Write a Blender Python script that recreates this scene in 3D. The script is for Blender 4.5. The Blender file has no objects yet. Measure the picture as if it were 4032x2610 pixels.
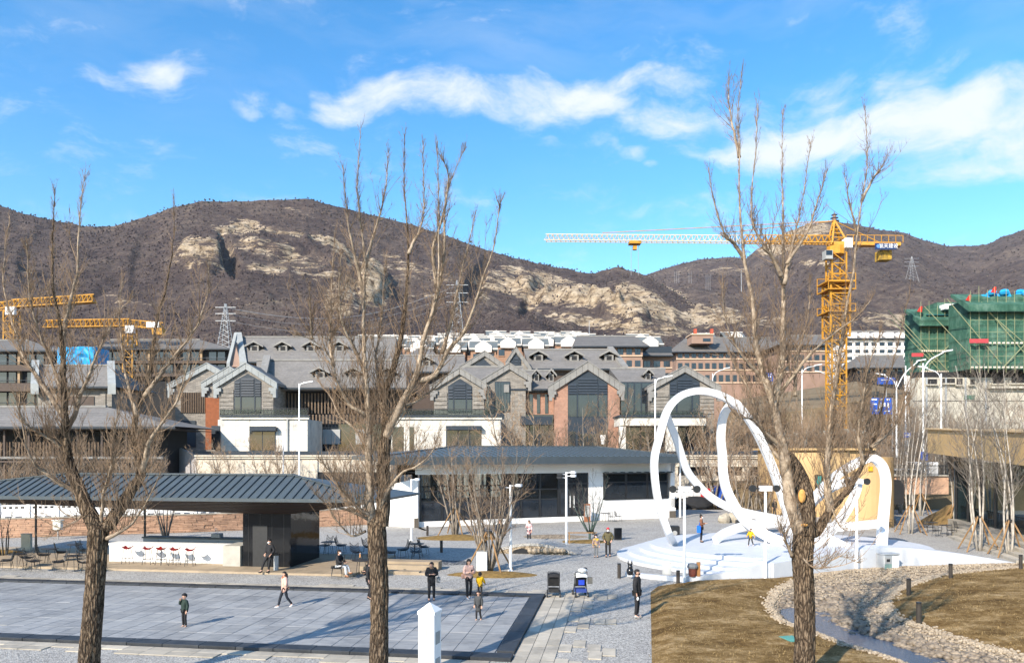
import bpy, bmesh, math, random
from mathutils import Vector, Matrix, noise
R = math.radians
sc = bpy.context.scene
col = sc.collection

# ------------------------------------------------------------------ camera, sky, sun, exposure
F, CX, HY, HC = 2912.0, 2016.0, 1776.0, 6.0        # measured: focal length, horizon row, eye height
cam = bpy.data.cameras.new('camera'); camo = bpy.data.objects.new('camera', cam); col.objects.link(camo)
camo.location = (0, 0, HC); camo.rotation_euler = (R(90), 0, 0)
cam.lens = 26.0; cam.sensor_width = 36.0; cam.sensor_fit = 'HORIZONTAL'
cam.shift_y = (HY - 1305.0) / 4032.0
cam.clip_start = 0.1; cam.clip_end = 9000
sc.camera = camo
sc.view_settings.view_transform = 'Standard'; sc.view_settings.look = 'None'
sc.view_settings.gamma = 1.0; sc.view_settings.use_curve_mapping = False
sc.view_settings.exposure = 0.84
sc.cycles.use_denoising = True
sc.cycles.max_bounces = 6; sc.cycles.diffuse_bounces = 3; sc.cycles.glossy_bounces = 3
sc.cycles.transparent_max_bounces = 8; sc.cycles.transmission_bounces = 4
sc.cycles.caustics_reflective = False; sc.cycles.caustics_refractive = False

SUN_EL = R(31.0); SUN_AZ = math.atan2(-0.57, -0.82)     # the sun stands behind the camera, to its left
sun = bpy.data.lights.new('sun', 'SUN'); suno = bpy.data.objects.new('sun', sun); col.objects.link(suno)
sun.energy = 4.6; sun.angle = R(0.53); sun.color = (1.0, 0.90, 0.76)
sd = Vector((math.sin(SUN_AZ) * math.cos(SUN_EL), math.cos(SUN_AZ) * math.cos(SUN_EL), math.sin(SUN_EL)))
suno.rotation_euler = (-sd).to_track_quat('-Z', 'Y').to_euler()
suno.location = sd * 50

world = bpy.data.worlds.new('World'); sc.world = world; world.use_nodes = True
wt = world.node_tree; wt.nodes.clear(); WL = wt.links
def wn(t, **kw):
    n = wt.nodes.new(t)
    for k, v in kw.items(): setattr(n, k, v)
    return n
def wmath(op, a, b=None, c=None, clamp=False):
    n = wn('ShaderNodeMath', operation=op, use_clamp=clamp)
    for i, v in enumerate((a, b, c)):
        if v is None: continue
        if isinstance(v, (int, float)): n.inputs[i].default_value = v
        else: WL.new(v, n.inputs[i])
    return n.outputs[0]
sky = wn('ShaderNodeTexSky', sky_type='NISHITA'); sky.sun_disc = False
sky.sun_elevation = SUN_EL; sky.sun_rotation = SUN_AZ % (2 * math.pi)
sky.altitude = 100; sky.air_density = 1.0; sky.dust_density = 0.4; sky.ozone_density = 1.6
hs = wn('ShaderNodeHueSaturation'); hs.inputs['Saturation'].default_value = 1.38; hs.inputs['Value'].default_value = 1.62
hs.inputs['Hue'].default_value = 0.497
WL.new(sky.outputs[0], hs.inputs['Color'])
tcw = wn('ShaderNodeTexCoord'); sepw = wn('ShaderNodeSeparateXYZ'); WL.new(tcw.outputs['Generated'], sepw.inputs[0])
az = wmath('ARCTAN2', sepw.outputs[0], sepw.outputs[1]); el = wmath('ARCSINE', sepw.outputs[2])
# high cloud field: broken banks along one front plus thin veils, in sky directions (azimuth, elevation in radians)
def deg(px, py):
    a = math.atan((px * 1.694 - CX) / F); e = math.atan((HY - py * 1.694) / F * math.cos(a)); return a, e
blobs = [(1000, 225, 230, 55, .95), (1160, 245, 300, 62, 1.0), (800, 243, 95, 38, .85), (1330, 225, 220, 60, .95), (1560, 262, 190, 48, .85), (1450, 190, 320, 40, .62), (1750, 240, 420, 60, .55), (900, 215, 200, 30, .55), (1900, 230, 400, 40, .45),
         (1880, 318, 330, 60, 1.0), (2200, 290, 400, 80, 1.0), (2330, 395, 220, 38, .95), (1620, 350, 110, 28, .62), (2140, 395, 60, 22, .5),
         (355, 152, 80, 36, .85), (250, 150, 190, 34, .52), (110, 120, 200, 40, .42), (560, 248, 60, 22, .75), (620, 230, 110, 34, .55),
         (1470, 350, 50, 20, .6), (1500, 375, 30, 14, .55), (1270, 335, 40, 16, .5), (2600, 300, 500, 90, .9), (3000, 150, 500, 80, .8),
         (-900, 60, 400, 70, .8)]
uv = wn('ShaderNodeCombineXYZ'); WL.new(az, uv.inputs[0]); WL.new(el, uv.inputs[1])
warp = wn('ShaderNodeTexNoise'); warp.inputs['Scale'].default_value = 5.0; warp.inputs['Detail'].default_value = 3
WL.new(uv.outputs[0], warp.inputs['Vector'])
wsub = wn('ShaderNodeVectorMath', operation='SUBTRACT'); WL.new(warp.outputs['Color'], wsub.inputs[0]); wsub.inputs[1].default_value = (.5, .5, .5)
wsc = wn('ShaderNodeVectorMath', operation='SCALE'); WL.new(wsub.outputs[0], wsc.inputs[0]); wsc.inputs['Scale'].default_value = 0.10
wad = wn('ShaderNodeVectorMath', operation='ADD'); WL.new(uv.outputs[0], wad.inputs[0]); WL.new(wsc.outputs[0], wad.inputs[1])
su = wn('ShaderNodeSeparateXYZ'); WL.new(wad.outputs[0], su.inputs[0])
acc = None
for (bx_, by_, rx_, ry_, s_) in blobs:
    a0, e0 = deg(bx_, by_); rx = rx_ * 1.694 / F; ry = ry_ * 1.694 / F
    t1 = wmath('MULTIPLY', wmath('SUBTRACT', su.outputs[0], a0), 1 / rx)
    t2 = wmath('MULTIPLY', wmath('SUBTRACT', su.outputs[1], e0), 1 / ry)
    w = wmath('MULTIPLY', wmath('SUBTRACT', 1.0, wmath('MULTIPLY_ADD', t1, t1, wmath('MULTIPLY', t2, t2)), clamp=True), s_)
    acc = w if acc is None else wmath('SMOOTH_MAX', acc, w, 0.15)
mp = wn('ShaderNodeMapping'); mp.inputs['Scale'].default_value = (8, 17, 1); mp.inputs['Rotation'].default_value = (0, 0, R(-14)); WL.new(wad.outputs[0], mp.inputs[0])
n1 = wn('ShaderNodeTexNoise'); n1.inputs['Scale'].default_value = 1.0; n1.inputs['Detail'].default_value = 9; n1.inputs['Roughness'].default_value = .66
WL.new(mp.outputs[0], n1.inputs['Vector'])
dens = wmath('MULTIPLY_ADD', wmath('SUBTRACT', n1.outputs[0], 0.5), 2.6, wmath('MULTIPLY', acc, .98))
mr = wn('ShaderNodeMapRange', interpolation_type='SMOOTHSTEP'); WL.new(dens, mr.inputs[0])
mr.inputs[1].default_value = .12; mr.inputs[2].default_value = 1.25; mr.inputs[3].default_value = 0; mr.inputs[4].default_value = .97
mp2 = wn('ShaderNodeMapping'); mp2.inputs['Scale'].default_value = (2.2, 9, 1); mp2.inputs['Rotation'].default_value = (0, 0, R(12)); WL.new(wad.outputs[0], mp2.inputs[0])
n2 = wn('ShaderNodeTexNoise'); n2.inputs['Scale'].default_value = 1.3; n2.inputs['Detail'].default_value = 7; n2.inputs['Roughness'].default_value = .58
WL.new(mp2.outputs[0], n2.inputs['Vector'])
veil = wn('ShaderNodeMapRange'); WL.new(n2.outputs[0], veil.inputs[0])
veil.inputs[1].default_value = .44; veil.inputs[2].default_value = .78; veil.inputs[3].default_value = 0; veil.inputs[4].default_value = .34
hgt = wn('ShaderNodeMapRange'); WL.new(el, hgt.inputs[0]); hgt.inputs[1].default_value = .34; hgt.inputs[2].default_value = .56
veil2 = wmath('MULTIPLY', veil.outputs[0], hgt.outputs[0])
fac = wmath('MAXIMUM', mr.outputs[0], veil2)
mixc = wn('ShaderNodeMix', data_type='RGBA'); WL.new(fac, mixc.inputs[0]); WL.new(hs.outputs[0], mixc.inputs[6]); mixc.inputs[7].default_value = (5.4, 5.75, 6.1, 1)
bg = wn('ShaderNodeBackground'); bg.inputs['Strength'].default_value = 0.10
WL.new(mixc.outputs[2], bg.inputs['Color'])
wo = wn('ShaderNodeOutputWorld'); WL.new(bg.outputs[0], wo.inputs['Surface'])

# ------------------------------------------------------------------ helpers
def G(px, py, z=0.0):                       # the point of a level surface seen at a measured place
    Y = (HC - z) * F / (py - HY); return Vector(((px - CX) / F * Y, Y, z))
def P(px, py, Y): return Vector(((px - CX) / F * Y, Y, HC - (py - HY) / F * Y))
def PX(px, Y): return (px - CX) / F * Y
def PZ(py, Y): return HC - (py - HY) / F * Y
WM = {}
def reg(o, m): WM[o.name] = m
def wmat(o): return WM.get(o.name, Matrix.Identity(4))
def tag(o, label=None, cat=None, group=None, kind=None):
    if label: o['label'] = label
    if cat: o['category'] = cat
    if group: o['group'] = group
    if kind: o['kind'] = kind
    return o
def thing(name, loc, label, cat, group=None, rz=0.0):
    o = bpy.data.objects.new(name, None); col.objects.link(o); o.empty_display_size = .2
    o.location = loc; o.rotation_euler = (0, 0, rz)
    reg(o, Matrix.Translation(Vector(loc)) @ Matrix.Rotation(rz, 4, 'Z'))
    return tag(o, label, cat, group)
def link(name, me, parent=None, loc=(0, 0, 0), rot=(0, 0, 0), scale=(1, 1, 1), mat=None):
    o = bpy.data.objects.new(name, me); col.objects.link(o)
    o.location = loc; o.rotation_euler = rot; o.scale = scale
    if parent: o.parent = parent; reg(o, wmat(parent))
    else: reg(o, Matrix.Translation(Vector(loc)) @ Matrix.Rotation(rot[2], 4, 'Z'))
    return o
def copy_tree(o, loc=None, rz=None, parent=None, label=None, scale=None):
    c = o.copy(); col.objects.link(c)
    if parent is not None: c.parent = parent
    if loc is not None: c.location = loc
    if rz is not None: c.rotation_euler = (0, 0, rz)
    if scale is not None: c.scale = (scale, scale, scale)
    if label: c['label'] = label
    for ch in [x for x in KIDS.get(o.name, [])]:
        k = copy_tree(ch, parent=c)
    if parent is not None: KIDS.setdefault(parent.name, []).append(c)
    if loc is not None: reg(c, Matrix.Translation(Vector(loc)) @ Matrix.Rotation(rz or 0, 4, 'Z'))
    return c
KIDS = {}
class MB:
    def __init__(s): s.v = []; s.f = []
    def quad(s, *p):
        n = len(s.v); s.v += [tuple(q) for q in p]; s.f.append(tuple(range(n, n + len(p)))); return s
    def box(s, x0, x1, y0, y1, z0, z1):
        n = len(s.v)
        s.v += [(x0, y0, z0), (x1, y0, z0), (x1, y1, z0), (x0, y1, z0), (x0, y0, z1), (x1, y0, z1), (x1, y1, z1), (x0, y1, z1)]
        s.f += [(n + 3, n + 2, n + 1, n), (n + 4, n + 5, n + 6, n + 7), (n, n + 1, n + 5, n + 4), (n + 1, n + 2, n + 6, n + 5), (n + 2, n + 3, n + 7, n + 6), (n + 3, n, n + 4, n + 7)]
        return s
    def obox(s, c, ax, half):               # oriented box: centre, three unit axes, half sizes
        n = len(s.v); c = Vector(c)
        for k in (-1, 1):
            for (i, j) in ((-1, -1), (1, -1), (1, 1), (-1, 1)):
                s.v.append(tuple(c + ax[0] * (half[0] * i) + ax[1] * (half[1] * j) + ax[2] * (half[2] * k)))
        s.f += [(n + 3, n + 2, n + 1, n), (n + 4, n + 5, n + 6, n + 7), (n, n + 1, n + 5, n + 4), (n + 1, n + 2, n + 6, n + 5), (n + 2, n + 3, n + 7, n + 6), (n + 3, n, n + 4, n + 7)]
        return s
    def bar(s, a, b, w, h=None, up=Vector((0, 0, 1))):
        a = Vector(a); b = Vector(b); d = b - a; L = d.length
        if L < 1e-6: return s
        d = d / L; u = up - d * up.dot(d)
        if u.length < 1e-3: u = Vector((0, 1, 0)) - d * d.y
        u.normalize(); r = d.cross(u)
        return s.obox((a + b) / 2, (d, r, u), (L / 2, w / 2, (h or w) / 2))
    def tube(s, pts, rad, n=6, cap=True):
        pts = [Vector(p) for p in pts]; N = len(pts)
        if not hasattr(rad, '__len__'): rad = [rad] * N
        base = len(s.v); pu = None
        for i, p in enumerate(pts):
            d = (pts[min(i + 1, N - 1)] - pts[max(i - 1, 0)])
            if d.length < 1e-9: d = Vector((0, 0, 1))
            d.normalize()
            u = (pu if pu is not None else (Vector((1, 0, 0)) if abs(d.x) < .8 else Vector((0, 1, 0))))
            u = u - d * u.dot(d)
            if u.length < 1e-4: u = d.orthogonal()
            u.normalize(); w = d.cross(u); pu = u; r = rad[i]
            for k in range(n):
                a = 2 * math.pi * k / n; q = p + u * (math.cos(a) * r) + w * (math.sin(a) * r); s.v.append((q.x, q.y, q.z))
        for i in range(N - 1):
            b0 = base + i * n
            for k in range(n):
                k2 = (k + 1) % n; s.f.append((b0 + k, b0 + k2, b0 + n + k2, b0 + n + k))
        if cap:
            s.f.append(tuple(base + k for k in range(n - 1, -1, -1))); s.f.append(tuple(base + (N - 1) * n + k for k in range(n)))
        return s
    def prism(s, poly, a, b):               # polygon of 3D points extruded by offset vectors a..b
        n = len(s.v); m = len(poly); a = Vector(a); b = Vector(b)
        s.v += [tuple(Vector(p) + a) for p in poly] + [tuple(Vector(p) + b) for p in poly]
        s.f.append(tuple(range(n + m - 1, n - 1, -1))); s.f.append(tuple(range(n + m, n + 2 * m)))
        for i in range(m): j = (i + 1) % m; s.f.append((n + i, n + j, n + m + j, n + m + i))
        return s
    def lathe(s, prof, n=16, c=(0, 0, 0)):  # profile of (radius, height)
        base = len(s.v); N = len(prof)
        for (r, z) in prof:
            for k in range(n):
                a = 2 * math.pi * k / n; s.v.append((c[0] + r * math.cos(a), c[1] + r * math.sin(a), c[2] + z))
        for i in range(N - 1):
            for k in range(n):
                k2 = (k + 1) % n; b0 = base + i * n; s.f.append((b0 + k, b0 + k2, b0 + n + k2, b0 + n + k))
        s.f.append(tuple(base + k for k in range(n - 1, -1, -1))); s.f.append(tuple(base + (N - 1) * n + k for k in range(n)))
        return s
    def ball(s, c, rx, ry=None, rz=None, n=8, m=6):
        ry = ry or rx; rz = rz or rx; base = len(s.v)
        for i in range(m + 1):
            t = math.pi * i / m
            for k in range(n):
                a = 2 * math.pi * k / n; s.v.append((c[0] + rx * math.sin(t) * math.cos(a), c[1] + ry * math.sin(t) * math.sin(a), c[2] + rz * math.cos(t)))
        for i in range(m):
            for k in range(n):
                k2 = (k + 1) % n; b0 = base + i * n; s.f.append((b0 + k, b0 + n + k, b0 + n + k2, b0 + k2))
        return s
    def mesh(s, name, mat, smooth=False, xf=None):
        me = bpy.data.meshes.new(name)
        v = s.v if xf is None else [tuple(xf @ Vector(p)) for p in s.v]
        me.from_pydata(v, [], s.f); 
        if mat: me.materials.append(mat)
        if smooth: me.polygons.foreach_set('use_smooth', [True] * len(me.polygons))
        me.update(); return me
    def build(s, name, mat, parent=None, local=False, smooth=False, fix=False):
        xf = None
        if parent is not None and not local: xf = wmat(parent).inverted()
        me = s.mesh(name, mat, smooth, xf)
        if fix:
            bm = bmesh.new(); bm.from_mesh(me); bmesh.ops.recalc_face_normals(bm, faces=bm.faces); bm.to_mesh(me); bm.free()
        o = bpy.data.objects.new(name, me); col.objects.link(o)
        if parent is not None: o.parent = parent; reg(o, wmat(parent)); KIDS.setdefault(parent.name, []).append(o)
        return o
    def solo(s, name, mat, base, label, cat, group=None, smooth=False, fix=False):   # a thing that is one mesh, origin at its base
        me = s.mesh(name, mat, smooth, Matrix.Translation(-Vector(base)))
        if fix:
            bm = bmesh.new(); bm.from_mesh(me); bmesh.ops.recalc_face_normals(bm, faces=bm.faces); bm.to_mesh(me); bm.free()
        o = bpy.data.objects.new(name, me); col.objects.link(o); o.location = base
        reg(o, Matrix.Translation(Vector(base))); return tag(o, label, cat, group)
_O1 = ['', 'first', 'second', 'third', 'fourth', 'fifth', 'sixth', 'seventh', 'eighth', 'ninth', 'tenth', 'eleventh', 'twelfth', 'thirteenth', 'fourteenth', 'fifteenth', 'sixteenth', 'seventeenth', 'eighteenth', 'nineteenth']
_OT = {2: 'twent', 3: 'thirt', 4: 'fort', 5: 'fift'}
def ordn(k):
    return _O1[k] if k < 20 else (_OT[k // 10] + ('ieth' if k % 10 == 0 else 'y-' + _O1[k % 10]))
def structure(o): o['kind'] = 'structure'; return o
def piece(name, me, parent, loc, rot=(0, 0, 0), scale=(1, 1, 1)):     # shared-mesh piece placed in its parent's space
    o = bpy.data.objects.new(name, me); col.objects.link(o); o.parent = parent; o.location = loc; o.rotation_euler = rot; o.scale = scale
    reg(o, wmat(parent)); KIDS.setdefault(parent.name, []).append(o); return o
def bevbox(name, sx, sy, sz, b, mat, jit=0.0, seed=0):
    bm = bmesh.new(); bmesh.ops.create_cube(bm, size=1.0); bmesh.ops.scale(bm, vec=(sx, sy, sz), verts=bm.verts)
    if jit:
        rg = random.Random(seed)
        for v in bm.verts: v.co += Vector((rg.uniform(-jit, jit), rg.uniform(-jit, jit), rg.uniform(-jit, jit)))
    if b: bmesh.ops.bevel(bm, geom=bm.edges[:], offset=b, segments=1, affect='EDGES')
    me = bpy.data.meshes.new(name); bm.to_mesh(me); bm.free(); me.materials.append(mat); return me
def inpoly(x, y, poly):
    c = False; j = len(poly) - 1
    for i in range(len(poly)):
        xi, yi = poly[i]; xj, yj = poly[j]
        if (yi > y) != (yj > y) and x < (xj - xi) * (y - yi) / (yj - yi) + xi: c = not c
        j = i
    return c
def dist_pl(x, y, pl):
    best = 1e9
    for i in range(len(pl) - 1):
        ax, ay = pl[i]; bx, by = pl[i + 1]; dx = bx - ax; dy = by - ay; L = dx * dx + dy * dy
        t = max(0, min(1, ((x - ax) * dx + (y - ay) * dy) / L)) if L else 0
        d = math.hypot(x - ax - t * dx, y - ay - t * dy)
        if d < best: best = d
    return best
def smooth(a, b, x):
    t = max(0.0, min(1.0, (x - a) / (b - a))); return t * t * (3 - 2 * t)
def interp(tab, x):
    if x <= tab[0][0]: return tab[0][1]
    for (a, va), (b, vb) in zip(tab, tab[1:]):
        if x <= b:
            t = (x - a) / (b - a); return va + (vb - va) * t
    return tab[-1][1]
def catmull(pts, n=8, closed=False):
    pts = [Vector(p) for p in pts]; out = []; N = len(pts)
    for i in range(N if closed else N - 1):
        p0 = pts[(i - 1) % N] if closed or i > 0 else pts[0]; p1 = pts[i]; p2 = pts[(i + 1) % N]
        p3 = pts[(i + 2) % N] if closed or i < N - 2 else pts[-1]
        for k in range(n):
            t = k / n; t2 = t * t; t3 = t2 * t
            out.append(.5 * ((2 * p1) + (p2 - p0) * t + (2 * p0 - 5 * p1 + 4 * p2 - p3) * t2 + (3 * p1 - p0 - 3 * p2 + p3) * t3))
    if not closed: out.append(pts[-1])
    return out

# ------------------------------------------------------------------ materials
MATS = {}
def srgb(r, g, b):
    f = lambda c: (c / 255 / 12.92) if c / 255 <= .04045 else ((c / 255 + .055) / 1.055) ** 2.4
    return (f(r), f(g), f(b), 1)
class NT:
    def __init__(s, name):
        s.m = bpy.data.materials.new(name); s.m.use_nodes = True; s.t = s.m.node_tree; s.b = s.t.nodes['Principled BSDF']; s.L = s.t.links
    def n(s, t, **kw):
        n = s.t.nodes.new(t)
        for k, v in kw.items(): setattr(n, k, v)
        return n
    def pos(s, obj=False, scale=(1, 1, 1), rot=(0, 0, 0)):
        src = s.n('ShaderNodeTexCoord').outputs['Object'] if obj else s.n('ShaderNodeNewGeometry').outputs['Position']
        m = s.n('ShaderNodeMapping'); m.inputs['Scale'].default_value = scale; m.inputs['Rotation'].default_value = rot; s.L.new(src, m.inputs[0]); return m.outputs[0]
    def noise(s, vec, scale, detail=4, rough=.55, out=0):
        n = s.n('ShaderNodeTexNoise'); n.inputs['Scale'].default_value = scale; n.inputs['Detail'].default_value = detail; n.inputs['Roughness'].default_value = rough
        s.L.new(vec, n.inputs['Vector']); return n.outputs[out]
    def ramp(s, fac, stops, interp='LINEAR'):
        n = s.n('ShaderNodeValToRGB'); n.color_ramp.interpolation = interp; e = n.color_ramp.elements
        while len(e) < len(stops): e.new(.5)
        for k, (p, c) in enumerate(stops): e[k].position = p; e[k].color = c if len(c) == 4 else (*c, 1)
        s.L.new(fac, n.inputs[0]); return n.outputs[0]
    def mix(s, fac, a, b, mode='MIX'):
        n = s.n('ShaderNodeMix', data_type='RGBA', blend_type=mode)
        for i, v in ((0, fac), (6, a), (7, b)):
            if isinstance(v, (int, float)): n.inputs[i].default_value = v
            elif isinstance(v, tuple): n.inputs[i].default_value = v if len(v) == 4 else (*v, 1)
            else: s.L.new(v, n.inputs[i])
        return n.outputs[2]
    def math(s, op, a, b=0, c=0, clamp=False):
        n = s.n('ShaderNodeMath', operation=op, use_clamp=clamp)
        for i, v in enumerate((a, b, c)):
            if isinstance(v, (int, float)): n.inputs[i].default_value = v
            else: s.L.new(v, n.inputs[i])
        return n.outputs[0]
    def bump(s, h, strength=.3, dist=.02, chain=None):
        n = s.n('ShaderNodeBump'); n.inputs['Strength'].default_value = strength; n.inputs['Distance'].default_value = dist; s.L.new(h, n.inputs['Height'])
        if chain: s.L.new(chain, n.inputs['Normal'])
        return n.outputs[0]
    def done(s, color=None, rough=.8, normal=None, metal=0, spec=.3):
        if color is not None:
            if isinstance(color, tuple): s.b.inputs['Base Color'].default_value = color if len(color) == 4 else (*color, 1)
            else: s.L.new(color, s.b.inputs['Base Color'])
        if isinstance(rough, (int, float)): s.b.inputs['Roughness'].default_value = rough
        else: s.L.new(rough, s.b.inputs['Roughness'])
        s.b.inputs['Metallic'].default_value = metal; s.b.inputs['Specular IOR Level'].default_value = spec
        if normal is not None: s.L.new(normal, s.b.inputs['Normal'])
        return s.m
    def rand(s, lo, hi):
        return s.math('MULTIPLY_ADD', s.n('ShaderNodeObjectInfo').outputs['Random'], hi - lo, lo)
def M(name, c, c2=None, scale=3.0, rough=.75, bump=0.0, bscale=40, metal=0, spec=.3, vary=0.0, stretch=(1, 1, 1), detail=5):
    if name in MATS: return MATS[name]
    t = NT(name); p = t.pos(scale=stretch)
    c = c if len(c) == 4 else (*c, 1); c2 = c2 or tuple(x * .82 for x in c[:3]); c2 = c2 if len(c2) == 4 else (*c2, 1)
    f = t.ramp(t.noise(p, scale, detail), [(.32, (0, 0, 0)), (.68, (1, 1, 1))])
    cc = t.mix(f, c, c2)
    if vary: cc = t.mix(1.0, cc, t.ramp(t.rand(1 - vary, 1.0), [(0, (0, 0, 0)), (1, (1, 1, 1))]), 'MULTIPLY')
    nm = t.bump(t.noise(p, bscale, 4), bump, .03) if bump else None
    MATS[name] = t.done(cc, rough, nm, metal, spec); return MATS[name]
# ------------------------------------------------------------------ surface materials
def gravel_mat(name, c0, c1, c2, sc_=26):
    t = NT(name); p = t.pos()
    v = t.n('ShaderNodeTexVoronoi'); v.inputs['Scale'].default_value = sc_; t.L.new(p, v.inputs['Vector'])
    w = t.n('ShaderNodeSeparateColor'); t.L.new(v.outputs['Color'], w.inputs[0])
    c = t.ramp(w.outputs[0], [(0, c0), (.5, c1), (1, c2)])
    big = t.ramp(t.noise(p, .35, 4), [(.3, (.80, .80, .82)), (.7, (1, 1, 1))])
    fine = t.ramp(t.noise(p, 5, 5, .7), [(.3, (.80, .80, .80)), (.7, (1.0, 1.0, 1.0))])
    c = t.mix(1, t.mix(1, c, big, 'MULTIPLY'), fine, 'MULTIPLY')
    nb = t.bump(v.outputs['Distance'], .9, .02); nb = t.bump(t.noise(p, 2.2, 4), .25, .05, nb)
    return t.done(c, .9, nb)
m_gravel = gravel_mat('gravel', (.21, .20, .185), (.40, .385, .355), (.62, .595, .54))
m_pebble_bed = gravel_mat('pebble_bed', (.09, .07, .05), (.29, .225, .15), (.55, .45, .33), 13)
def lawn_mat():
    t = NT('dry_lawn'); p = t.pos()
    a = t.noise(t.pos(scale=(1, 1.6, 1)), .55, 7, .72); b = t.noise(p, 5, 6, .8)
    s = t.math('ADD', t.math('MULTIPLY', a, .62), t.math('MULTIPLY', b, .42))
    c = t.ramp(s, [(.38, (.060, .033, .012)), (.47, (.135, .080, .028)), (.54, (.22, .140, .056)), (.64, (.40, .285, .15))])
    nb = t.bump(t.noise(p, 22, 5, .7), .8, .05); nb = t.bump(t.noise(p, 3, 5, .7), .5, .12, nb)
    return t.done(c, .95, nb, spec=.1)
m_lawn = lawn_mat()
m_soil = M('soil', (.12, .095, .06), (.20, .15, .09), .4, .95, .5, 6)
m_earth = M('earth', (.13, .11, .085), (.2, .175, .135), .02, .95)
m_straw = M('straw_mulch', (.26, .165, .05), (.14, .085, .025), 5, .95, .9, 22)
m_pebble = M('pebble', (.43, .355, .26), (.20, .155, .11), 7.0, .85)
m_wetpebble = M('wet_pebble', (.30, .24, .175), (.10, .08, .06), 3.0, .5)
def slab_mat(name, c1, c2, vary, sc_=(1, 1, 1), rough=.75):
    t = NT(name); p = t.pos(scale=sc_)
    c = t.mix(t.ramp(t.noise(p, 2.5, 6, .65), [(.3, (0, 0, 0)), (.7, (1, 1, 1))]), c1, c2)
    st_ = t.ramp(t.noise(t.pos(), .55, 6, .7), [(.34, (.66, .67, .69)), (.5, (.96, .96, .96)), (.7, (1.06, 1.05, 1.03))]); c = t.mix(1, c, st_, 'MULTIPLY')
    r = t.n('ShaderNodeObjectInfo').outputs['Random']
    c = t.mix(1, c, t.ramp(r, [(0, (1 - vary,) * 3), (1, (1, 1, 1))]), 'MULTIPLY')
    return t.done(c, rough, t.bump(t.noise(p, 30, 4), .25, .01))
m_dark_paver = slab_mat('dark_granite_paver', (.235, .24, .245), (.40, .40, .395), .20, (.7, 3.2, 1), .62)
m_coping = slab_mat('dark_granite_coping', (.030, .034, .040), (.055, .060, .068), .3, rough=.5)
m_lime = slab_mat('limestone_slab', (.55, .49, .40), (.42, .38, .31), .30)
m_deck = slab_mat('terrace_slab', (.40, .315, .22), (.33, .26, .18), .12)

# ------------------------------------------------------------------ ground
structure(MB().quad((-4000, -300, -1.0), (4000, -300, -1.0), (4000, 7000, -1.0), (-4000, 7000, -1.0)).build('ground', m_earth))
wall_curve = [(5.45, 35.6), (8.05, 34.06), (12.2, 34.9), (14.8, 36.3), (17.8, 37.8), (20.1, 38.5), (23.5, 39.1), (26.9, 39.6), (40, 41)]
left_edge = [(2.6, 13.5), (3.96, 20.95), (5.9, 31.5), (6.5, 32.9), (8.05, 33.9)]
gp = [(-75, 8), (1.6, 8)] + left_edge + [p for p in wall_curve[2:]] + [(75, 44), (75, 76), (-75, 76)]
structure(MB().quad(*[(x, y, 0) for x, y in gp]).build('gravel_plaza', m_gravel))

# lawn with the sunken pebble stream, one height function for all sheets
Z5 = lambda u, v: G(3032 + u / 2.371, 1960 + v / 2.371)
lb = [Z5(*q) for q in ((2280, 622), (1900, 640), (1500, 655), (1000, 668), (600, 700), (410, 740), (240, 785), (100, 850), (15, 930), (-5, 1010), (20, 1080), (110, 1160), (240, 1210), (410, 1265), (700, 1385), (860, 1425), (1100, 1505), (1300, 1580), (1600, 1700), (2100, 1950))]
rb = [Z5(*q) for q in ((2330, 655), (1900, 690), (1700, 712), (1500, 750), (1300, 815), (1160, 890), (1075, 975), (1090, 1060), (1190, 1140), (1400, 1205), (1700, 1310), (2000, 1395), (2371, 1500), (3000, 1720))]
lb = [(p.x, p.y) for p in lb]; rb = [(p.x, p.y) for p in rb]
stream = lb + rb[::-1]
lawn_poly = left_edge + wall_curve[1:] + [(40, 13.5)]
def ground_h(x, y):
    ins = inpoly(x, y, stream); dl = dist_pl(x, y, lb); dr = dist_pl(x, y, rb); d = min(dl, dr)
    n = noise.noise(Vector((x * .7, y * .7, 1.3)))
    if ins:
        t = dl / (dl + dr + 1e-6)
        deep = .11 + .34 * smooth(.0, .08, t) * (1 - smooth(.28, .74, t)) * smooth(31.0, 28.0, y) * smooth(19.5, 22.0, y)
        return .06 - (deep + .035 * n + .11 * noise.noise(Vector((x * 1.7, y * 1.7, 4))) + .07 * noise.noise(Vector((x * 4.6, y * 4.6, 9)))) * smooth(0, .5, d), True
    edge = dist_pl(x, y, left_edge + wall_curve[1:])
    h = .06 + .10 * smooth(0, 1.2, d) * smooth(0, .8, edge) + .035 * n * smooth(0, .8, edge)
    if x > 12 and dr < dl: h += .34 * smooth(.6, 6, dr)
    return h - .05 * smooth(.5, 0, edge), False
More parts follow.
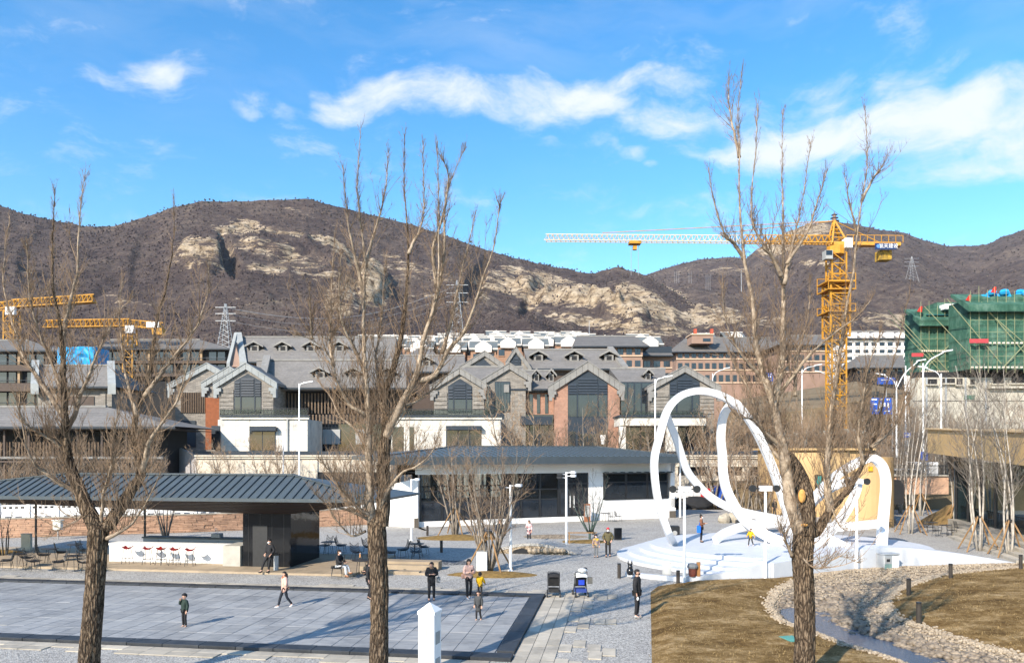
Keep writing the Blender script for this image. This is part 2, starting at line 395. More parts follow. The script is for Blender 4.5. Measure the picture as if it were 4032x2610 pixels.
def lawn_sheets():
    st = .16; x0, y0 = 2.0, 13.5; le = [(q[1], q[0]) for q in left_edge]; LX = lambda i, y: interp(le, y) + .004 + i * st; nx = int((38 - x0) / st); ny = int((41.4 - y0) / st)
    idx = {}; lv = []; lf = []; bvv = []; bf = []; H = {}
    for j in range(ny + 1):
        for i in range(nx + 1):
            y = y0 + j * st; x = LX(i, y)
            if x > 27 and y < 16: continue
            H[i, j] = ground_h(x, y) if (i == 0 and y < 33.8) or inpoly(x, y, lawn_poly) else None
    li = {}; bi = {}
    for j in range(ny):
        for i in range(nx):
            c = [H.get(k) for k in ((i, j), (i + 1, j), (i + 1, j + 1), (i, j + 1))]
            if any(q is None for q in c): continue
            bed = sum(1 for q in c if q[1]) >= 2
            tab, vv, ff = (bi, bvv, bf) if bed else (li, lv, lf)
            f = []
            for k, (a, b) in zip(c, ((i, j), (i + 1, j), (i + 1, j + 1), (i, j + 1))):
                if (a, b) not in tab: tab[a, b] = len(vv); vv.append((LX(a, y0 + b * st), y0 + b * st, k[0]))
                f.append(tab[a, b])
            ff.append(tuple(f))
    for nm, vv, ff, mt in (('lawn', lv, lf, m_lawn), ('stream_bed', bvv, bf, m_pebble_bed)):
        mb = MB(); mb.v = vv; mb.f = ff; structure(mb.build(nm, mt, smooth=True))
    return H
lawn_sheets()
t = NT('stream_water'); t.b.inputs['Roughness'].default_value = .05; t.b.inputs['IOR'].default_value = 1.33
t.b.inputs['Base Color'].default_value = (.035, .06, .10, 1)  # blue of the reflected sky put into the water's own colour
t.L.new(t.bump(t.noise(t.pos(scale=(1, 2.2, 1)), 7, 4, .6), .5, .03), t.b.inputs['Normal'])
m_water = t.m; m_water.node_tree.nodes['Principled BSDF'].inputs['Specular IOR Level'].default_value = .9
structure(MB().quad(*[(x, y, -.155) for x, y in stream if y < 33.5]).build('stream_water', m_water))
def scatter_pebbles(name, mat, n, fn, seed, r0, r1):
    rg = random.Random(seed); mb = MB(); k = 0; tries = 0
    while k < n and tries < n * 14:
        tries += 1; q = fn(rg)
        if q is None: continue
        r = rg.uniform(r0, r1); b0 = len(mb.v)
        mb.ball((0, 0, 0), r * rg.uniform(.8, 1.4), r, r * rg.uniform(.5, .8), 5, 3)
        a = rg.uniform(0, 6.3); ca, sa = math.cos(a), math.sin(a)
        mb.v[b0:] = [(v[0] * ca - v[1] * sa + q[0], v[0] * sa + v[1] * ca + q[1], v[2] + q[2] + r * .25) for v in mb.v[b0:]]
        k += 1
    o = mb.build(name, mat, smooth=True); return o
def rim(rg):
    pl = lb if rg.random() < .5 else rb; i = rg.randrange(len(pl) - 1); f = rg.random()
    L = math.hypot(pl[i + 1][0] - pl[i][0], pl[i + 1][1] - pl[i][1])
    if rg.random() > L / 3.2: return None
    x = pl[i][0] + (pl[i + 1][0] - pl[i][0]) * f + rg.gauss(0, .12); y = pl[i][1] + (pl[i + 1][1] - pl[i][1]) * f + rg.gauss(0, .15)
    if y < 16 or not inpoly(x, y, lawn_poly): return None
    return x, y, ground_h(x, y)[0]
tag(scatter_pebbles('rim_pebbles', m_pebble, 5200, rim, 3, .03, .07), 'pale rounded pebbles edging both banks of the stream', 'pebbles', kind='stuff')
def bedp(rg):
    x = rg.uniform(7, 30); y = rg.uniform(16, 40)
    if not inpoly(x, y, stream): return None
    z = ground_h(x, y)[0]
    return (x, y, z) if z > -.14 or rg.random() < .04 else None
tag(scatter_pebbles('stream_pebbles', m_pebble, 6200, bedp, 4, .022, .058), 'tan and grey pebbles covering the stream bed', 'pebbles', kind='stuff')
def wetp(rg):
    x = rg.uniform(7, 22); y = rg.uniform(17, 34)
    if not inpoly(x, y, stream): return None
    z = ground_h(x, y)[0]
    return (x, y, z) if -.36 < z < -.07 else None
tag(scatter_pebbles('wet_pebbles', m_wetpebble, 3600, wetp, 5, .05, .15), 'wet dark pebbles standing out of the shallow water', 'pebbles', kind='stuff')
# dry grass blades
def blades():
    rg = random.Random(8); mb = MB(); k = 0
    while k < 26000:
        y = 18 + 22 * rg.random() ** 1.5; x = rg.uniform(3, 30)
        if not inpoly(x, y, lawn_poly) or inpoly(x, y, stream): continue
        z = ground_h(x, y)[0] - .01
        for _ in range(2):
            a = rg.uniform(0, 6.3); h = rg.uniform(.03, .085); w = .009; lx = rg.gauss(0, .05); ly = rg.gauss(0, .05)
            xx = x + rg.gauss(0, .05); yy = y + rg.gauss(0, .05)
            n = len(mb.v); mb.v += [(xx - w * math.cos(a), yy - w * math.sin(a), z), (xx + w * math.cos(a), yy + w * math.sin(a), z), (xx + lx, yy + ly, z + h)]; mb.f.append((n, n + 1, n + 2))
        k += 2
    return mb
m_blade = M('dry_grass', (.40, .29, .14), (.17, .115, .045), 1.2, .9)
tag(blades().build('dry_grass', m_blade), 'short dry brown winter grass on the lawns', 'grass', kind='stuff')

# ------------------------------------------------------------------ drained mirror pool, limestone paths, terrace
TH = math.atan2(-.146, .989); O2 = Vector((1.39, 30.65, 0)); EX = Vector((.9892, -.1460, 0)).normalized(); EY = Vector((.1460, .9892, 0)).normalized()
def S(s, t_, z=0.0): return O2 + EX * s + EY * t_ + Vector((0, 0, z))
def site_struct(name, mb, mat):
    o = mb.build(name, mat); o.location = O2; o.rotation_euler = (0, 0, TH); reg(o, Matrix.Translation(O2) @ Matrix.Rotation(TH, 4, 'Z')); return structure(o)
rg = random.Random(11)
pool = site_struct('pool_floor', MB().box(-30.2, -.02, -9.65, -.03, .006, .015), M('pool_bed_joint', (.10, .11, .125), (.40, .41, .42), 1.6))
pvs = [bevbox('paver', .62, 1.335, .03, .006, m_dark_paver, .003, k) for k in range(3)]
for i in range(45):
    for j in range(7):
        s_ = -.92 - i * .635; t_ = -1.15 - j * 1.234
        if s_ < -27.9: continue
        w = S(s_, t_)
        if (w.x - 1.0) / w.y < -.74: continue
        piece('paver', pvs[rg.randrange(3)], pool, (s_, t_, .028 + rg.uniform(-.003, .003)), scale=(1, .917, 1))
cop = [bevbox('coping_stone', 1.19, .52, .12, .012, m_coping, .003, 7 + k) for k in range(2)]
for i in range(24):
    piece('coping_stone', cop[i % 2], pool, (-.6 - i * 1.2, -.27, .055))
    if i < 19: piece('coping_stone', cop[i % 2], pool, (-.6 - i * 1.2, -9.43, .055))
for j in range(7): piece('coping_stone', cop[j % 2], pool, (-.28, -1.14 - j * 1.2, .053), (0, 0, R(90)))
# limestone slabs: staggered ends toward the gravel
lime = structure(site_struct('limestone_path', MB().box(-30, 2.2, .06, .95, .003, .006), m_lime))
ls = [bevbox('slab', .385, .79, .03, .005, m_lime, .002, 20 + k) for k in range(3)]
ends = [5.1, 5.9, 4.3, 4.9, 3.2, 2.2]
n_sl = 0
for k in range(5):
    s_ = .22 + k * .40; tt = .9 - rg.uniform(0, .5)
    while tt > -11.8:
        stag = rg.random()
        keep = k < 3 or (k == 3 and stag < .8) or (k == 4 and stag < .45)
        if keep: piece('slab', ls[rg.randrange(3)], lime, (s_, tt, .016 + rg.uniform(-.002, .002)))
        tt -= .80
for q in ((2.35, -.1), (2.75, .3), (2.35, -4.3), (2.75, -4.3), (2.3, -7.9), (2.35, -8.7), (2.75, -8.3)):
    piece('slab', ls[0], lime, (q[0], q[1], .016))
lsx = [bevbox('slab', .79, .385, .03, .005, m_lime, .002, 30 + k) for k in range(3)]
for row in range(3):
    s_ = -.1 - rg.uniform(0, .6)
    while s_ > -29:
        if row < 2 or rg.random() < .35: piece('slab', lsx[rg.randrange(3)], lime, (s_, .24 + row * .40, .016 + rg.uniform(-.002, .002)))
        s_ -= .80
for row in range(2):
    s_ = -1.0
    while s_ > -21:
        if row < 1 or rg.random() < .6: piece('slab', lsx[rg.randrange(3)], lime, (s_, -9.95 - row * .40, .016 + rg.uniform(-.002, .002)))
        s_ -= .80
# terrace in front of the bar
deck = site_struct('terrace', MB().box(-36, -9.6, 3.35, 10.2, .004, .09), m_deck)
dsl = [bevbox('terrace_slab', 1.49, 1.13, .02, .004, m_deck, .001, 40 + k) for k in range(2)]
for i in range(16):
    for j in range(5):
        if rg.random() < .97: piece('terrace_slab', dsl[(i + j) % 2], deck, (-10.36 - i * 1.5, 3.93 + j * 1.14, .098))
# sunken steps at the right end of the terrace
st_ = thing('terrace_steps', S(-8.2, 5.2), 'beige stone steps and sunken seat at the terrace edge beside gravel', 'steps', rz=TH)
for k, (a, b, c, d, h) in enumerate(((-1.35, 1.6, -.9, -.45, .16), (-1.35, 1.9, .1, .55, .30), (-1.35, 2.2, .55, 1.3, .42), (-1.4, -1.0, -.9, .1, .36), (1.6, 2.2, -.9, .55, .10))):
    MB().box(a, b, c, d, 0, h).build('step', m_deck, st_, local=True)
# ------------------------------------------------------------------ hills
K = 1.694
def hill_mat():
    t = NT('hill_scrub'); p = t.pos()
    a = t.noise(p, .012, 7, .62); b = t.noise(p, .11, 6, .7); c_ = t.noise(p, .5, 5, .7)
    s = t.math('ADD', t.math('ADD', t.math('MULTIPLY', a, .35), t.math('MULTIPLY', b, .45)), t.math('MULTIPLY', c_, .30))
    scrub = t.ramp(s, [(.36, (.032, .025, .028)), (.48, (.068, .052, .052)), (.57, (.108, .084, .076)), (.70, (.22, .175, .135))])
    pr = t.pos(scale=(.05, .05, .16)); ro = t.noise(pr, 1, 8, .75)
    rock = t.ramp(ro, [(.36, (.13, .095, .068)), (.46, (.38, .29, .19)), (.55, (.56, .45, .32)), (.70, (.66, .57, .45))])
    at = t.n('ShaderNodeAttribute', attribute_name='rock')
    th = t.noise(t.pos(scale=(.045, .045, .17), rot=(0, R(14), 0)), 1, 9, .78)
    m = t.math('MULTIPLY_ADD', t.math('SUBTRACT', th, .5), 5.0, t.math('MULTIPLY_ADD', at.outputs['Fac'], 1.55, -.62))
    m = t.ramp(m, [(.42, (0, 0, 0)), (.56, (1, 1, 1))])
    cr = t.noise(t.pos(scale=(.22, .22, .035)), 1, 6, .7); rock = t.mix(1, rock, t.ramp(cr, [(.38, (.25, .22, .2)), (.47, (.9, .9, .9)), (.6, (1.05, 1.05, 1.05))]), 'MULTIPLY')
    nb = t.bump(c_, 1.0, 1.6); nb = t.bump(b, .9, 5.0, nb); nb = t.bump(ro, .9, 4.0, nb)
    return t.done(t.mix(m, scrub, rock), .95, nb, spec=.05)
m_hill = hill_mat()
ROCKS1 = [(464, 602, 64, 32, 8, .85), (600, 540, 95, 15, 6, 1), (690, 552, 85, 12, 10, 1), (765, 578, 70, 18, 26, 1), (566, 525, 36, 16, 0, 1), (640, 592, 120, 16, 14, .7), (700, 632, 110, 14, 8, .7), (630, 628, 60, 10, 5, .85),
          (820, 610, 60, 12, 25, .7), (800, 690, 46, 45, 0, .8), (872, 668, 36, 45, -10, 1), (930, 620, 50, 30, 20, .6), (1010, 640, 60, 16, 20, .6), (1150, 640, 60, 16, 10, .7), (1190, 670, 70, 18, 14, .9), (1270, 648, 100, 14, 14, .85), (1300, 690, 100, 20, 17, .9),
          (1420, 712, 90, 26, 25, 1), (1490, 700, 70, 30, 30, 1), (1540, 725, 40, 20, 20, 1), (1350, 745, 110, 14, 12, .8), (1460, 765, 120, 12, 8, .8), (1240, 720, 60, 10, 12, .6), (60, 620, 30, 10, 0, .6), (290, 700, 60, 12, 10, .6), (640, 700, 60, 9, 20, .5),
          (980, 700, 50, 20, 0, .5), (1100, 690, 60, 20, 20, .6), (720, 500, 140, 10, 20, .45), (500, 690, 80, 10, 10, .4), (1560, 770, 60, 14, 0, .8), (1650, 745, 80, 22, 6, .8), (1700, 770, 60, 12, 0, .6)]
ROCKS2 = [(1830, 560, 60, 24, -25, 1), (1885, 535, 60, 13, -8, .9), (1790, 575, 30, 14, -20, 1), (1620, 625, 60, 10, 0, .5), (1700, 625, 40, 10, 0, .6), (1900, 610, 40, 8, 0, .8), (1640, 735, 100, 26, 6, .9), (1760, 745, 60, 16, 0, .7),
          (1560, 700, 50, 30, 20, .8), (2060, 745, 60, 16, 0, .9), (2020, 720, 60, 8, 0, .6), (1980, 760, 80, 14, 0, .6), (1900, 735, 70, 12, 0, .5), (1650, 668, 80, 6, 0, .35), (1870, 700, 60, 8, 0, .4), (2290, 640, 60, 5, 0, .4)]
RAISE = [(464, 602, 56, 36, 8, 10), (868, 660, 34, 40, 0, 10), (640, 570, 80, 22, 8, 7), (1405, 715, 40, 22, 20, 10), (1470, 735, 40, 24, 20, 9), (1340, 690, 50, 16, 15, 7), (760, 590, 60, 22, 20, 8), (1240, 665, 40, 18, 15, 7)]
CARVE = [(530, 590, 16, 50, -18, 14), (100, 600, 50, 70, 20, 5), (350, 600, 40, 90, 15, 5), (1100, 660, 18, 60, 30, 12), (1240, 690, 16, 50, 35, 10)]
def ell(px, py, E):
    c = math.cos(R(E[4])); s = math.sin(R(E[4])); dx = px - E[0]; dy = py - E[1]
    u = (dx * c + dy * s) / E[2]; v = (-dx * s + dy * c) / E[3]; return u * u + v * v
def hill(name, ridge, Yfoot, zfoot, Yr, rocks, carves, px0, px1, npx, nrow, seed, shape=1.35, amp=1.0, base_py=None):
    ridge = [(a * K, b * K) for a, b in ridge]
    V = []; A = []; cols = npx + 1
    for i in range(cols):
        px = px0 + (px1 - px0) * i / npx; rp = interp(ridge, px)
        rp += 3.2 * noise.noise(Vector((px * .02, seed, 0))) + 1.5 * noise.noise(Vector((px * .09, seed, 3)))
        yr = Yr + 90 * noise.noise(Vector((px * .0012, seed * 3.1, 0))); zr = PZ(rp, yr)
        for j in range(nrow + 1):
            t_ = j / nrow
            if t_ <= .86:
                q = t_ / .86; Y = Yfoot + (yr - Yfoot) * q
                z = zfoot + (zr - zfoot) * (q ** shape * .75 + q * .25)
                x = PX(px, Y); w = math.sin(math.pi * min(1, q * 1.02)) ** .7
                gx = x * .0062; gy = Y * .0035
                g = noise.fractal(Vector((gx + .35 * noise.noise(Vector((gx, gy * 2, 5))), gy, seed)), 1.0, 2.1, 4)
                rd = 1 - abs(noise.noise(Vector((x * .009 + Y * .002, Y * .0015, seed + 7)))) * 2
                z += amp * w * (17 * g + 13 * rd * (1 - q * .5) - 6)
                z += amp * (2.2 * noise.fractal(Vector((x * .05, Y * .05, seed)), 1, 2, 3)) * (1 if q < .97 else .4)
                pyb = (HY - (z - HC) * F / Y) / K; pxb = px / K
                rk = 0
                for E in rocks:
                    e = ell(pxb, pyb, E)
                    if e < 2.4: rk = max(rk, E[5] * (1 - smooth(.25, 2.4, e)))
                if rk > .05: z += rk * (5.5 * noise.noise(Vector((x * .05, Y * .03, z * .05))) + 3.0 * noise.noise(Vector((x * .16, Y * .1, z * .1))))
                for E in (RAISE if carves else ()):
                    e = ell(pxb, pyb, E)
                    if e < 1.5: z += E[5] * (1 - smooth(.55, 1.25, e + .25 * noise.noise(Vector((x * .04, z * .06, 2)))))
                for E in carves:
                    e = ell(pxb, pyb, E)
                    if e < 1.6: z -= E[5] * (1 - smooth(.45, 1.6, e)); 
            else:
                q = (t_ - .86) / .14; Y = yr + 420 * q; z = zr - (150 * q ** 1.4); x = PX(px, yr) * Y / yr; rk = 0
            V.append((x, Y, z)); A.append(rk)
    Fc = []
    for i in range(npx):
        for j in range(nrow):
            a = i * (nrow + 1) + j; Fc.append((a, a + nrow + 1, a + nrow + 2, a + 1))
    mb = MB(); mb.v = V; mb.f = Fc
    o = mb.build(name, m_hill, smooth=True)
    at = o.data.attributes.new('rock', 'FLOAT', 'POINT'); at.data.foreach_set('value', A)
    structure(o); return V, A, nrow
r1 = [(-700, 330), (-400, 380), (-150, 430), (0, 478), (60, 497), (120, 512), (190, 524), (260, 526), (300, 515), (350, 500), (400, 482), (470, 467), (560, 468), (640, 463), (710, 461), (760, 473), (830, 492), (900, 507), (980, 528), (1050, 552), (1130, 580), (1200, 600), (1290, 620), (1360, 634), (1385, 634), (1400, 627), (1440, 621), (1475, 630), (1510, 645), (1560, 672), (1610, 705), (1680, 745), (1760, 775), (1900, 800), (2600, 820)]
r2 = [(1100, 700), (1300, 680), (1460, 652), (1500, 640), (1550, 622), (1620, 604), (1690, 598), (1735, 600), (1780, 565), (1830, 537), (1880, 522), (1920, 515), (1960, 517), (2040, 533), (2100, 540), (2150, 560), (2210, 573), (2290, 570), (2330, 550), (2380, 535), (2500, 500), (2800, 440), (3300, 420)]
HV1 = hill('hill', r1, 330, 46, 900, ROCKS1, CARVE, -900, 3900, 640, 210, 2.0)
HV2 = hill('hill', r2, 420, 46, 1500, ROCKS2, [], 1900, 5300, 430, 150, 5.0, 1.05, 1.3)
# the hill's foot: rising ground that carries the far houses
def apron():
    mb = MB(); N = 60
    rows = [(140, -1.2), (185, 2), (250, 24), (300, 40), (340, 47), (430, 52)]
    for i in range(N + 1):
        for (Y, z) in rows: mb.v.append((-420 + 900 * i / N, Y, z + 1.2 * noise.noise(Vector((i * .4, Y * .02, 0)))))
    for i in range(N):
        for j in range(len(rows) - 1):
            a = i * len(rows) + j; mb.f.append((a, a + len(rows), a + len(rows) + 1, a + 1))
    structure(mb.build('foothill', m_hill, smooth=True))
apron()
def shrubs(HV, n, seed, smin, smax, ridge_only=False):
    V, A, nrow = HV; rg = random.Random(seed); mb = MB(); cols = len(V) // (nrow + 1); top = int(nrow * .86); k = 0
    while k < n:
        i = rg.randrange(cols); j = top - rg.randrange(0, 4) if ridge_only else rg.randrange(2, top + 1)
        a = i * (nrow + 1) + j
        if A[a] > .35 and rg.random() < .75: continue
        x, y, z = V[a]; s = rg.uniform(smin, smax) * (y / 900) ** .6; x += rg.gauss(0, 2); y += rg.gauss(0, 2.5)
        b = len(mb.v); h = s * rg.uniform(.7, 1.3)
        mb.v += [(x + s * rg.uniform(-.2, .2), y, z + h)] + [(x + s * .6 * math.cos(q) * rg.uniform(.6, 1.2), y + s * .6 * math.sin(q) * rg.uniform(.6, 1.2), z + h * rg.uniform(.1, .5)) for q in (0, 1.26, 2.5, 3.77, 5.03)] + [(x, y, z - .5)]
        for q in range(5):
            mb.f.append((b, b + 1 + q, b + 1 + (q + 1) % 5)); mb.f.append((b + 6, b + 1 + (q + 1) % 5, b + 1 + q))
        k += 1
    return mb
def shrub_mat():
    t = NT('hill_shrub'); p = t.pos(); s = t.noise(p, .06, 5, .7)
    return t.done(t.ramp(s, [(.36, (.034, .026, .029)), (.5, (.066, .051, .050)), (.64, (.12, .095, .082))]), .95, spec=.05)
m_shrub = shrub_mat()
tag(shrubs(HV1, 24000, 1, 1.0, 2.4).build('hillside_scrub', m_shrub), 'leafless brown scrub covering the big rocky hill', 'scrub', kind='stuff')
tag(shrubs(HV2, 11000, 2, 1.2, 2.6).build('hillside_scrub', m_shrub), 'leafless brown scrub covering the farther pagoda hill', 'scrub', kind='stuff')
m_pine = M('ridge_pine', (.018, .026, .018), (.03, .04, .026), .1, .95)
tag(shrubs(HV1, 240, 3, 1.0, 2.6, True).build('ridge_trees', m_pine), 'dark small trees along the crest of the rocky hill', 'trees', kind='stuff')
tag(shrubs(HV2, 110, 4, 1.0, 2.2, True).build('ridge_trees', m_pine), 'dark small trees along the crest of the pagoda hill', 'trees', kind='stuff')
# pagoda on the far summit
def pagoda():
    Y = 1490; b = P(3285, 880, Y); rt = thing('pagoda', b, 'small tiered pagoda on the far hilltop above the yellow crane', 'pagoda')
    mw = M('pagoda_wall', (.30, .17, .12)); mr_ = M('pagoda_roof', (.10, .085, .08))
    for k in range(3):
        s = 7.4 - k * 1.3; z = k * 6.2
        MB().lathe([(s * .72, z), (s * .72, z + 4.6)], 8).build('tier', mw, rt, local=True)
        MB().lathe([(s * 1.35, z + 4.4), (s * 1.3, z + 4.9), (s * .7, z + 6.3)], 8).build('tier_roof', mr_, rt, local=True)
    MB().lathe([(2.6, 18.6), (1.0, 21.5), (.5, 22), (.35, 25)], 8).build('finial', mr_, rt, local=True)
pagoda()
# ------------------------------------------------------------------ bar pavilion
m_roofmetal = M('zinc_roof', (.100, .124, .134), (.082, .102, .112), 1.2, .45, 0, metal=.35, spec=.5)
m_seam = M('zinc_seam', (.075, .092, .105), (.06, .075, .085), 2, .5, metal=.3)
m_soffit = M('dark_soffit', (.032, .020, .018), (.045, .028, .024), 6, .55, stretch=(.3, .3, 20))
m_white = M('white_render', (.80, .79, .77), (.75, .74, .72), 1.2, .7, .04, 60)
m_steelw = M('white_painted_steel', (.78, .79, .80), (.74, .75, .76), 2, .4, spec=.5)
m_black = M('black_metal', (.012, .013, .015), (.02, .021, .024), 6, .42, spec=.5)
m_blackgloss = M('black_gloss_panel', (.006, .007, .009), (.009, .010, .012), 1.5, .05, .15, 3, spec=.22)
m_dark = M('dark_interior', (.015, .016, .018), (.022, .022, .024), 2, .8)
m_grey = M('grey_panel', (.34, .345, .34), (.30, .305, .30), 1, .6)
m_red = M('red_seat', (.36, .025, .02), (.30, .02, .018), 4, .5)
m_wood = M('stake_wood', (.30, .18, .085), (.20, .115, .05), 6, .85, .4, 60, stretch=(1, 1, .15))
def glass_mat(name, tint=(.02, .025, .03), rough=.04, mixf=.55):
    t = NT(name); L = t.L; out = t.t.nodes['Material Output']
    t.b.inputs['Base Color'].default_value = (*tint, 1); t.b.inputs['Roughness'].default_value = rough; t.b.inputs['Specular IOR Level'].default_value = .7
    p = t.pos(scale=(1, 1, .35)); L.new(t.bump(t.noise(p, .9, 3), .05, .12), t.b.inputs['Normal'])
    tr = t.n('ShaderNodeBsdfTransparent'); tr.inputs[0].default_value = (.72, .78, .78, 1)
    mx = t.n('ShaderNodeMixShader'); mx.inputs[0].default_value = mixf; L.new(tr.outputs[0], mx.inputs[1]); L.new(t.b.outputs[0], mx.inputs[2]); L.new(mx.outputs[0], out.inputs[0]); return t.m
m_glass = glass_mat('window_glass', mixf=.28)
m_darkglass = M('dark_window_glass', (.012, .016, .022), (.02, .026, .034), .6, .07, spec=.75)

def bar_pavilion():
    rt = thing('bar_pavilion', S(-18, 5.5), 'open bar pavilion with grey standing seam hip roof and black gloss core', 'pavilion', rz=TH)
    o = Vector((-18, 5.5, 0)); q = lambda s, t_, z: Vector((s, t_, z)) - o
    zE, zR, tF, tR, tB = 3.72, 4.78, 2.9, 5.25, 8.9
    EL, ER, RL, RR = -36.0, -8.3, -26.4, -13.5
    fl, fr, rl, rr, bl, br = q(EL, tF, zE), q(ER, tF, zE), q(RL, tR, zR), q(RR, tR, zR), q(EL, tB, zE), q(ER + .5, tB, zE)
    d = Vector((0, 0, -.10))
    mb = MB(); top = [fl, fr, rr, rl, bl, br]
    for p in ([fl, fr, rr, rl], [fr, br, rr], [br, bl, rl, rr], [bl, fl, rl]): mb.quad(*p)
    for a, b in ((fl, fr), (fr, br), (br, bl), (bl, fl)): mb.quad(a + d, b + d, b, a)
    roof = mb.build('roof', m_roofmetal, rt, local=True, fix=True)
    # standing seams, one bar each on the front slope
    sm = bpy.data.meshes.new('seam')
    n = 50; k = 0; s_ = EL + .35
    while s_ < ER - .3:
        if s_ < RL: f = (s_ - EL) / (RL - EL)
        elif s_ > RR: f = (ER - s_) / (ER - RR)
        else: f = 1
        if f > .06:
            a = q(s_, tF + .01, zE + .012); b = q(s_, tF + (tR - tF) * f, zE + (zR - zE) * f + .012)
            MB().bar(a, b, .045, .10).build('seam', m_seam, roof, local=True)
        s_ += .455; k += 1
    MB().bar(q(RL, tR, zR + .03), q(RR, tR, zR + .03), .22, .08).build('ridge_cap', m_seam, roof, local=True)
    for a, b in ((fl, rl), (fr, rr)): MB().bar(a + Vector((0, 0, .03)), b + Vector((0, 0, .03)), .16, .07).build('hip_cap', m_seam, roof, local=True)
    MB().bar(q(EL, tF - .02, zE - .07), q(ER, tF - .02, zE - .07), .05, .17).build('fascia', m_seam, rt, local=True)
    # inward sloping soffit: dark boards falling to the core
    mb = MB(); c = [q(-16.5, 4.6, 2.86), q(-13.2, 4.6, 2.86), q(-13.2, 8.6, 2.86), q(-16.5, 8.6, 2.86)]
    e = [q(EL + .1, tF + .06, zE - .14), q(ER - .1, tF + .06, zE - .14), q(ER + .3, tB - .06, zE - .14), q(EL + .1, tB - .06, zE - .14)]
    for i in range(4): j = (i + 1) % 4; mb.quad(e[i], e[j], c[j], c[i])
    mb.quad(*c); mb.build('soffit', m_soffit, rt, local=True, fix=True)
    for i in range(7):
        f = .12 + i * .12
        MB().bar(e[0].lerp(c[0], f), e[1].lerp(c[1], f), .03, .03).build('soffit_batten', m_dark, rt, local=True)
    core = MB().box(-16.1 + 18, -13.5 + 18, 5.0 - 5.5, 8.6 - 5.5, .09, 2.9).build('core', m_blackgloss, rt, local=True)
    for k in range(4): MB().box(-16.1 + 18 + .64 * k + .3, -16.1 + 18 + .64 * k + .315, -.512, -.50, .12, 2.85).build('panel_joint', m_black, core, local=True)
    MB().box(-15.55 + 18, -14.75 + 18, -.53, -.505, .10, 2.2).build('door', m_black, rt, local=True)
    for s_ in (-30.5, -23.6): MB().tube([q(s_, 7.9, .02), q(s_, 7.9, zE)], .06, 8).build('post', m_black, rt, local=True)
bar_pavilion()
def bar_counter():
    rt = thing('bar_counter', S(-20.5, 5.8), 'long white outdoor bar counter under the pavilion roof', 'counter', rz=TH)
    MB().box(-3.55, 3.5, -.25, .45, .10, .98).build('body', m_white, rt, local=True)
    MB().box(-3.62, 3.57, -.32, .52, .985, 1.09).build('counter_top', m_white, rt, local=True)
    MB().box(-3.5, 3.45, -.30, -.28, .16, .19).build('foot_rail', m_steelw, rt, local=True)
    MB().box(3.505, 3.53, -.24, .44, .10, .98).build('end_panel', m_grey, rt, local=True)
bar_counter()
def back_counter():
    rt = thing('back_counter', S(-19.3, 7.9), 'grey panelled back counter behind the white bar', 'counter', rz=TH)
    MB().box(-4.2, 3.1, -.3, .3, .09, 1.12).build('body', m_grey, rt, local=True)
    MB().box(-4.25, 3.15, -.36, .34, 1.125, 1.2).build('counter_top', M('dark_grey_top', (.11, .12, .12)), rt, local=True)
    for k in range(8): MB().box(-4.1 + k * .9, -3.26 + k * .9, -.325, -.303, .2, 1.05).build('door_panel', m_grey, rt, local=True)
    MB().box(2.15, 3.1, -3.0, -.31, .10, 1.15).build('side_panel', M('cream_panel', (.42, .405, .36)), rt, local=True)
    MB().box(-.15, .35, -.2, .2, 1.205, 1.42).build('sink_unit', m_grey, rt, local=True)
    MB().tube([(.1, 0, 1.42), (.1, 0, 1.68), (.1, -.16, 1.74), (.1, -.22, 1.62)], .016, 6).build('tap', m_steelw, rt, local=True)
back_counter()
def stool_proto():
    rt = thing('bar_stool', (0, 0, 0), 'x', 'stool', 'red bar stools along the white counter')
    mb = MB()      # winged seat
    n = 12
    for i in range(n + 1):
        x = -.23 + .46 * i / n; z = .80 + 1.3 * x * x + (.02 if abs(x) > .15 else 0)
        for y, dz in ((-.17, .015), (-.08, 0), (.08, 0), (.19, .03)): mb.v.append((x, y, z + dz))
    for i in range(n):
        for j in range(3): a = i * 4 + j; mb.f.append((a, a + 4, a + 5, a + 1))
    m = len(mb.v); mb.v += [(x, y * .8, z - .045) for x, y, z in mb.v]
    for i in range(n):
        for j in range(3): a = m + i * 4 + j; mb.f.append((a, a + 1, a + 5, a + 4))
    for i in range(n):
        for j in (0, 3): a = i * 4 + j; mb.f.append((a, a + 4, m + a + 4, m + a))
    for j in range(3):
        for i in (0, n): a = i * 4 + j; mb.f.append((a, a + 1, m + a + 1, m + a))
    mb.build('seat', m_red, rt, local=True, smooth=False, fix=True)
    for sx in (-1, 1):
        for sy in (-1, 1): MB().tube([(sx * .13, sy * .1, .78), (sx * .21, sy * .2, .0)], .016, 6).build('leg', m_black, rt, local=True)
    c = [(-.18, -.15, .27), (.18, -.15, .27), (.18, .15, .27), (-.18, .15, .27), (-.18, -.15, .27)]
    MB().tube(c, .014, 6).build('foot_ring', m_black, rt, local=True)
    return rt
stp = stool_proto()
ords = ['leftmost', 'second from the left', 'middle', 'second from the right', 'rightmost']
for k, s_ in enumerate((-22.55, -21.35, -20.55, -19.75, -18.85)):
    lab = 'red winged wire-leg bar stool, %s of five at the counter' % ords[k]
    if k == 0: stp.location = S(s_, 4.95, .108); stp.rotation_euler = (0, 0, TH + .1); stp['label'] = lab
    else: copy_tree(stp, S(s_, 4.95 - (.06 * k), .108), TH + .3 * math.sin(k * 2.1), label=lab)

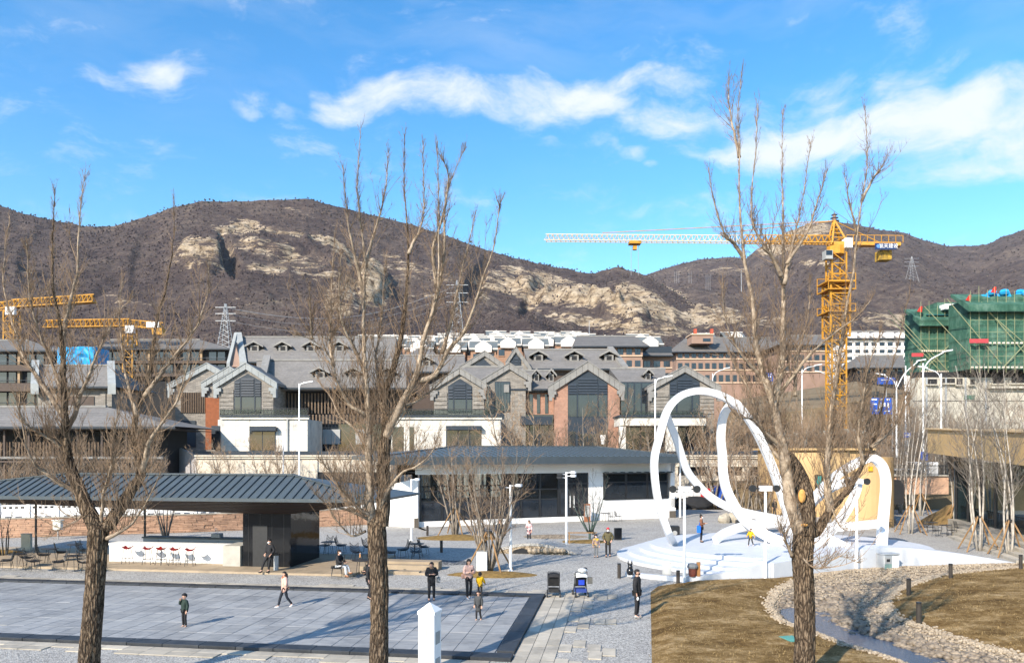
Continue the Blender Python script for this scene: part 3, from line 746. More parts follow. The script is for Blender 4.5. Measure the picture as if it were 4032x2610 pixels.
# ------------------------------------------------------------------ ledgestone wall with white balustrade
m_ledge = slab_mat('ledgestone', (.56, .345, .225), (.42, .25, .165), .42)
m_marble = M('white_stone', (.78, .76, .73), (.70, .69, .67), 2, .6, .1, 20)
WPL = [Vector(p) for p in ((-46, 48.4, 0), (-35.6, 51.0, 0), (-23.6, 54.8, 0), (-16, 58.2, 0), (-9.2, 62.0, 0))]
def wall_at(d):
    for a, b in zip(WPL, WPL[1:]):
        L = (b - a).length
        if d <= L: return a + (b - a) * (d / L), (b - a).normalized()
        d -= L
    return WPL[-1], (WPL[-1] - WPL[-2]).normalized()
WLEN = sum((b - a).length for a, b in zip(WPL, WPL[1:]))
def stone_wall():
    rt = thing('stone_wall', WPL[2], 'low tan ledgestone garden wall behind the bar', 'wall')
    mb = MB()
    for a, b in zip(WPL, WPL[1:]):
        n = Vector((-(b - a).y, (b - a).x, 0)).normalized()
        mb.prism([a + n * .08, b + n * .08, b + n * .4, a + n * .4], (0, 0, -.3), (0, 0, 1.30))
    core = mb.build('core', M('wall_mortar', (.30, .19, .11)), rt)
    mb = MB()
    for a, b in zip(WPL, WPL[1:]):
        n = Vector((-(b - a).y, (b - a).x, 0)).normalized(); mb.prism([a - n * .04, b - n * .04, b + n * .44, a + n * .44], (0, 0, 1.302), (0, 0, 1.37))
    mb.build('cap', m_lime, rt)
    rg = random.Random(21); meshes = [bevbox('stone', 1, 1, 1, .03, m_ledge, .02, 60 + k) for k in range(6)]
    cells = []
    z = 0.02; row = 0
    while z < 1.27:
        h = rg.choice((.10, .13, .16)); h = min(h, 1.29 - z)
        d = 6 + rg.uniform(0, .6)
        while d < WLEN:
            w = rg.uniform(.28, .85); cells.append((d, w, z, h)); d += w
        z += h; row += 1
    base = rt.location; cnt = 0; rest = MB()
    cells.sort(key=lambda c: abs(c[0] - 22))
    for (d, w, z, h) in cells:
        p, dr = wall_at(d + w / 2); n = Vector((-dr.y, dr.x, 0)); off = rg.uniform(-.03, .035)
        c = p + n * (.06 + off) + Vector((0, 0, z + h / 2)); ang = math.atan2(dr.y, dr.x)
        if cnt < 298: piece('stone', meshes[rg.randrange(6)], core, c - Vector(base), (0, 0, ang), (w - .012, .16, h - .012)); cnt += 1
        else: rest.obox(c, (dr, n, Vector((0, 0, 1))), (w / 2 - .006, .08, h / 2 - .006))
    if rest.v: rest.build('stones', m_ledge, rt)['kind'] = 'stuff'
stone_wall()
def balustrade(name, pts, z0, label, spacing=1.85):
    rt = thing(name, pts[0], label, 'balustrade')
    tot = [Vector(p) for p in pts]; seg = []
    for a, b in zip(tot, tot[1:]):
        L = (b - a).length; n = max(1, round(L / spacing)); seg += [(a + (b - a) * (k / n), a + (b - a) * ((k + 1) / n)) for k in range(n)]
    for k, (a, b) in enumerate(seg):
        d = (b - a).normalized(); n = Vector((-d.y, d.x, 0)); u = Vector((0, 0, 1))
        post = MB().obox(a + u * (z0 + .52), (d, n, u), (.10, .10, .52)); post.obox(a + u * (z0 + 1.08), (d, n, u), (.075, .075, .05)); post.lathe([(.07, 0), (.09, .06), (.075, .16), (.02, .2)], 8, tuple(a + u * (z0 + 1.13)))
        post.build('post', m_marble, rt)
        m = (a + b) / 2; hw = (b - a).length / 2 - .11
        pn = MB().obox(m + u * (z0 + .36), (d, n, u), (hw, .05, .26)).obox(m + u * (z0 + .83), (d, n, u), (hw, .07, .06))
        for q in (-.92, -.45, 0, .45, .92): pn.obox(m + d * (hw * q) + u * (z0 + .70), (d, n, u), (hw * .10, .05, .08))
        for q in (-.8, 0, .8): pn.obox(m + d * (hw * q) + u * (z0 + .05), (d, n, u), (hw * .14, .05, .05))
        p = pn.build('panel', m_marble, rt)
        MB().obox(m + u * (z0 + .36) - n * .055, (d, n, u), (hw * .82, .01, .15)).build('relief', m_grey if False else m_marble, p)
    return rt
balustrade('stone_balustrade', [(p.x + .05, p.y + .22, 0) for p in WPL[:]], 1.375, 'white carved stone balustrade on top of the tan garden wall')
rb0 = P(2640, 2010, 82); balustrade('stone_balustrade', [(PX(2650, 78), 78, 0), (PX(3010, 82), 82, 0)], 1.0, 'white carved stone balustrade behind the right end of the cafe', 2.3)

# ------------------------------------------------------------------ cafe pavilion
def cafe():
    A = Vector((-7.56, 58.4, 0)); B = Vector((14.75, 67.0, 0)); d = (B - A).normalized(); ang = math.atan2(d.y, d.x); L = (B - A).length
    rt = thing('cafe_pavilion', A, 'white cafe pavilion with dark glass front and grey seam roof', 'building', rz=ang)
    B_ = lambda *a: MB().box(*a)
    B_(0, L, -.05, 9, -.1, .42).build('plinth', m_white, rt, local=True)
    B_(.0, L, .0, .35, 4.15, 5.2).build('header', m_white, rt, local=True)
    B_(15.2, 16.6, .0, .36, .43, 4.14).build('pier', m_white, rt, local=True)
    B_(16.6, L, .0, .36, .43, 1.75).build('window_wall', m_white, rt, local=True)
    B_(L - .45, L, .0, 9, .425, 5.2).build('end_wall', m_white, rt, local=True)
    B_(L - 2.0, L + .05, -.06, 1.2, -.1, .9).build('corner_base', m_white, rt, local=True)
    B_(L - .62, L + .06, -.075, .5, -.1, .62).build('meter_box', M('bronze_box', (.13, .11, .09)), rt, local=True)
    # raking left wing wall
    MB().prism([(-.02, -2.6, 0), (.28, -2.6, 0), (.28, .2, 0), (-.02, .2, 0)], (0, 0, -.1), (0, 0, .0)).build('wing_base', m_white, rt, local=True)
    mb = MB(); x0, x1 = -3.0, .05
    mb.prism([(x0, 3.0, -.1), (x1, -.3, -.1), (x1, -.3, 3.9), (x0, 3.0, 2.9)], (0, 0, 0), (.18, .28, 0)); mb.build('wing_wall', m_white, rt, local=True, fix=True)
    B_(-.25, .1, -.42, -.3, .0, .75).build('service_box', M('bronze_box', (.13, .11, .09)), rt, local=True)
    wx = (.5, 2.2, 4.0, 5.9, 7.6, 9.2, 10.9, 12.7, 17.0, 19.2, 21.3)
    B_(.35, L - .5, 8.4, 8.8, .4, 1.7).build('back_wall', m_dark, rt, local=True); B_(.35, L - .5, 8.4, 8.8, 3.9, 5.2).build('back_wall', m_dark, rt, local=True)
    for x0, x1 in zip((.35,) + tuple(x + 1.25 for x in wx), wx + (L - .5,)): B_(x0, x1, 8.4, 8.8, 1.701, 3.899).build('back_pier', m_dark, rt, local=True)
    for x in wx:
        B_(x, x + 1.25, 8.5, 8.62, 2.72, 2.84).build('back_transom', m_black, rt, local=True); B_(x + .58, x + .66, 8.5, 8.62, 1.71, 2.715).build('back_mullion', m_black, rt, local=True)
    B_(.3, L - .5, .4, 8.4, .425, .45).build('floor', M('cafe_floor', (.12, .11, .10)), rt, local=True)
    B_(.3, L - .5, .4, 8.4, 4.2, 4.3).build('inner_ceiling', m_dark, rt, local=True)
    # front glazing: posts, rails, panes
    xs = [.3, 2.05, 3.8, 5.5, 7.2, 8.9, 10.6, 12.3]
    g = MB()
    for k, x in enumerate(xs):
        B_(x, x + .14, .05, .22, .425, 4.14).build('mullion', m_black, rt, local=True)
        if k < len(xs) - 1:
            x1 = xs[k + 1]
            for z in (1.9, 2.75): B_(x + .145, x1 - .005, .08, .2, z, z + .12).build('transom', m_black, rt, local=True)
            for z0, z1 in ((.43, 1.895), (2.025, 2.745), (2.875, 4.13)): B_(x + .145, x1 - .005, .13, .15, z0, z1).build('pane', m_glass if z0 > 1 else m_darkglass, rt, local=True)
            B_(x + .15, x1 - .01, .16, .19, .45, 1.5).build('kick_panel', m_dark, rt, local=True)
    for k, (x0, x1) in enumerate(((12.45, 13.6), (13.65, 15.15))):
        dr = B_(x0, x1, .04, .16, .43, 3.3).build('door', m_black, rt, local=True)
        B_(x0 + .12, x1 - .12, .02, .035, .6, 3.15).build('pane', m_darkglass, dr, local=True)
        B_(x0 + (.95 if k == 0 else .12), x0 + (1.0 if k == 0 else .17), -.05, .015, 1.2, 2.2).build('handle', m_steelw, dr, local=True)
    B_(12.45, 15.15, .06, .2, 3.31, 4.14).build('door_transom', m_darkglass, rt, local=True)
    for k in range(3):
        x0 = 16.7 + k * 2.15; x1 = x0 + 2.1
        w = B_(x0, x1, -.08, .02, 1.76, 4.08).build('window', m_black, rt, local=True)
        B_(x0 + .1, x1 - .1, -.10, -.085, 3.35, 3.98).build('pane', m_glass, w, local=True)
        B_(x0 + .1, x1 - .1, -.10, -.085, 1.86, 3.25).build('pane', m_darkglass, w, local=True)
    aw = B_(16.55, 23.3, -.75, -.02, 4.09, 4.13).build('awning', m_roofmetal, rt, local=True)
    for k in range(9): B_(16.7 + k * .8, 16.76 + k * .8, -.77, -.03, 4.132, 4.2).build('awning_rib', m_seam, aw, local=True)
    # roof: low hip, standing seams, dark deep eaves
    e = 1.9; zE, zR = 5.58, 6.42
    fl, fr, br, bl = Vector((-3.4, -e, zE)), Vector((L - .2, -e, zE)), Vector((L + .6, 10.5, zE)), Vector((-3.4, 10.5, zE))
    rl, rr = Vector((4.5, 4.6, zR)), Vector((L - 5.5, 4.6, zR)); mb = MB()
    for p in ([fl, fr, rr, rl], [fr, br, rr], [br, bl, rl, rr], [bl, fl, rl]): mb.quad(*p)
    dd = Vector((0, 0, -.34))
    for a, b in ((fl, fr), (fr, br), (br, bl), (bl, fl)): mb.quad(a + dd, b + dd, b, a)
    mb.quad(bl + dd, br + dd, fr + dd, fl + dd)
    roof = mb.build('roof', m_roofmetal, rt, local=True, fix=True)
    MB().box(-3.42, L - .15, -e - .04, -e - .002, zE - .62, zE - .03).build('fascia', m_seam, rt, local=True)
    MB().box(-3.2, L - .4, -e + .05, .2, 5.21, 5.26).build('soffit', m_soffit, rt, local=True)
    x = -3.1
    while x < L - .3:
        f = 1.0
        if x < 4.5: f = (x + 3.4) / 7.9
        elif x > L - 5.5: f = (L - .2 - x) / 5.3
        if f > .05: MB().bar((x, -e, zE + .02), (x, -e + (4.6 + e) * f, zE + (zR - zE) * f + .02), .05, .09).build('seam', m_seam, roof, local=True)
        x += .52
    for a, b in ((fl, rl), (fr, rr), (rl, rr)): MB().bar(a + Vector((0, 0, .03)), b + Vector((0, 0, .03)), .2, .08).build('ridge_cap', m_seam, roof, local=True)
cafe()
# ------------------------------------------------------------------ village buildings
def tile_mat(name, c1, c2, rows=3.2):
    t = NT(name); p = t.pos()
    sx = t.n('ShaderNodeSeparateXYZ'); t.L.new(p, sx.inputs[0])
    w = t.math('FRACT', t.math('MULTIPLY', sx.outputs[2], rows))
    n = t.noise(p, .7, 5, .6); n2 = t.noise(t.pos(scale=(1.4, 1.4, 3.2)), 2.2, 3)
    c = t.mix(t.ramp(n, [(.3, (0, 0, 0)), (.7, (1, 1, 1))]), c1, c2)
    c = t.mix(1, c, t.ramp(n2, [(.3, (.78, .78, .78)), (.7, (1.08, 1.06, 1.04))]), 'MULTIPLY')
    c = t.mix(1, c, t.ramp(w, [(0, (.62, .62, .62)), (.16, (1, 1, 1)), (1, (.94, .94, .94))]), 'MULTIPLY')
    return t.done(c, .8, t.bump(w, .6, .05))
m_tile = tile_mat('grey_roof_tile', (.165, .158, .150), (.215, .205, .195))
m_tile2 = tile_mat('far_roof_tile', (.13, .125, .12), (.17, .163, .155), 2.2)
def block_mat(name, c1, c2, mortar, sx_, sz_):
    t = NT(name); g = t.n('ShaderNodeNewGeometry'); s = t.n('ShaderNodeSeparateXYZ'); t.L.new(g.outputs['Position'], s.inputs[0])
    cb = t.n('ShaderNodeCombineXYZ'); t.L.new(t.math('ADD', s.outputs[0], s.outputs[1]), cb.inputs[0]); t.L.new(s.outputs[2], cb.inputs[1])
    b = t.n('ShaderNodeTexBrick'); b.inputs['Scale'].default_value = 1; b.inputs['Brick Width'].default_value = sx_; b.inputs['Row Height'].default_value = sz_
    b.inputs['Mortar Size'].default_value = .012; b.inputs['Color1'].default_value = (*c1, 1); b.inputs['Color2'].default_value = (*c2, 1); b.inputs['Mortar'].default_value = (*mortar, 1)
    t.L.new(cb.outputs[0], b.inputs['Vector'])
    n = t.ramp(t.noise(g.outputs['Position'], 1.2, 6, .7), [(.3, (.72, .72, .72)), (.7, (1.15, 1.12, 1.1))])
    return t.done(t.mix(1, b.outputs[0], n, 'MULTIPLY'), .9, t.bump(b.outputs['Fac'], -.5, .02))
m_gstone = block_mat('grey_stone', (.20, .185, .165), (.30, .28, .25), (.10, .09, .08), .7, .16)
m_brick = block_mat('red_brick', (.30, .135, .085), (.40, .20, .13), (.30, .24, .2), .24, .075)
m_fbrick = M('far_brick', (.30, .20, .155), (.25, .165, .125), .6)
m_coping = M('grey_coping', (.245, .24, .228), (.185, .18, .172), 1.5, .8, .2, 20)
m_copingb = M('pale_coping', (.30, .32, .322), (.235, .25, .252), 1.5, .8)
m_frame = M('slate_blue_frame', (.020, .030, .042), (.028, .038, .052), 3, .5)
m_cream = slab_mat('cream_stone', (.66, .59, .485), (.60, .53, .43), .08)
m_creamw = slab_mat('white_stone_panel', (.70, .665, .60), (.63, .60, .54), .08)
m_slat = M('timber_slat', (.115, .080, .055), (.16, .115, .08), 3, .8)
m_brown = M('brown_cladding', (.085, .062, .05), (.065, .048, .04), 2, .7)
m_rust = M('rust_panel', (.26, .085, .035), (.18, .06, .025), 2, .8)
def fb(px0, py0, px1, py1, Y, d, mb=None):                 # a block whose front face is measured at depth Y
    mb = mb or MB(); return mb.box(PX(px0, Y), PX(px1, Y), Y, Y + d, PZ(py1, Y), PZ(py0, Y))
def panels(rt, px0, py0, px1, py1, Y, nw, nh, mat, holes=(), name='facade_panel', d=.05):
    xs = sorted(set([px0 + (px1 - px0) * i / nw for i in range(nw + 1)] + [h[0] for h in holes] + [h[2] for h in holes]))
    zs = sorted(set([py0 + (py1 - py0) * i / nh for i in range(nh + 1)] + [h[1] for h in holes] + [h[3] for h in holes]))
    xs = [x for x in xs if px0 - 1e-3 <= x <= px1 + 1e-3]; zs = [z for z in zs if py0 - 1e-3 <= z <= py1 + 1e-3]
    for a, b in zip(xs, xs[1:]):
        for c, e in zip(zs, zs[1:]):
            if b - a < 1.2 or e - c < 1.2: continue
            mx, mz = (a + b) / 2, (c + e) / 2
            if any(h[0] < mx < h[2] and h[1] < mz < h[3] for h in holes): continue
            fb(a + .3, c + .3, b - .3, e - .3, Y - d, d).build(name, mat, rt)
def roofline(eL, ap, eR, px):
    if px <= ap[0]: return eL[1] + (ap[1] - eL[1]) * (px - eL[0]) / (ap[0] - eL[0])
    return ap[1] + (eR[1] - ap[1]) * (px - ap[0]) / (eR[0] - ap[0])
def coping_run(rt, a, b, n, Y, width, mat, name='coping_stone', proud=.35, thick=.55):
    a = P(a[0], a[1], Y); b = P(b[0], b[1], Y); d = (b - a); L = d.length; d.normalize(); dn = Vector((0, 0, -1)); 
    for i in range(n):
        p = a + d * (L * i / n + .02); q = a + d * (L * (i + 1) / n - .02)
        MB().prism([p, q, q + dn * width, p + dn * width], (0, -proud, 0), (0, -proud + thick, 0)).build(name, mat, rt, fix=True)
    # thin raised edge tile on top
    MB().prism([a + Vector((0, 0, .12)), b + Vector((0, 0, .12)), b + Vector((0, 0, .003)), a + Vector((0, 0, .003))], (0, -proud - .08, 0), (0, thick - proud, 0)).build('edge_tile', mat, rt, fix=True)
def gable_front(rt, Y, eL, ap, eR, wl, wr, base_py, depth, wall_mat, win=None, cop=m_coping, ncop=5, cw=.78, tile=None, quoins=0):
    tile = tile or m_tile
    zb = 0 if base_py is None else PZ(base_py, Y)
    poly = [Vector((PX(wl, Y), Y, zb)), Vector((PX(wr, Y), Y, zb)), P(wr, roofline(eL, ap, eR, wr) + 4, Y), P(ap[0], ap[1] + 6, Y), P(wl, roofline(eL, ap, eR, wl) + 4, Y)]
    wall = MB().prism(poly, (0, 0, 0), (0, depth, 0)).build('wall', wall_mat, rt, fix=True)
    for a, b in ((eL, ap), (ap, eR)):
        p = P(a[0], a[1], Y); q = P(b[0], b[1], Y); u = Vector((0, 0, .05)); w = Vector((0, 0, -.32))
        MB().prism([p + u, q + u, q + w, p + w], (0, .21, 0), (0, depth, 0)).build('roof', tile, rt, fix=True)
    coping_run(rt, eL, ap, ncop, Y, cw, cop); coping_run(rt, ap, eR, ncop, Y, cw, cop)
    for e, s in ((eL, 1), (eR, -1)):
        p = P(e[0], e[1], Y); k = MB()
        for i, (w, h) in enumerate(((.95, .45), (.7, .38), (.42, .45))):
            zt = p.z - .55 - sum((.45, .38, .45)[:i]); x0 = p.x + s * .12; x1 = x0 + s * w
            k.box(min(x0, x1), max(x0, x1), Y - .42, Y + .2, zt - h, zt)
        k.build('kneeler', cop, rt)
    if quoins:
        for (l, r) in ((wl, win[0] - 3), (win[1] + 3, wr)):
            top = roofline(eL, ap, eR, l if l == wl else r) + 34
            n = quoins; h = (1630 - top) / n
            for i in range(n): fb(l + 1, top + i * h + 1, r - 1, top + (i + 1) * h - 1.6, Y - .12, .12).build('stone_course', wall_mat, wall)
    if win:
        l, r, apy, shy, lv, gb = win; m = (l + r) / 2
        pane_poly = [P(l, gb, Y), P(r, gb, Y), P(r, shy, Y), P(m, apy, Y), P(l, shy, Y)]
        W = MB().prism(pane_poly, (0, -.06, 0), (0, .0, 0)).build('window', m_frame, rt, fix=True)
        wd = r - l; c1 = l + wd * .24; c2 = r - wd * .24
        for (a, b) in ((l + 2, c1 - 3), (c1 + 3, c2 - 3), (c2 + 3, r - 2)):
            top = max(shy + 2, 0) if b < m or a > m else min(roofline((l, shy), (m, apy), (r, shy), a), roofline((l, shy), (m, apy), (r, shy), b)) 
            top = max(roofline((l, shy), (m, apy), (r, shy), a), roofline((l, shy), (m, apy), (r, shy), b)) + 4
            n = max(3, int((lv - top) / 9.5)); h = (lv - top) / n
            for i in range(n):
                z1 = PZ(top + i * h, Y); z0 = PZ(top + (i + 1) * h, Y)
                MB().prism([(PX(a, Y), Y - .07, z1), (PX(a, Y), Y - .20, z0 + .03), (PX(a, Y), Y - .17, z0 + .0), (PX(a, Y), Y - .065, z1 - .06)], (0, 0, 0), (PX(b, Y) - PX(a, Y), 0, 0)).build('louver', m_frame, W, fix=True)
            fb(a, lv + 3, b, gb - 2, Y - .075, .012).build('pane', m_darkglass, W)
        for x in (c1, c2): fb(x - 2.2, apy + wd * .34, x + 2.2, gb, Y - .14, .075).build('mullion', m_frame, W)
    return wall
def long_roof(rt, pl, pr, ridge_py, eave_py, Y, run, tile=None, name='roof', rl=None, rr=None, back=True):
    tile = tile or m_tile; rl = pl if rl is None else rl; rr = pr if rr is None else rr
    a, b = P(pl, eave_py, Y), P(pr, eave_py, Y); c, d = P(rr, ridge_py, Y + run), P(rl, ridge_py, Y + run)
    t_ = Vector((0, 0, -.3)); mb = MB()
    mb.quad(a, b, c, d); mb.quad(a + t_, b + t_, b, a)
    if back:
        e, f = Vector((b.x * 1.0, Y + 2 * run, b.z)), Vector((a.x * 1.0, Y + 2 * run, a.z)); mb.quad(d, c, e, f); mb.quad(b, e, c); mb.quad(f, a, d); mb.quad(a + t_, f + t_, e + t_, b + t_)
    r_ = mb.build(name, tile, rt, fix=True)
    MB().bar(d + Vector((0, 0, .06)), c + Vector((0, 0, .06)), .45, .22).build('ridge_cap', m_coping, r_)
    MB().bar(a + Vector((0, -.06, -.12)), b + Vector((0, -.06, -.12)), .12, .2).build('gutter', m_frame, r_)
    return r_
def on_slope(px, py, ridge_py, eave_py, Y, run):              # where a sight line meets the roof plane
    z0, z1 = PZ(eave_py, Y), PZ(ridge_py, Y + run); k = (HY - py) / F
    t_ = (HC + k * Y - z0) / ((z1 - z0) - k * run); yy = Y + run * t_; return P(px, py, yy)
def dormer(rt, p, w=1.9, h=1.1, depth=2.6):
    x, y, z = p; D = MB().box(x - w * .27, x + w * .27, y - .05, y + depth, z - .3, z + h * .62).build('dormer', m_coping, rt)
    MB().box(x - w * .15, x + w * .15, y - .09, y - .055, z + .1, z + h * .5).build('window', m_dark, D)
    for s in (-1, 1):
        MB().prism([(x, 0, z + h * 1.1), (x + s * w * .55, 0, z + h * .55), (x + s * w * .55, 0, z + h * .42), (x, 0, z + h * .95)], (0, y - .4, 0), (0, y + depth + .6, 0)).build('dormer_roof', m_tile, D, fix=True)
        MB().prism([(x, 0, z + h * 1.16), (x + s * w * .6, 0, z + h * .56), (x + s * w * .6, 0, z + h * .38), (x, 0, z + h * .92)], (0, y - .52, 0), (0, y - .41, 0)).build('verge', m_coping, D, fix=True)
def parapet(rt, e, r, Ye, Yr, w, mat, under=1.0):              # sloping end parapet from eave point to ridge point
    a = P(e[0], e[1], Ye); b = P(r[0], r[1], Yr); n = 6
    for i in range(n):
        p = a.lerp(b, i / n + .004); q = a.lerp(b, (i + 1) / n - .004); u = Vector((0, 0, .28)); v = Vector((0, 0, -under))
        MB().prism([p + u, q + u, q + v, p + v], (-w / 2, 0, 0), (w / 2, 0, 0)).build('coping_stone', mat, rt, fix=True)
def railing(rt, px0, px1, py0, py1, Y, n):
    mb = MB(); 
    for i in range(n + 1):
        x = px0 + (px1 - px0) * i / n; fb(x - .7, py0, x + .7, py1, Y, .04, mb)
    fb(px0, py0 - 2, px1, py0, Y, .06, mb); mb.build('railing', m_black, rt)
    fb(px0, py0 + 3, px1, py1, Y + .05, .012).build('railing_glass', m_glass, rt)

# low cream building in front, its roof at eye level
def low_building(name, px0, px1, Y, py_bot, label, nw, holes=()):
    rt = thing(name, (PX((px0 + px1) / 2, Y), Y, 0), label, 'building')
    fb(px0, 1791, px1, py_bot, Y, 6).build('wall', M('cream_core', (.55, .5, .42)), rt)
    panels(rt, px0, 1806, px1, py_bot - 1, Y, nw, 3, m_cream)
    fb(px0 - 4, 1797, px1 + 4, 1805, Y - .25, .3).build('cornice', m_cream, rt); fb(px0 - 8, 1791, px1 + 8, 1796.7, Y - .4, .45).build('cornice_cap', m_cream, rt)
    fb(px0 - 12, 1776, px1 + 12, 1790.5, Y - .3, 7).build('roof_edge', m_frame, rt)
    return rt
lo = low_building('cream_annex', 772, 1540, 84, 1960, 'long cream stone annex with dark flat roof behind the bar pavilion', 12)
fb(1250, 1858, 1540, 1960, 83.9, .1).build('garage_opening', m_dark, lo)
MB().prism([P(640, 1738, 90), P(772, 1793, 84), P(772, 1960, 84), P(640, 1960, 90)], (0, 0, 0), (.3, .3, 0)).build('side_wall', M('shaded_cream', (.36, .35, .36)), lo, fix=True)  # the side wall's shade is put into its colour, a greyed cream
lo2 = low_building('cream_annex', 2634, 3180, 86, 1838, 'cream stone annex above the white balustrade right of the cafe', 7)
fb(2634, 1839, 3180, 2010, 86.6, 5).build('recess', m_dark, lo2); fb(2634, 1872, 3180, 1960, 86.0, .5).build('base_wall', m_cream, lo2)
for x in (2640, 2790, 2925, 3060): fb(x, 1838, x + 30, 1872, 86.05, .4).build('pier', m_cream, lo2)

# house A: grey stone gable over a white stone base
hA = thing('gabled_house', (PX(970, 96), 96, 0), 'grey stone gabled house over white base, left of the middle tree', 'house')
gable_front(hA, 96, (842, 1512), (971, 1431), (1094, 1510), 863, 1077, 1775, 14, m_gstone, (923, 1029, 1471, 1500, 1560, 1628), m_copingb, quoins=6)
base = MB().prism([Vector((PX(870, 92), 92, 0)), Vector((PX(1212, 92), 92, 0)), Vector((PX(1212, 92), 99, 0)), Vector((PX(838, 92), 99, 0)), Vector((PX(838, 92), 93.6, 0))], (0, 0, 0), (0, 0, PZ(1650, 92))).build('white_base', m_creamw, hA, fix=True)
panels(base, 872, 1651, 1211, 1776, 92, 6, 6, m_creamw, [(982, 1678, 1085, 1776)])
fb(868, 1640, 1216, 1650, 91.7, .5).build('cornice', m_creamw, hA); fb(864, 1634, 1218, 1639.7, 91.5, .8).build('deck_edge', m_frame, hA)
w = fb(982, 1678, 1085, 1774, 91.9, .1).build('window', m_frame, hA)
for a, b in ((985, 1032), (1035, 1082)): fb(a, 1700, b, 1772, 91.87, .02).build('pane', m_darkglass, w)
fb(982, 1680, 1085, 1696, 91.2, .7).build('awning_box', m_frame, hA)
for x in (842, 858): MB().bar(P(x, 1676, 92.8 if x < 850 else 92.3), P(x, 1770, 92.8 if x < 850 else 92.3), .55, .2).build('slot_window', m_frame, hA)
railing(hA, 866, 1210, 1609, 1634, 92.2, 22)
fb(1128, 1640, 1134, 1776, 91.75, .12).build('downpipe', m_grey, hA)
rA = long_roof(hA, 1010, 1600, 1419, 1525, 99, 7)
parapet(hA, (1030, 1500), (1052, 1405), 98, 106, 1.0, m_coping, 1.6)
for x in (1260, 1392, 1528): dormer(hA, on_slope(x, 1487, 1419, 1525, 99, 7), 2.4, 1.35)
fb(1078, 1527, 1600, 1776, 101.5, 6).build('rear_wall', m_dark, hA)
for k in range(40): fb(1082 + k * 13, 1548, 1087 + k * 13, 1628, 101.1, .2).build('slat', m_slat, hA)
for k in range(28): fb(1215 + k * 13.5, 1632, 1221 + k * 13.5, 1668, 99.6, .2).build('slat', m_slat, hA)
fb(1215, 1668, 1600, 1776, 100.2, .6).build('shopfront', m_darkglass, hA)
for x in (1270, 1305, 1400): fb(x, 1690, x + 34, 1748, 99.9, .1).build('pale_panel', m_grey, hA)  # plain grey panels in front of the dark shopfront
fb(809, 1565, 866, 1770, 98, 3).build('rust_screen', m_rust, hA)
# house C: rear-left grey gable with slatted screen
hC = thing('gabled_house', (PX(780, 104), 104, 0), 'grey stone gabled house with slatted screens, behind the left tree', 'house')
gable_front(hC, 104, (662, 1516), (818, 1431), (900, 1478), 690, 880, None, 12, m_gstone, None, m_copingb, quoins=0)
for k in range(14): fb(712 + k * 7, 1545, 715 + k * 7, 1625, 103.8, .18).build('slat', m_slat, hC)
fb(712, 1545, 808, 1625, 103.9, .05).build('screen_back', m_dark, hC)
fb(700, 1655, 770, 1760, 103.85, .1).build('window', m_frame, hC)
gable_front(hC, 101, (795, 1510), (905, 1444), (960, 1480), 812, 940, None, 10, m_gstone, None, m_copingb)
# house B: long tiled hall with brick gable end behind A
hB = thing('long_house', (PX(1150, 118), 118, 0), 'long grey tiled house with brick gable end and four dormers', 'house')
fb(905, 1421, 1560, 1776, 119, 12).build('wall', m_fbrick, hB)
long_roof(hB, 950, 1560, 1328, 1423, 118, 8)
MB().prism([P(893, 1442, 117.5), P(950, 1446, 117.5), P(925, 1345, 121), P(918, 1345, 121)], (0, 0, 0), (0, 1.0, 0)).build('brick_gable', m_fbrick, hB, fix=True)
parapet(hB, (898, 1436), (928, 1316), 117.2, 122, .5, m_copingb, .7); parapet(hB, (958, 1432), (938, 1314), 117.2, 126, 1.1, m_copingb, 1.0)
for x in (1002, 1114, 1224, 1336): dormer(hB, on_slope(x, 1382, 1328, 1423, 118, 8), 2.6, 1.5)
# house D: grey stone gable pair over white base, centre
hD = thing('gabled_house', (PX(1810, 96), 96, 0), 'grey stone gabled house over white base, right of the middle tree', 'house')
gable_front(hD, 96, (1692, 1521), (1810, 1450), (1917, 1516), 1709, 1907, 1775, 13, m_gstone, (1764, 1859, 1490, 1520, 1570, 1625), m_coping, quoins=5)
gable_front(hD, 99, (1892, 1500), (2006, 1431), (2095, 1486), 1912, 2070, 1775, 13, m_gstone, None, m_coping, 5)
W = fb(1948, 1502, 2008, 1622, 98.9, .09).build('window', m_frame, hD)
for k in range(5): fb(1951 + k * 11.5, 1506, 1960 + k * 11.5, 1618, 98.87, .02).build('pane', m_darkglass, W)
fb(1900, 1520, 1925, 1776, 97.5, 1).build('glass_link', m_darkglass, hD)
bD = fb(1540, 1650, 1972, 1960, 92, 7).build('white_base', m_creamw, hD)
panels(bD, 1541, 1651, 1971, 1776, 92, 8, 6, m_creamw, [(1757, 1676, 1896, 1776), (1545, 1680, 1590, 1776), (1612, 1676, 1631, 1776)])
fb(1536, 1640, 1976, 1650, 91.7, .5).build('cornice', m_creamw, hD); fb(1532, 1634, 1980, 1639.7, 91.5, .8).build('deck_edge', m_frame, hD)
w = fb(1757, 1676, 1896, 1776, 91.93, .05).build('window', m_frame, hD)
for k in range(3): fb(1760 + k * 46, 1694, 1802 + k * 46, 1774, 91.9, .02).build('pane', m_darkglass, w)
fb(1757, 1678, 1896, 1692, 91.2, .7).build('awning_box', m_frame, hD)
for a, b in ((1545, 1590), (1612, 1631)): fb(a, 1680, b, 1776, 91.93, .05).build('slot_window', m_darkglass, hD)
railing(hD, 1540, 1950, 1611, 1634, 92.2, 26)
rD = long_roof(hD, 1830, 2060, 1445, 1500, 103, 6)
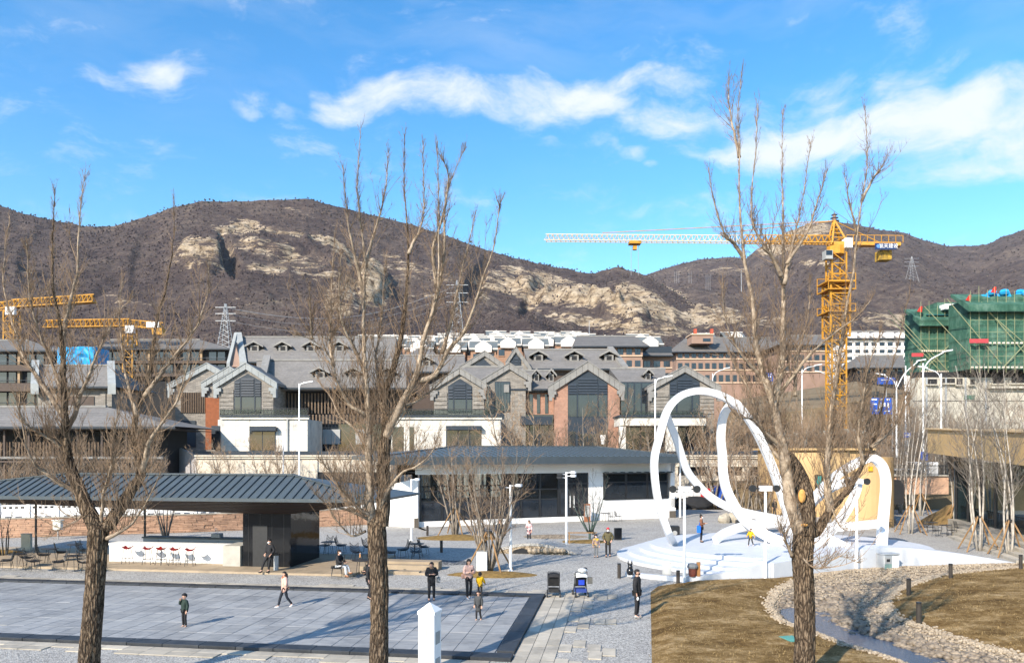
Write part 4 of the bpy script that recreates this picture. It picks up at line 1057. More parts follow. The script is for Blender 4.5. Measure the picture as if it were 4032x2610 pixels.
# house D rear gable and tiled ridges between
hR = thing('gabled_house', (PX(1909, 116), 116, 0), 'rear grey gabled house with louvred attic between the tiled roofs', 'house')
gable_front(hR, 116, (1806, 1448), (1909, 1383), (1985, 1436), 1826, 1972, None, 10, m_gstone, (1852, 1952, 1410, 1455, 1458, 1470), m_coping, 4)
long_roof(hR, 1560, 1830, 1400, 1462, 114, 7); fb(1600, 1462, 1820, 1776, 116, 8).build('wall', m_brown, hR)
long_roof(hR, 1600, 1720, 1375, 1400, 124, 5, rl=1640, rr=1700)
for x in (1678,): dormer(hR, on_slope(x, 1440, 1400, 1462, 114, 7), 2.4, 1.4)
# house E: long tiled roof with parapet gable and three dormers
hE = thing('long_house', (PX(2250, 112), 112, 0), 'grey tiled house with three dormers behind the brick gable', 'house')
long_roof(hE, 2085, 2455, 1377, 1450, 112, 8, rl=2062, rr=2402); fb(2060, 1450, 2450, 1776, 113, 10).build('wall', m_brown, hE)
gable_front(hE, 110.5, (1990, 1428), (2031, 1366), (2093, 1452), 2004, 2082, None, 10, m_gstone, (2012, 2052, 1392, 1416, 1450, 1456), m_coping, 4)
parapet(hE, (2462, 1448), (2402, 1370), 111.6, 120, .9, m_coping, .8)
for x in (2120, 2261, 2398): dormer(hE, on_slope(x, 1420, 1377, 1450, 112, 8), 2.6, 1.5)
# house F: red brick gable, centre right
hF = thing('gabled_house', (PX(2314, 98), 98, 0), 'red brick gabled house with tall dark louvred window', 'house')
gable_front(hF, 98, (2158, 1524), (2314, 1425), (2460, 1522), 2183, 2440, None, 15, m_brick, (2236, 2392, 1459, 1508, 1552, 1642), m_coping, 7, 1.05)
fb(2236, 1642, 2392, 1960, 97.93, .07).build('spandrel', m_frame, hF)
dr = fb(2272, 1698, 2354, 1762, 97.85, .07).build('entrance', m_frame, hF)
for k in range(4): fb(2275 + k * 20, 1708, 2292 + k * 20, 1760, 97.82, .025).build('pane', m_darkglass, dr)
for x in (2240, 2362): fb(x, 1698, x + 26, 1762, 97.88, .05).build('side_light', m_darkglass, hF)
fb(2364, 1712, 2384, 1750, 97.8, .06).build('white_notice', m_steelw, hF)
wing = fb(2008, 1545, 2180, 1632, 100, 9).build('wing_wall', m_brick, hF)
for k, x in enumerate((2028, 2056, 2085, 2114, 2146)): fb(x, 1552, x + 12.5, 1627, 99.9, .12).build('slot_window', m_darkglass, hF)
fb(2000, 1530, 2180, 1545, 99.4, .7).build('wing_eave', m_frame, hF)
long_roof(hF, 1994, 2180, 1460, 1530, 99, 6)
for x in (2058, 2112, 2170): dormer(hF, on_slope(x, 1500, 1460, 1530, 99, 6), 1.3, 1.5, 1.6)
parapet(hF, (1994, 1524), (2030, 1462), 98.6, 105, .7, m_coping, .7)
fb(2048, 1638, 2174, 1672, 98.6, .5).build('canopy', m_frame, hF)
gl = fb(2000, 1633, 2180, 1960, 99.7, .4).build('shopfront', m_darkglass, hF)
for x in (2040, 2082, 2120, 2160): fb(x, 1672, x + 5, 1762, 99.62, .08).build('mullion', m_frame, gl)
# house G: grey gable behind the ribbon
hG = thing('gabled_house', (PX(2690, 96), 96, 0), 'grey stone gabled house with white terrace, behind the white ribbon', 'house')
gable_front(hG, 96, (2548, 1524), (2695, 1442), (2838, 1524), 2562, 2812, None, 14, m_gstone, (2636, 2754, 1469, 1503, 1553, 1630), m_coping, 6, quoins=6)
long_roof(hG, 2440, 2620, 1452, 1503, 99, 6, rl=2400); dormer(hG, on_slope(2552, 1495, 1452, 1503, 99, 6), 1.3, 1.4, 1.6)
gk = fb(2445, 1508, 2562, 1636, 98, 3).build('glass_bay', m_darkglass, hG)
for x in (2470, 2496, 2524): fb(x, 1508, x + 4, 1636, 97.9, .1).build('mullion', m_frame, gk)
fb(2440, 1642, 2781, 1676, 92, 5).build('terrace_slab', m_creamw, hG)
panels(hG, 2441, 1645, 2780, 1675, 91.98, 6, 1, m_creamw)
fb(2436, 1634, 2785, 1641, 91.7, 5.5).build('deck_edge', m_frame, hG)
railing(hG, 2445, 2770, 1618, 1634, 92, 20)
for a, b in ((2440, 2464), (2625, 2669)): fb(a, 1677, b, 1960, 92.1, .8).build('pier', m_creamw, hG)
fb(2464, 1677, 2781, 1770, 95.5, .3).build('shopfront', m_darkglass, hG)
for x in (2520, 2580, 2700, 2745): fb(x, 1680, x + 5, 1770, 95.4, .1).build('mullion', m_frame, hG)

# left: tiled house with parapets, hip-roofed porch and apartment block
hL = thing('long_house', (PX(300, 92), 92, 0), 'grey tiled house with parapet ends behind the left tree', 'house')
long_roof(hL, 150, 440, 1440, 1520, 92, 6); fb(150, 1530, 440, 1776, 93, 9).build('wall', m_gstone, hL)
parapet(hL, (136, 1520), (140, 1425), 91.8, 98, 1.0, m_copingb, 1.0); parapet(hL, (440, 1520), (436, 1428), 91.8, 98, 1.0, m_copingb, 1.0)
fb(190, 1560, 370, 1605, 92.9, .12).build('dark_opening', m_brown, hL)
for x in (180, 205, 395, 420): fb(x, 1540, x + 20, 1600, 92.8, .2).build('stone_course', m_gstone, hL)
hP = thing('porch_house', (PX(300, 80), 80, 0), 'low hip roofed timber porch house at the far left', 'house')
long_roof(hP, -260, 690, 1602, 1678, 80, 6, rl=-60, rr=420)
fb(-240, 1688, 660, 2010, 84, 5).build('wall', m_dark, hP)
for k in range(46): fb(-120 + k * 12, 1740, -115.5 + k * 12, 1795, 81.6, .15).build('slat', m_slat, hP)
fb(-240, 1684, 690, 1690, 80.4, .3).build('fascia', m_brown, hP); fb(-240, 1797, 640, 1806, 80.6, .25).build('handrail', m_coping, hP); fb(-240, 1814, 640, 1820, 80.6, .25).build('floor_edge', m_brown, hP)
for k in range(9): fb(-180 + k * 96, 1690, -172 + k * 96, 1990, 80.9, .25).build('post', m_brown, hP)
for k in range(6): fb(-60 + k * 100, 1850, 20 + k * 100, 1960, 83.8, .15).build('window', m_darkglass, hP)
def apartment(name, px0, px1, Y, floors, label, roof_py, eave_py, m_wall=m_brown):
    rt = thing(name, (PX((px0 + px1) / 2, Y), Y, 0), label, 'building')
    fb(px0, eave_py, px1, 1950, Y + .6, 10).build('wall', m_dark, rt)
    for (a, b) in floors: fb(px0 - 4, a, px1 + 4, b, Y - .6, 1.4).build('floor_band', m_wall, rt)
    prev = [eave_py] + [b for a, b in floors]
    for t0, (a, b) in zip(prev, floors):
        n = int((px1 - px0) / 34)
        for k in range(n):
            x = px0 + (px1 - px0) * k / n
            if k % 3 == 0: fb(x, t0 + 1, x + 9, a - 1, Y - .1, .6).build('pillar', m_wall if k % 2 else M('tan_pillar', (.36, .25, .15)), rt)
            else: fb(x + 2, t0 + 6, x + 30, a - 1, Y + .5, .08).build('window', m_darkglass, rt)
        fb(px0, a - 12, px1, a - 10.5, Y - .4, .06).build('handrail', m_frame, rt)
    long_roof(rt, px0 - 22, px1 + 24, roof_py, eave_py, Y - 1, 8, m_tile2, rl=px0 + 60, rr=px1 - 100)
    return rt
apartment('apartment_block', -150, 215, 120, [(1437, 1460), (1508, 1540), (1596, 1640)], 'brown balcony apartment block at the far left edge', 1340, 1378)
apartment('apartment_block', 375, 890, 150, [(1420, 1430), (1470, 1482)], 'dark hip roofed block behind the left tree and crane', 1338, 1372)
bt = thing('tarped_structure', (PX(310, 116), 116, 0), 'small rooftop structure wrapped in bright blue tarpaulin', 'tarpaulin')
mb = MB(); rg = random.Random(5)
for i in range(9):
    for j in range(6): mb.v.append((PX(252 + i * 15, 116), 116 + rg.uniform(-.25, .25), PZ(1366 + j * 14 + (3 * math.sin(i)), 116)))
for i in range(8):
    for j in range(5): a = i * 6 + j; mb.f.append((a, a + 6, a + 7, a + 1))
m_tarp = M('blue_tarpaulin', (.02, .32, .62), (.015, .25, .52), 2, .5, .5, 4)
mb.build('front_sheet', m_tarp, bt); fb(225, 1366, 375, 1436, 116.4, 4).build('frame', m_tarp, bt)
# ------------------------------------------------------------------ farther buildings
m_peach = M('peach_band', (.58, .44, .32), (.52, .39, .28), 1)
m_wfar = M('far_white_wall', (.80, .77, .74), (.74, .71, .68), .5)
m_tealroof = M('pale_roof', (.13, .15, .155), (.10, .115, .12), .3, .6); m_vwall = M('villa_wall', (.66, .62, .58), (.60, .56, .52), .5)
def hip_block(name, px0, px1, Y, eave, ridge, rl, rr, rows, label, wall, band, depth=14, over=14, side=None, ncol=None, winh=.62):
    rt = thing(name, (PX((px0 + px1) / 2, Y), Y, 0), label, 'building')
    body = fb(px0, eave, px1, 1900, Y, depth).build('wall', wall, rt)
    long_roof(rt, px0 - over, px1 + over, ridge, eave, Y - 1.2, depth / 2 + 1.2, m_tile2, rl=rl, rr=rr)
    for (a, b) in rows:
        n = ncol or max(2, int((px1 - px0) / 30)); w = (px1 - px0) / n
        for k in range(n):
            x = px0 + w * (k + .5); W = fb(x - w * .32, a, x + w * .32, b, Y - .07, .07).build('window', m_darkglass, rt)
            fb(x - .6, a, x + .6, b, Y - .1, .03).build('mullion', m_frame, W)
        for q, h in ((b + 2, 4.5),): fb(px0 - 2, q, px1 + 2, q + h, Y - .25, .3).build('string_course', band, rt)
        for k in range(n + 1): fb(px0 + w * k - 3, a - 3, px0 + w * k + 3, b + 2, Y - .05, .05).build('pilaster', wall, rt)
    return rt
hip_block('brick_block', 2290, 2528, 150, 1362, 1324, 2270, 2500, [(1372, 1396), (1419, 1443), (1470, 1496)], 'peach and brick block with dark hip roof behind the tiled roofs', m_fbrick, m_peach, 18, 30, ncol=7)
b_ = hip_block('brick_block', 2528, 2645, 158, 1398, 1375, 2540, 2630, [(1421, 1444), (1468, 1490)], 'brick side wing with one row of windows left of the crane', m_fbrick, m_peach, 10, 6, ncol=3)
fb(2528, 1364, 2645, 1398, 159, 6).build('upper_wall', m_frame, b_)
hb = hip_block('brick_block', 2665, 3040, 185, 1384, 1330, 2700, 3030, [(1393, 1409), (1429, 1452), (1476, 1502)], 'long brick block with peach bands behind the right tree', m_fbrick, m_peach, 16, 20, ncol=14)
tw = fb(2724, 1318, 2808, 1352, 183.5, 5).build('stair_tower', m_fbrick, hb); fb(2768, 1332, 2798, 1344, 183.4, .08).build('window', m_darkglass, tw); fb(2720, 1314, 2812, 1318, 183.2, 5.6).build('parapet', m_peach, tw)
for x in (2739, 2804): fb(x - 5, 1294, x + 5, 1316, 184.2, 1).build('chimney', M('red_chimney', (.42, .09, .05)), hb)
hip_block('brick_block', 3080, 3262, 170, 1356, 1322, 3090, 3240, [(1360, 1378), (1397, 1418), (1440, 1460)], 'brick corner block with dark roof beside the crane mast', m_fbrick, m_peach, 14, 14, ncol=6)
wb = hip_block('white_apartments', 3330, 3585, 235, 1332, 1304, 3340, 3570, [(1348, 1362), (1376, 1390), (1404, 1418)], 'white walled apartment house with dark windows behind the crane', m_wfar, m_wfar, 12, 4, ncol=8)
for k in range(5): fb(3345 + k * 48, 1308, 3375 + k * 48, 1330, 234, 3).build('roof_dormer', m_wfar, wb)
for k in range(4):
    x = 3360 + k * 60; MB().prism([P(x - 18, 1346, 234.6), P(x + 18, 1346, 234.6), P(x, 1330, 234.6)], (0, 0, 0), (0, .5, 0)).build('gablet', m_wfar, wb, fix=True)
hip_block('grey_hall', 3375, 3560, 160, 1446, 1402, 3380, 3555, [(1452, 1462)], 'low dark tiled hall in front of the white apartments', m_dark, m_frame, 10, 10, ncol=6)

# rows of white hillside villas
def villa_proto():
    rt = thing('hillside_villa', (0, 0, 0), 'x', 'villa', 'white villas in rows at the foot of the hill')
    MB().box(-4, 4, 0, 9, -2, 6.2).build('wall', M('villa_brown', (.34, .2, .13)), rt, local=True)
    for s in (-1, 1):
        MB().prism([(-4.5, -.6, 6.0), (-4.5, 4.5, 9.2), (-4.5, 4.5, 8.8), (-4.5, -.6, 5.6)] if s < 0 else [(-4.5, 9.6, 6.0), (-4.5, 4.5, 9.2), (-4.5, 4.5, 8.8), (-4.5, 9.6, 5.6)], (0, 0, 0), (9, 0, 0)).build('roof', m_tealroof, rt, local=True, fix=True)
    MB().prism([(-2.6, -1.2, 5.0), (-2.6, -1.2, 5.0), (2.6, -1.2, 5.0), (2.6, -1.2, 7.0), (0, -1.2, 8.8), (-2.6, -1.2, 7.0)][1:], (0, 0, 0), (0, 4, 0)).build('gable', m_vwall, rt, local=True, fix=True)
    MB().box(-4.6, 4.6, -.75, -.55, 6.0, 6.35).build('eave', m_vwall, rt, local=True); MB().box(-4.6, 4.6, 4.3, 4.7, 9.15, 9.4).build('ridge', m_vwall, rt, local=True)
    m_bw = M('villa_brown', (.34, .2, .13))
    for x in (-3.2, 1.2):
        W = MB().box(x, x + 2.0, -.10, -.02, 2.6, 4.6).build('window', m_darkglass, rt, local=True)
        MB().box(x - .1, x + 2.1, -.22, -.02, 2.2, 2.5).build('sill', m_bw, W, local=True)
    MB().box(-4.02, 4.02, -.06, -.02, .2, 1.9).build('ground_floor', m_bw, rt, local=True)
    return rt
vp = villa_proto(); first = True; rg = random.Random(4)
rowsv = [(1520, 2620, 1346, 250, 10.2), (1480, 2660, 1338, 268, 10.4), (1440, 2680, 1332, 286, 10.6), (1760, 2480, 1325, 304, 10.8), (1650, 2120, 1362, 232, 10.0), (2780, 3100, 1326, 300, 11), (1950, 2360, 1319, 322, 11), (2560, 2720, 1348, 240, 10)]
wname = {250: 'third', 268: 'fourth', 286: 'fifth', 304: 'sixth', 232: 'second', 300: 'upper right', 322: 'topmost', 240: 'right front'}
for (a, b, py, Y, sp) in rowsv:
    n = int(PX(b, Y) / sp - PX(a, Y) / sp)
    for k in range(n):
        x = PX(a, Y) + k * sp + rg.uniform(-.5, .5); z = PZ(py, Y) - 7.2 + rg.uniform(-.3, .3); yy = Y + rg.uniform(-2, 2)
        lab = 'small white hillside villa, %s from the left in the %s row' % (ordn(k + 1), wname[Y])
        if first: vp.location = (x, yy, z); vp['label'] = lab; first = False
        else: copy_tree(vp, (x, yy, z), rg.uniform(-.06, .06), label=lab)

# ------------------------------------------------------------------ tower cranes
m_yel = M('crane_yellow', (.50, .25, .025), (.40, .19, .02), 2, .55)
m_ylt = M('crane_pale', (.60, .47, .27), (.52, .40, .21), 2, .55)
def lattice(mb, a, b, w, h, n, tri=True, th=.1, up=Vector((0, 0, 1))):
    a = Vector(a); b = Vector(b); d = (b - a); L = d.length; d.normalize(); r = d.cross(up).normalized(); u = r.cross(d)
    offs = [r * (-w / 2) , r * (w / 2), u * h] if tri else [r * (-w / 2) - u * (h / 2), r * (w / 2) - u * (h / 2), r * (w / 2) + u * (h / 2), r * (-w / 2) + u * (h / 2)]
    for o in offs: mb.bar(a + o, b + o, th * 1.5)
    m = len(offs)
    for i in range(n):
        p = a + d * (L * i / n); q = a + d * (L * (i + 1) / n); mid = (p + q) / 2
        for k in range(m):
            o1 = offs[k]; o2 = offs[(k + 1) % m]
            if tri and k == 0: mb.bar(p + o1, q + o2, th)
            elif tri:
                if k == 1: mb.bar(p + o1, mid + o2, th); mb.bar(mid + o2, q + o1, th)
                else: mb.bar(p + o2, mid + o1, th); mb.bar(mid + o1, q + o2, th)
            else: mb.bar(p + o1, q + o2, th); mb.bar(q + o1, q + o2, th)
    return mb
def text_mesh(body, size, name, mat, parent, loc, ext=.02):
    cu = bpy.data.curves.new('txt', 'FONT'); cu.body = body; cu.size = size; cu.extrude = ext; cu.align_x = 'CENTER'; cu.align_y = 'CENTER'
    o = bpy.data.objects.new('txt', cu); col.objects.link(o); dg = bpy.context.evaluated_depsgraph_get(); me = bpy.data.meshes.new_from_object(o.evaluated_get(dg)); 
    bpy.data.objects.remove(o); me.name = name; me.materials.clear(); me.materials.append(mat)
    t_ = piece(name, me, parent, loc, (R(90), 0, 0)); return t_
def main_crane():
    Y = 105; base = Vector((PX(3292, Y), Y, 0)); rt = thing('tower_crane', base, 'tall yellow tower crane with long jib across the sky', 'crane')
    zt = PZ(1000, Y); zj = PZ(958, Y)
    mb = lattice(MB(), base, base + Vector((0, 0, zt)), 2.0, 2.0, 22, False, .13, Vector((0, 1, 0))); mb.build('mast', m_yel, rt)
    lattice(MB(), base + Vector((0, 0, PZ(1330, Y))), base + Vector((0, 0, PZ(1120, Y))), 2.7, 2.7, 5, False, .15, Vector((0, 1, 0))).build('climbing_cage', m_yel, rt)
    for py in (1118, 1150, 1236): 
        z = PZ(py, Y); MB().box(base.x - 1.9, base.x + 1.9, Y - 1.9, Y + 1.9, z, z + .15).build('platform', m_yel, rt)
        mb = MB(); 
        for sx in (-1.9, 1.9):
            for sy in (-1.9, 1.9): mb.bar((base.x + sx, Y + sy, z), (base.x + sx, Y + sy, z + 1.1), .09)
        for sy in (-1.9, 1.9): mb.bar((base.x - 1.9, Y + sy, z + 1.1), (base.x + 1.9, Y + sy, z + 1.1), .08)
        mb.build('guard_rail', m_yel, rt)
    MB().lathe([(1.3, 0), (1.3, 1.2)], 12, (base.x, Y, zt - .2)).build('slew_ring', m_yel, rt)
    ap = P(3284, 870, Y); mb = MB(); zc = zj - .2
    for sx, sy in ((-1, -1), (1.4, -1), (1.4, 1), (-1, 1)): mb.bar((base.x + sx * .9, Y + sy * .9, zc), ap + Vector((0, sy * .2, 0)), .22)
    for f in (.25, .45, .62, .78):
        pts = [Vector((base.x + sx * .9, Y + sy * .9, zc)).lerp(ap, f) for sx, sy in ((-1, -1), (1.4, -1), (1.4, 1), (-1, 1))]
        for i in range(4): mb.bar(pts[i], pts[(i + 1) % 4], .12)
    mb.build('tower_head', m_yel, rt)
    jt = Vector((PX(2146, 118), 118, PZ(948, 118))); jr = Vector((base.x - .8, Y, zj))
    jm = jr.lerp(jt, .28)
    lattice(MB(), jr, jm, 1.3, 1.1, 14, True, .09).build('jib_root', m_yel, rt); lattice(MB(), jm, jt, 1.2, 1.05, 38, True, .06).build('jib', m_ylt, rt)
    tr = jr.lerp(jt, .66); t2 = MB().box(tr.x - .9, tr.x + .9, tr.y - .7, tr.y + .7, tr.z - .45, tr.z - .05).build('trolley', m_yel, rt)
    mb = MB()
    for dx in (-.55, .55): mb.tube([tr + Vector((dx, 0, -.4)), tr + Vector((dx, 0, -5.2))], .035, 4)
    mb.build('hoist_cable', m_grey, rt)
    MB().obox(tr + Vector((0, 0, -1.0)), (Vector((1, 0, 0)), Vector((0, 1, 0)), Vector((0, 0, 1))), (.3, .3, .3)).build('hook_block', m_yel, rt)
    mb = MB(); mb.tube([ap, jr.lerp(jt, .36) + Vector((0, 0, 1.3))], .06, 5); mb.tube([ap, jr.lerp(jt, .78) + Vector((0, 0, 1.3))], .06, 5); mb.tube([ap, P(3470, 958, Y - 1)], .06, 5); mb.build('tie_bar', m_yel, rt)
    cj = P(3545, 962, 102); MB().bar(jr + Vector((0, 0, -.1)), cj + Vector((0, 0, -.1)), 1.3, .45).build('counter_jib', m_yel, rt)
    mb = MB()
    for k in range(9):
        p = jr.lerp(cj, .2 + k * .1); mb.bar(p + Vector((0, -.7, 0)), p + Vector((0, -.7, 1.0)), .07)
    mb.bar(jr.lerp(cj, .2) + Vector((0, -.7, 1.0)), cj + Vector((0, -.7, 1.0)), .07); mb.build('guard_rail', m_yel, rt)
    for k in range(6):
        p = P(3462 + (k % 3) * 16, 1000 + (k // 3) * 18, 102.4); MB().box(p.x - .26, p.x + .26, p.y - .7, p.y + .7, p.z - .34, p.z + .34).build('counterweight', M('weight_yellow', (.55, .34, .04), (.06, .05, .03), 1.8), rt)
    p = P(3336, 962, 104); MB().box(p.x - .5, p.x + .5, p.y - .6, p.y + .6, p.z - .6, p.z + .75).build('cabinet', m_steelw, rt)
    p = P(3257, 1004, 104); cb = MB().box(p.x - .5, p.x + .5, p.y - .7, p.y + .5, p.z - .7, p.z + .5).build('cab', m_grey, rt); MB().box(p.x - .45, p.x + .4, p.y - .73, p.y - .705, p.z - .2, p.z + .45).build('pane', m_darkglass, cb)
    a = P(3446, 957, 101); b = P(3530, 982, 101); sg = MB().box(a.x, b.x, 101, 101.12, b.z, a.z).build('sign_board', M('sign_navy', (.012, .035, .12)), rt)
    m_txt = M('sign_white', (.85, .86, .88))
    text_mesh('航天建设', .66, 'sign_text', m_txt, sg, (((a.x + b.x) / 2 + .35) - base.x, 100.985 - base.y, (a.z + b.z) / 2), .01)
    MB().tube([((a.x + .42), 100.99, (a.z + b.z) / 2), ((a.x + .42), 100.95, (a.z + b.z) / 2)], .26, 12).build('sign_emblem', M('emblem_blue', (.10, .25, .62)), sg)
main_crane()
def small_crane(name, Y, mast_px, top_py, jib, label, cj=None, hasmast=True):
    base = Vector((PX(mast_px, Y), Y, 0)); rt = thing(name, base, label, 'crane')
    zt = PZ(top_py, Y); lattice(MB(), base + Vector((0, 0, 0)), base + Vector((0, 0, zt)), 1.9, 1.9, 16, False, .14, Vector((0, 1, 0))).build('mast', m_yel, rt)
    a = Vector((base.x, Y, zt + .6)); b = P(jib[0], jib[1], Y); lattice(MB(), a, b, 1.5, 1.5, 18, True, .14).build('jib', m_yel, rt)
    MB().bar(a, b, 1.4, .25).build('jib_walkway', m_yel, rt)
    if cj:
        c = P(cj[0], cj[1], Y); lattice(MB(), a, c, 1.5, 1.3, 5, True, .14).build('counter_jib', m_yel, rt)
        MB().box(c.x - 1.8, c.x + .2, Y - .8, Y + .8, c.z - 1.2, c.z + .1).build('counterweight', m_yel, rt)
        MB().box(c.x - 2.8, c.x - .2, Y - 1, Y - .9, c.z + .2, c.z + 1.3).build('sign_board', m_steelw, rt)
    MB().box(base.x - .2, base.x + 1.5, Y - 1.6, Y - .9, zt - 1.0, zt + .5).build('cab', m_steelw, rt)
small_crane('tower_crane', 140, 47, 1224, (372, 1190), 'yellow tower crane at the far left with its jib pointing right', (-60, 1226))
small_crane('tower_crane', 150, 512, 1296, (178, 1290), 'yellow tower crane with low level jib above the left roofs', (640, 1296))

# ------------------------------------------------------------------ pylons and masts
m_galv = M('galvanised_steel', (.42, .44, .46), (.36, .38, .40), 1, .5, metal=.3)
def pylon(px, py_top, py_bot, Y, w, label):
    b = P(px, py_bot, Y); t_ = P(px, py_top, Y); rt = thing('power_pylon', b, label, 'pylon', 'lattice pylons at the foot of the hill'); mb = MB(); H = t_.z - b.z
    for sx in (-1, 1):
        for sy in (-1, 1): mb.bar(b + Vector((sx * w / 2, sy * w / 2, -3)), t_ + Vector((sx * .25, sy * .25, 0)), .17)
    for k in range(9):
        f0, f1 = k / 9, (k + 1) / 9
        for sy in (-1, 1):
            p0 = w / 2 * (1 - f0) + .25 * f0; p1 = w / 2 * (1 - f1) + .25 * f1
            mb.bar(b + Vector((-p0, sy * p0, H * f0)), b + Vector((p1, sy * p1, H * f1)), .08); mb.bar(b + Vector((p0, sy * p0, H * f0)), b + Vector((-p1, sy * p1, H * f1)), .08)
    mb.build('tower', m_galv, rt)
    for f in (.62, .78, .92): MB().bar(b + Vector((-w * .75, 0, H * f)), b + Vector((w * .75, 0, H * f)), .22).build('cross_arm', m_galv, rt)
    return b, H, w
p1 = pylon(888, 1196, 1372, 300, 5.5, 'lattice power pylon behind the left tiled roof')
p2 = pylon(1800, 1104, 1330, 330, 6.5, 'lattice power pylon behind the middle tree')
p3 = pylon(3590, 1010, 1110, 900, 12, 'small lattice pylon on the slope right of the crane')
for k in range(4):
    z1 = p1[0].z + p1[1] * (.62, .78, .92, .92)[k]; z2 = p2[0].z + p2[1] * (.62, .78, .92, .92)[k]; a = Vector((p1[0].x, p1[0].y + (k - 1.5), z1)); b = Vector((p2[0].x, p2[0].y + (k - 1.5), z2))
    pts = [a.lerp(b, i / 14) - Vector((0, 0, 9 * math.sin(math.pi * i / 14))) for i in range(15)]
    MB().tube(pts, .045, 4).solo('power_line', m_galv, a, 'power cable, %s of four sagging between two pylons' % ('lowest', 'second lowest', 'second highest', 'highest')[k], 'cable', 'cables between the pylons')
def mast(px, t_, b_, Y, r, label):
    b = P(px, b_, Y); a = P(px, t_, Y); MB().tube([b - Vector((0, 0, 4)), a], [r * .6, r * .35], 6).solo('hill_mast', m_galv, b, label, 'mast', 'masts on the slopes')
mast(2919, 1058, 1132, 700, .55, 'white mast on the slope left of the crane'); mast(2320, 1262, 1320, 340, .3, 'thin white mast above the white villas')
for k, x in enumerate((2657, 2664, 2673, 2713, 2722, 2780, 2788, 2796)): mast(x, 1068 if k < 5 else 1080, 1100 if k < 5 else 1128, 800, .22, 'thin post, %s of eight on the saddle between the hills' % ('first from left', 'second from left', 'third from left', 'fourth from left', 'fifth from left', 'sixth from left', 'seventh from left', 'rightmost')[k])

# ------------------------------------------------------------------ netted building site at the right
def net_mat():
    t = NT('green_scaffold_net'); p = t.pos(); n = t.noise(t.pos(scale=(1, 1, .5)), .9, 6, .65); n2 = t.noise(p, 6, 3)
    s = t.n('ShaderNodeSeparateXYZ'); t.L.new(p, s.inputs[0]); fl = t.math('FRACT', t.math('MULTIPLY', s.outputs[2], .55))
    c = t.ramp(n, [(.3, (.020, .070, .048)), (.5, (.040, .115, .080)), (.7, (.11, .195, .15))])
    c = t.mix(1, c, t.ramp(fl, [(0, (.6, .6, .6)), (.12, (1, 1, 1)), (.75, (1.05, 1.05, 1.05)), (1, (.75, .75, .75))]), 'MULTIPLY')
    return t.done(c, .8, t.bump(n2, .6, .2))
m_net = net_mat(); m_conc = M('concrete', (.48, .45, .38), (.40, .37, .31), .5, .9, .1, 8); m_bamboo = M('scaffold_pole', (.30, .30, .17), (.22, .25, .14), 1)
def site_block(px0, px1, top, bot, Y, label, seed, depth=14, eave=None, poles=True):
    rt = thing('scaffolded_building', (PX((px0 + px1) / 2, Y), Y, 0), label, 'building'); rg = random.Random(seed)
    x0, x1 = PX(px0, Y), PX(px1, Y); z0, z1 = PZ(bot, Y), PZ(top, Y)
    mb = MB(); nx, nz = 26, 18
    for i in range(nx + 1):
        for j in range(nz + 1):
            x = x0 + (x1 - x0) * i / nx; z = z0 + (z1 - z0) * j / nz
            mb.v.append((x, Y + .22 * noise.noise(Vector((x * .7, z * .6, seed))) + .08 * math.cos(i * 3.14), z + (.25 * noise.noise(Vector((x * .8, 0, seed))) if j == nz else 0)))
    for i in range(nx):
        for j in range(nz): a = i * (nz + 1) + j; mb.f.append((a, a + nz + 1, a + nz + 2, a + 1))
    mb.build('net', m_net, rt, smooth=True)
    MB().box(x0 + .1, x1 - .1, Y + .4, Y + depth, z0, z1 - .3).build('frame', m_net, rt)
    if eave:
        e = PZ(eave, Y); MB().prism([(x0 - .8, Y - 1.2, e), (x0 - .8, Y + 3, e + 2.3), (x0 - .8, Y + 3, e + 1.9), (x0 - .8, Y - 1.2, e - 1.0)], (0, 0, 0), (x1 - x0 + 1.2, 0, 0)).build('wrapped_eave', m_net, rt, fix=True)
    if poles:
        n = int((x1 - x0) / 1.15)
        for k in range(n + 1):
            x = x0 + (x1 - x0) * k / n; MB().bar((x, Y - .35, z0 - .6), (x + rg.uniform(-.1, .1), Y - .35, z1 + rg.uniform(.2, 1.6)), .05).build('pole', m_bamboo, rt)
        nl = int((z1 - z0) / 1.7)
        for k in range(1, nl): MB().bar((x0, Y - .4, z0 + k * 1.7), (x1, Y - .4, z0 + k * 1.7 + .1), .04).build('ledger', m_bamboo, rt)
        for k in range(5):
            x = rg.uniform(x0, x1 - 3); MB().bar((x, Y - .45, z0 + rg.uniform(0, 2)), (x + rg.choice((-1, 1)) * (z1 - z0) * .75, Y - .45, z1 - rg.uniform(0, 2)), .08).build('brace', m_bamboo, rt)
    for py in ([bot - 2] if not eave else [bot - 2, (top + bot) / 2 + 45]):
        z = PZ(py, Y); n = 22
        for k in range(n): MB().box(x0 + (x1 - x0) * k / n, x0 + (x1 - x0) * (k + .55) / n, Y - .52, Y - .42, z, z + .22).build('guard_board', M('guard_white', (.7, .6, .5)) if k % 1 == 0 else m_red, rt)
    return rt
sA = site_block(3622, 3812, 1214, 1468, 112, 'green netted building under construction, lower left part', 3, 4.5, 1262)
fb(3690, 1190, 3800, 1215, 114, 3).build('roof_net', m_net, sA)
MB().prism([P(3650, 1240, 111.5), P(3790, 1240, 111.5), P(3730, 1215, 118), P(3700, 1215, 118)], (0, 0, 0), (0, .3, .1)).build('teal_sheet', M('teal_sheet', (.02, .16, .20)), sA, fix=True)
fb(3722, 1196, 3792, 1216, 110.8, 1.5).build('roof_bale', m_steelw, sA)
sB = site_block(3815, 4200, 1168, 1452, 104, 'taller green netted building under construction at the right edge', 9, 5, 1205)
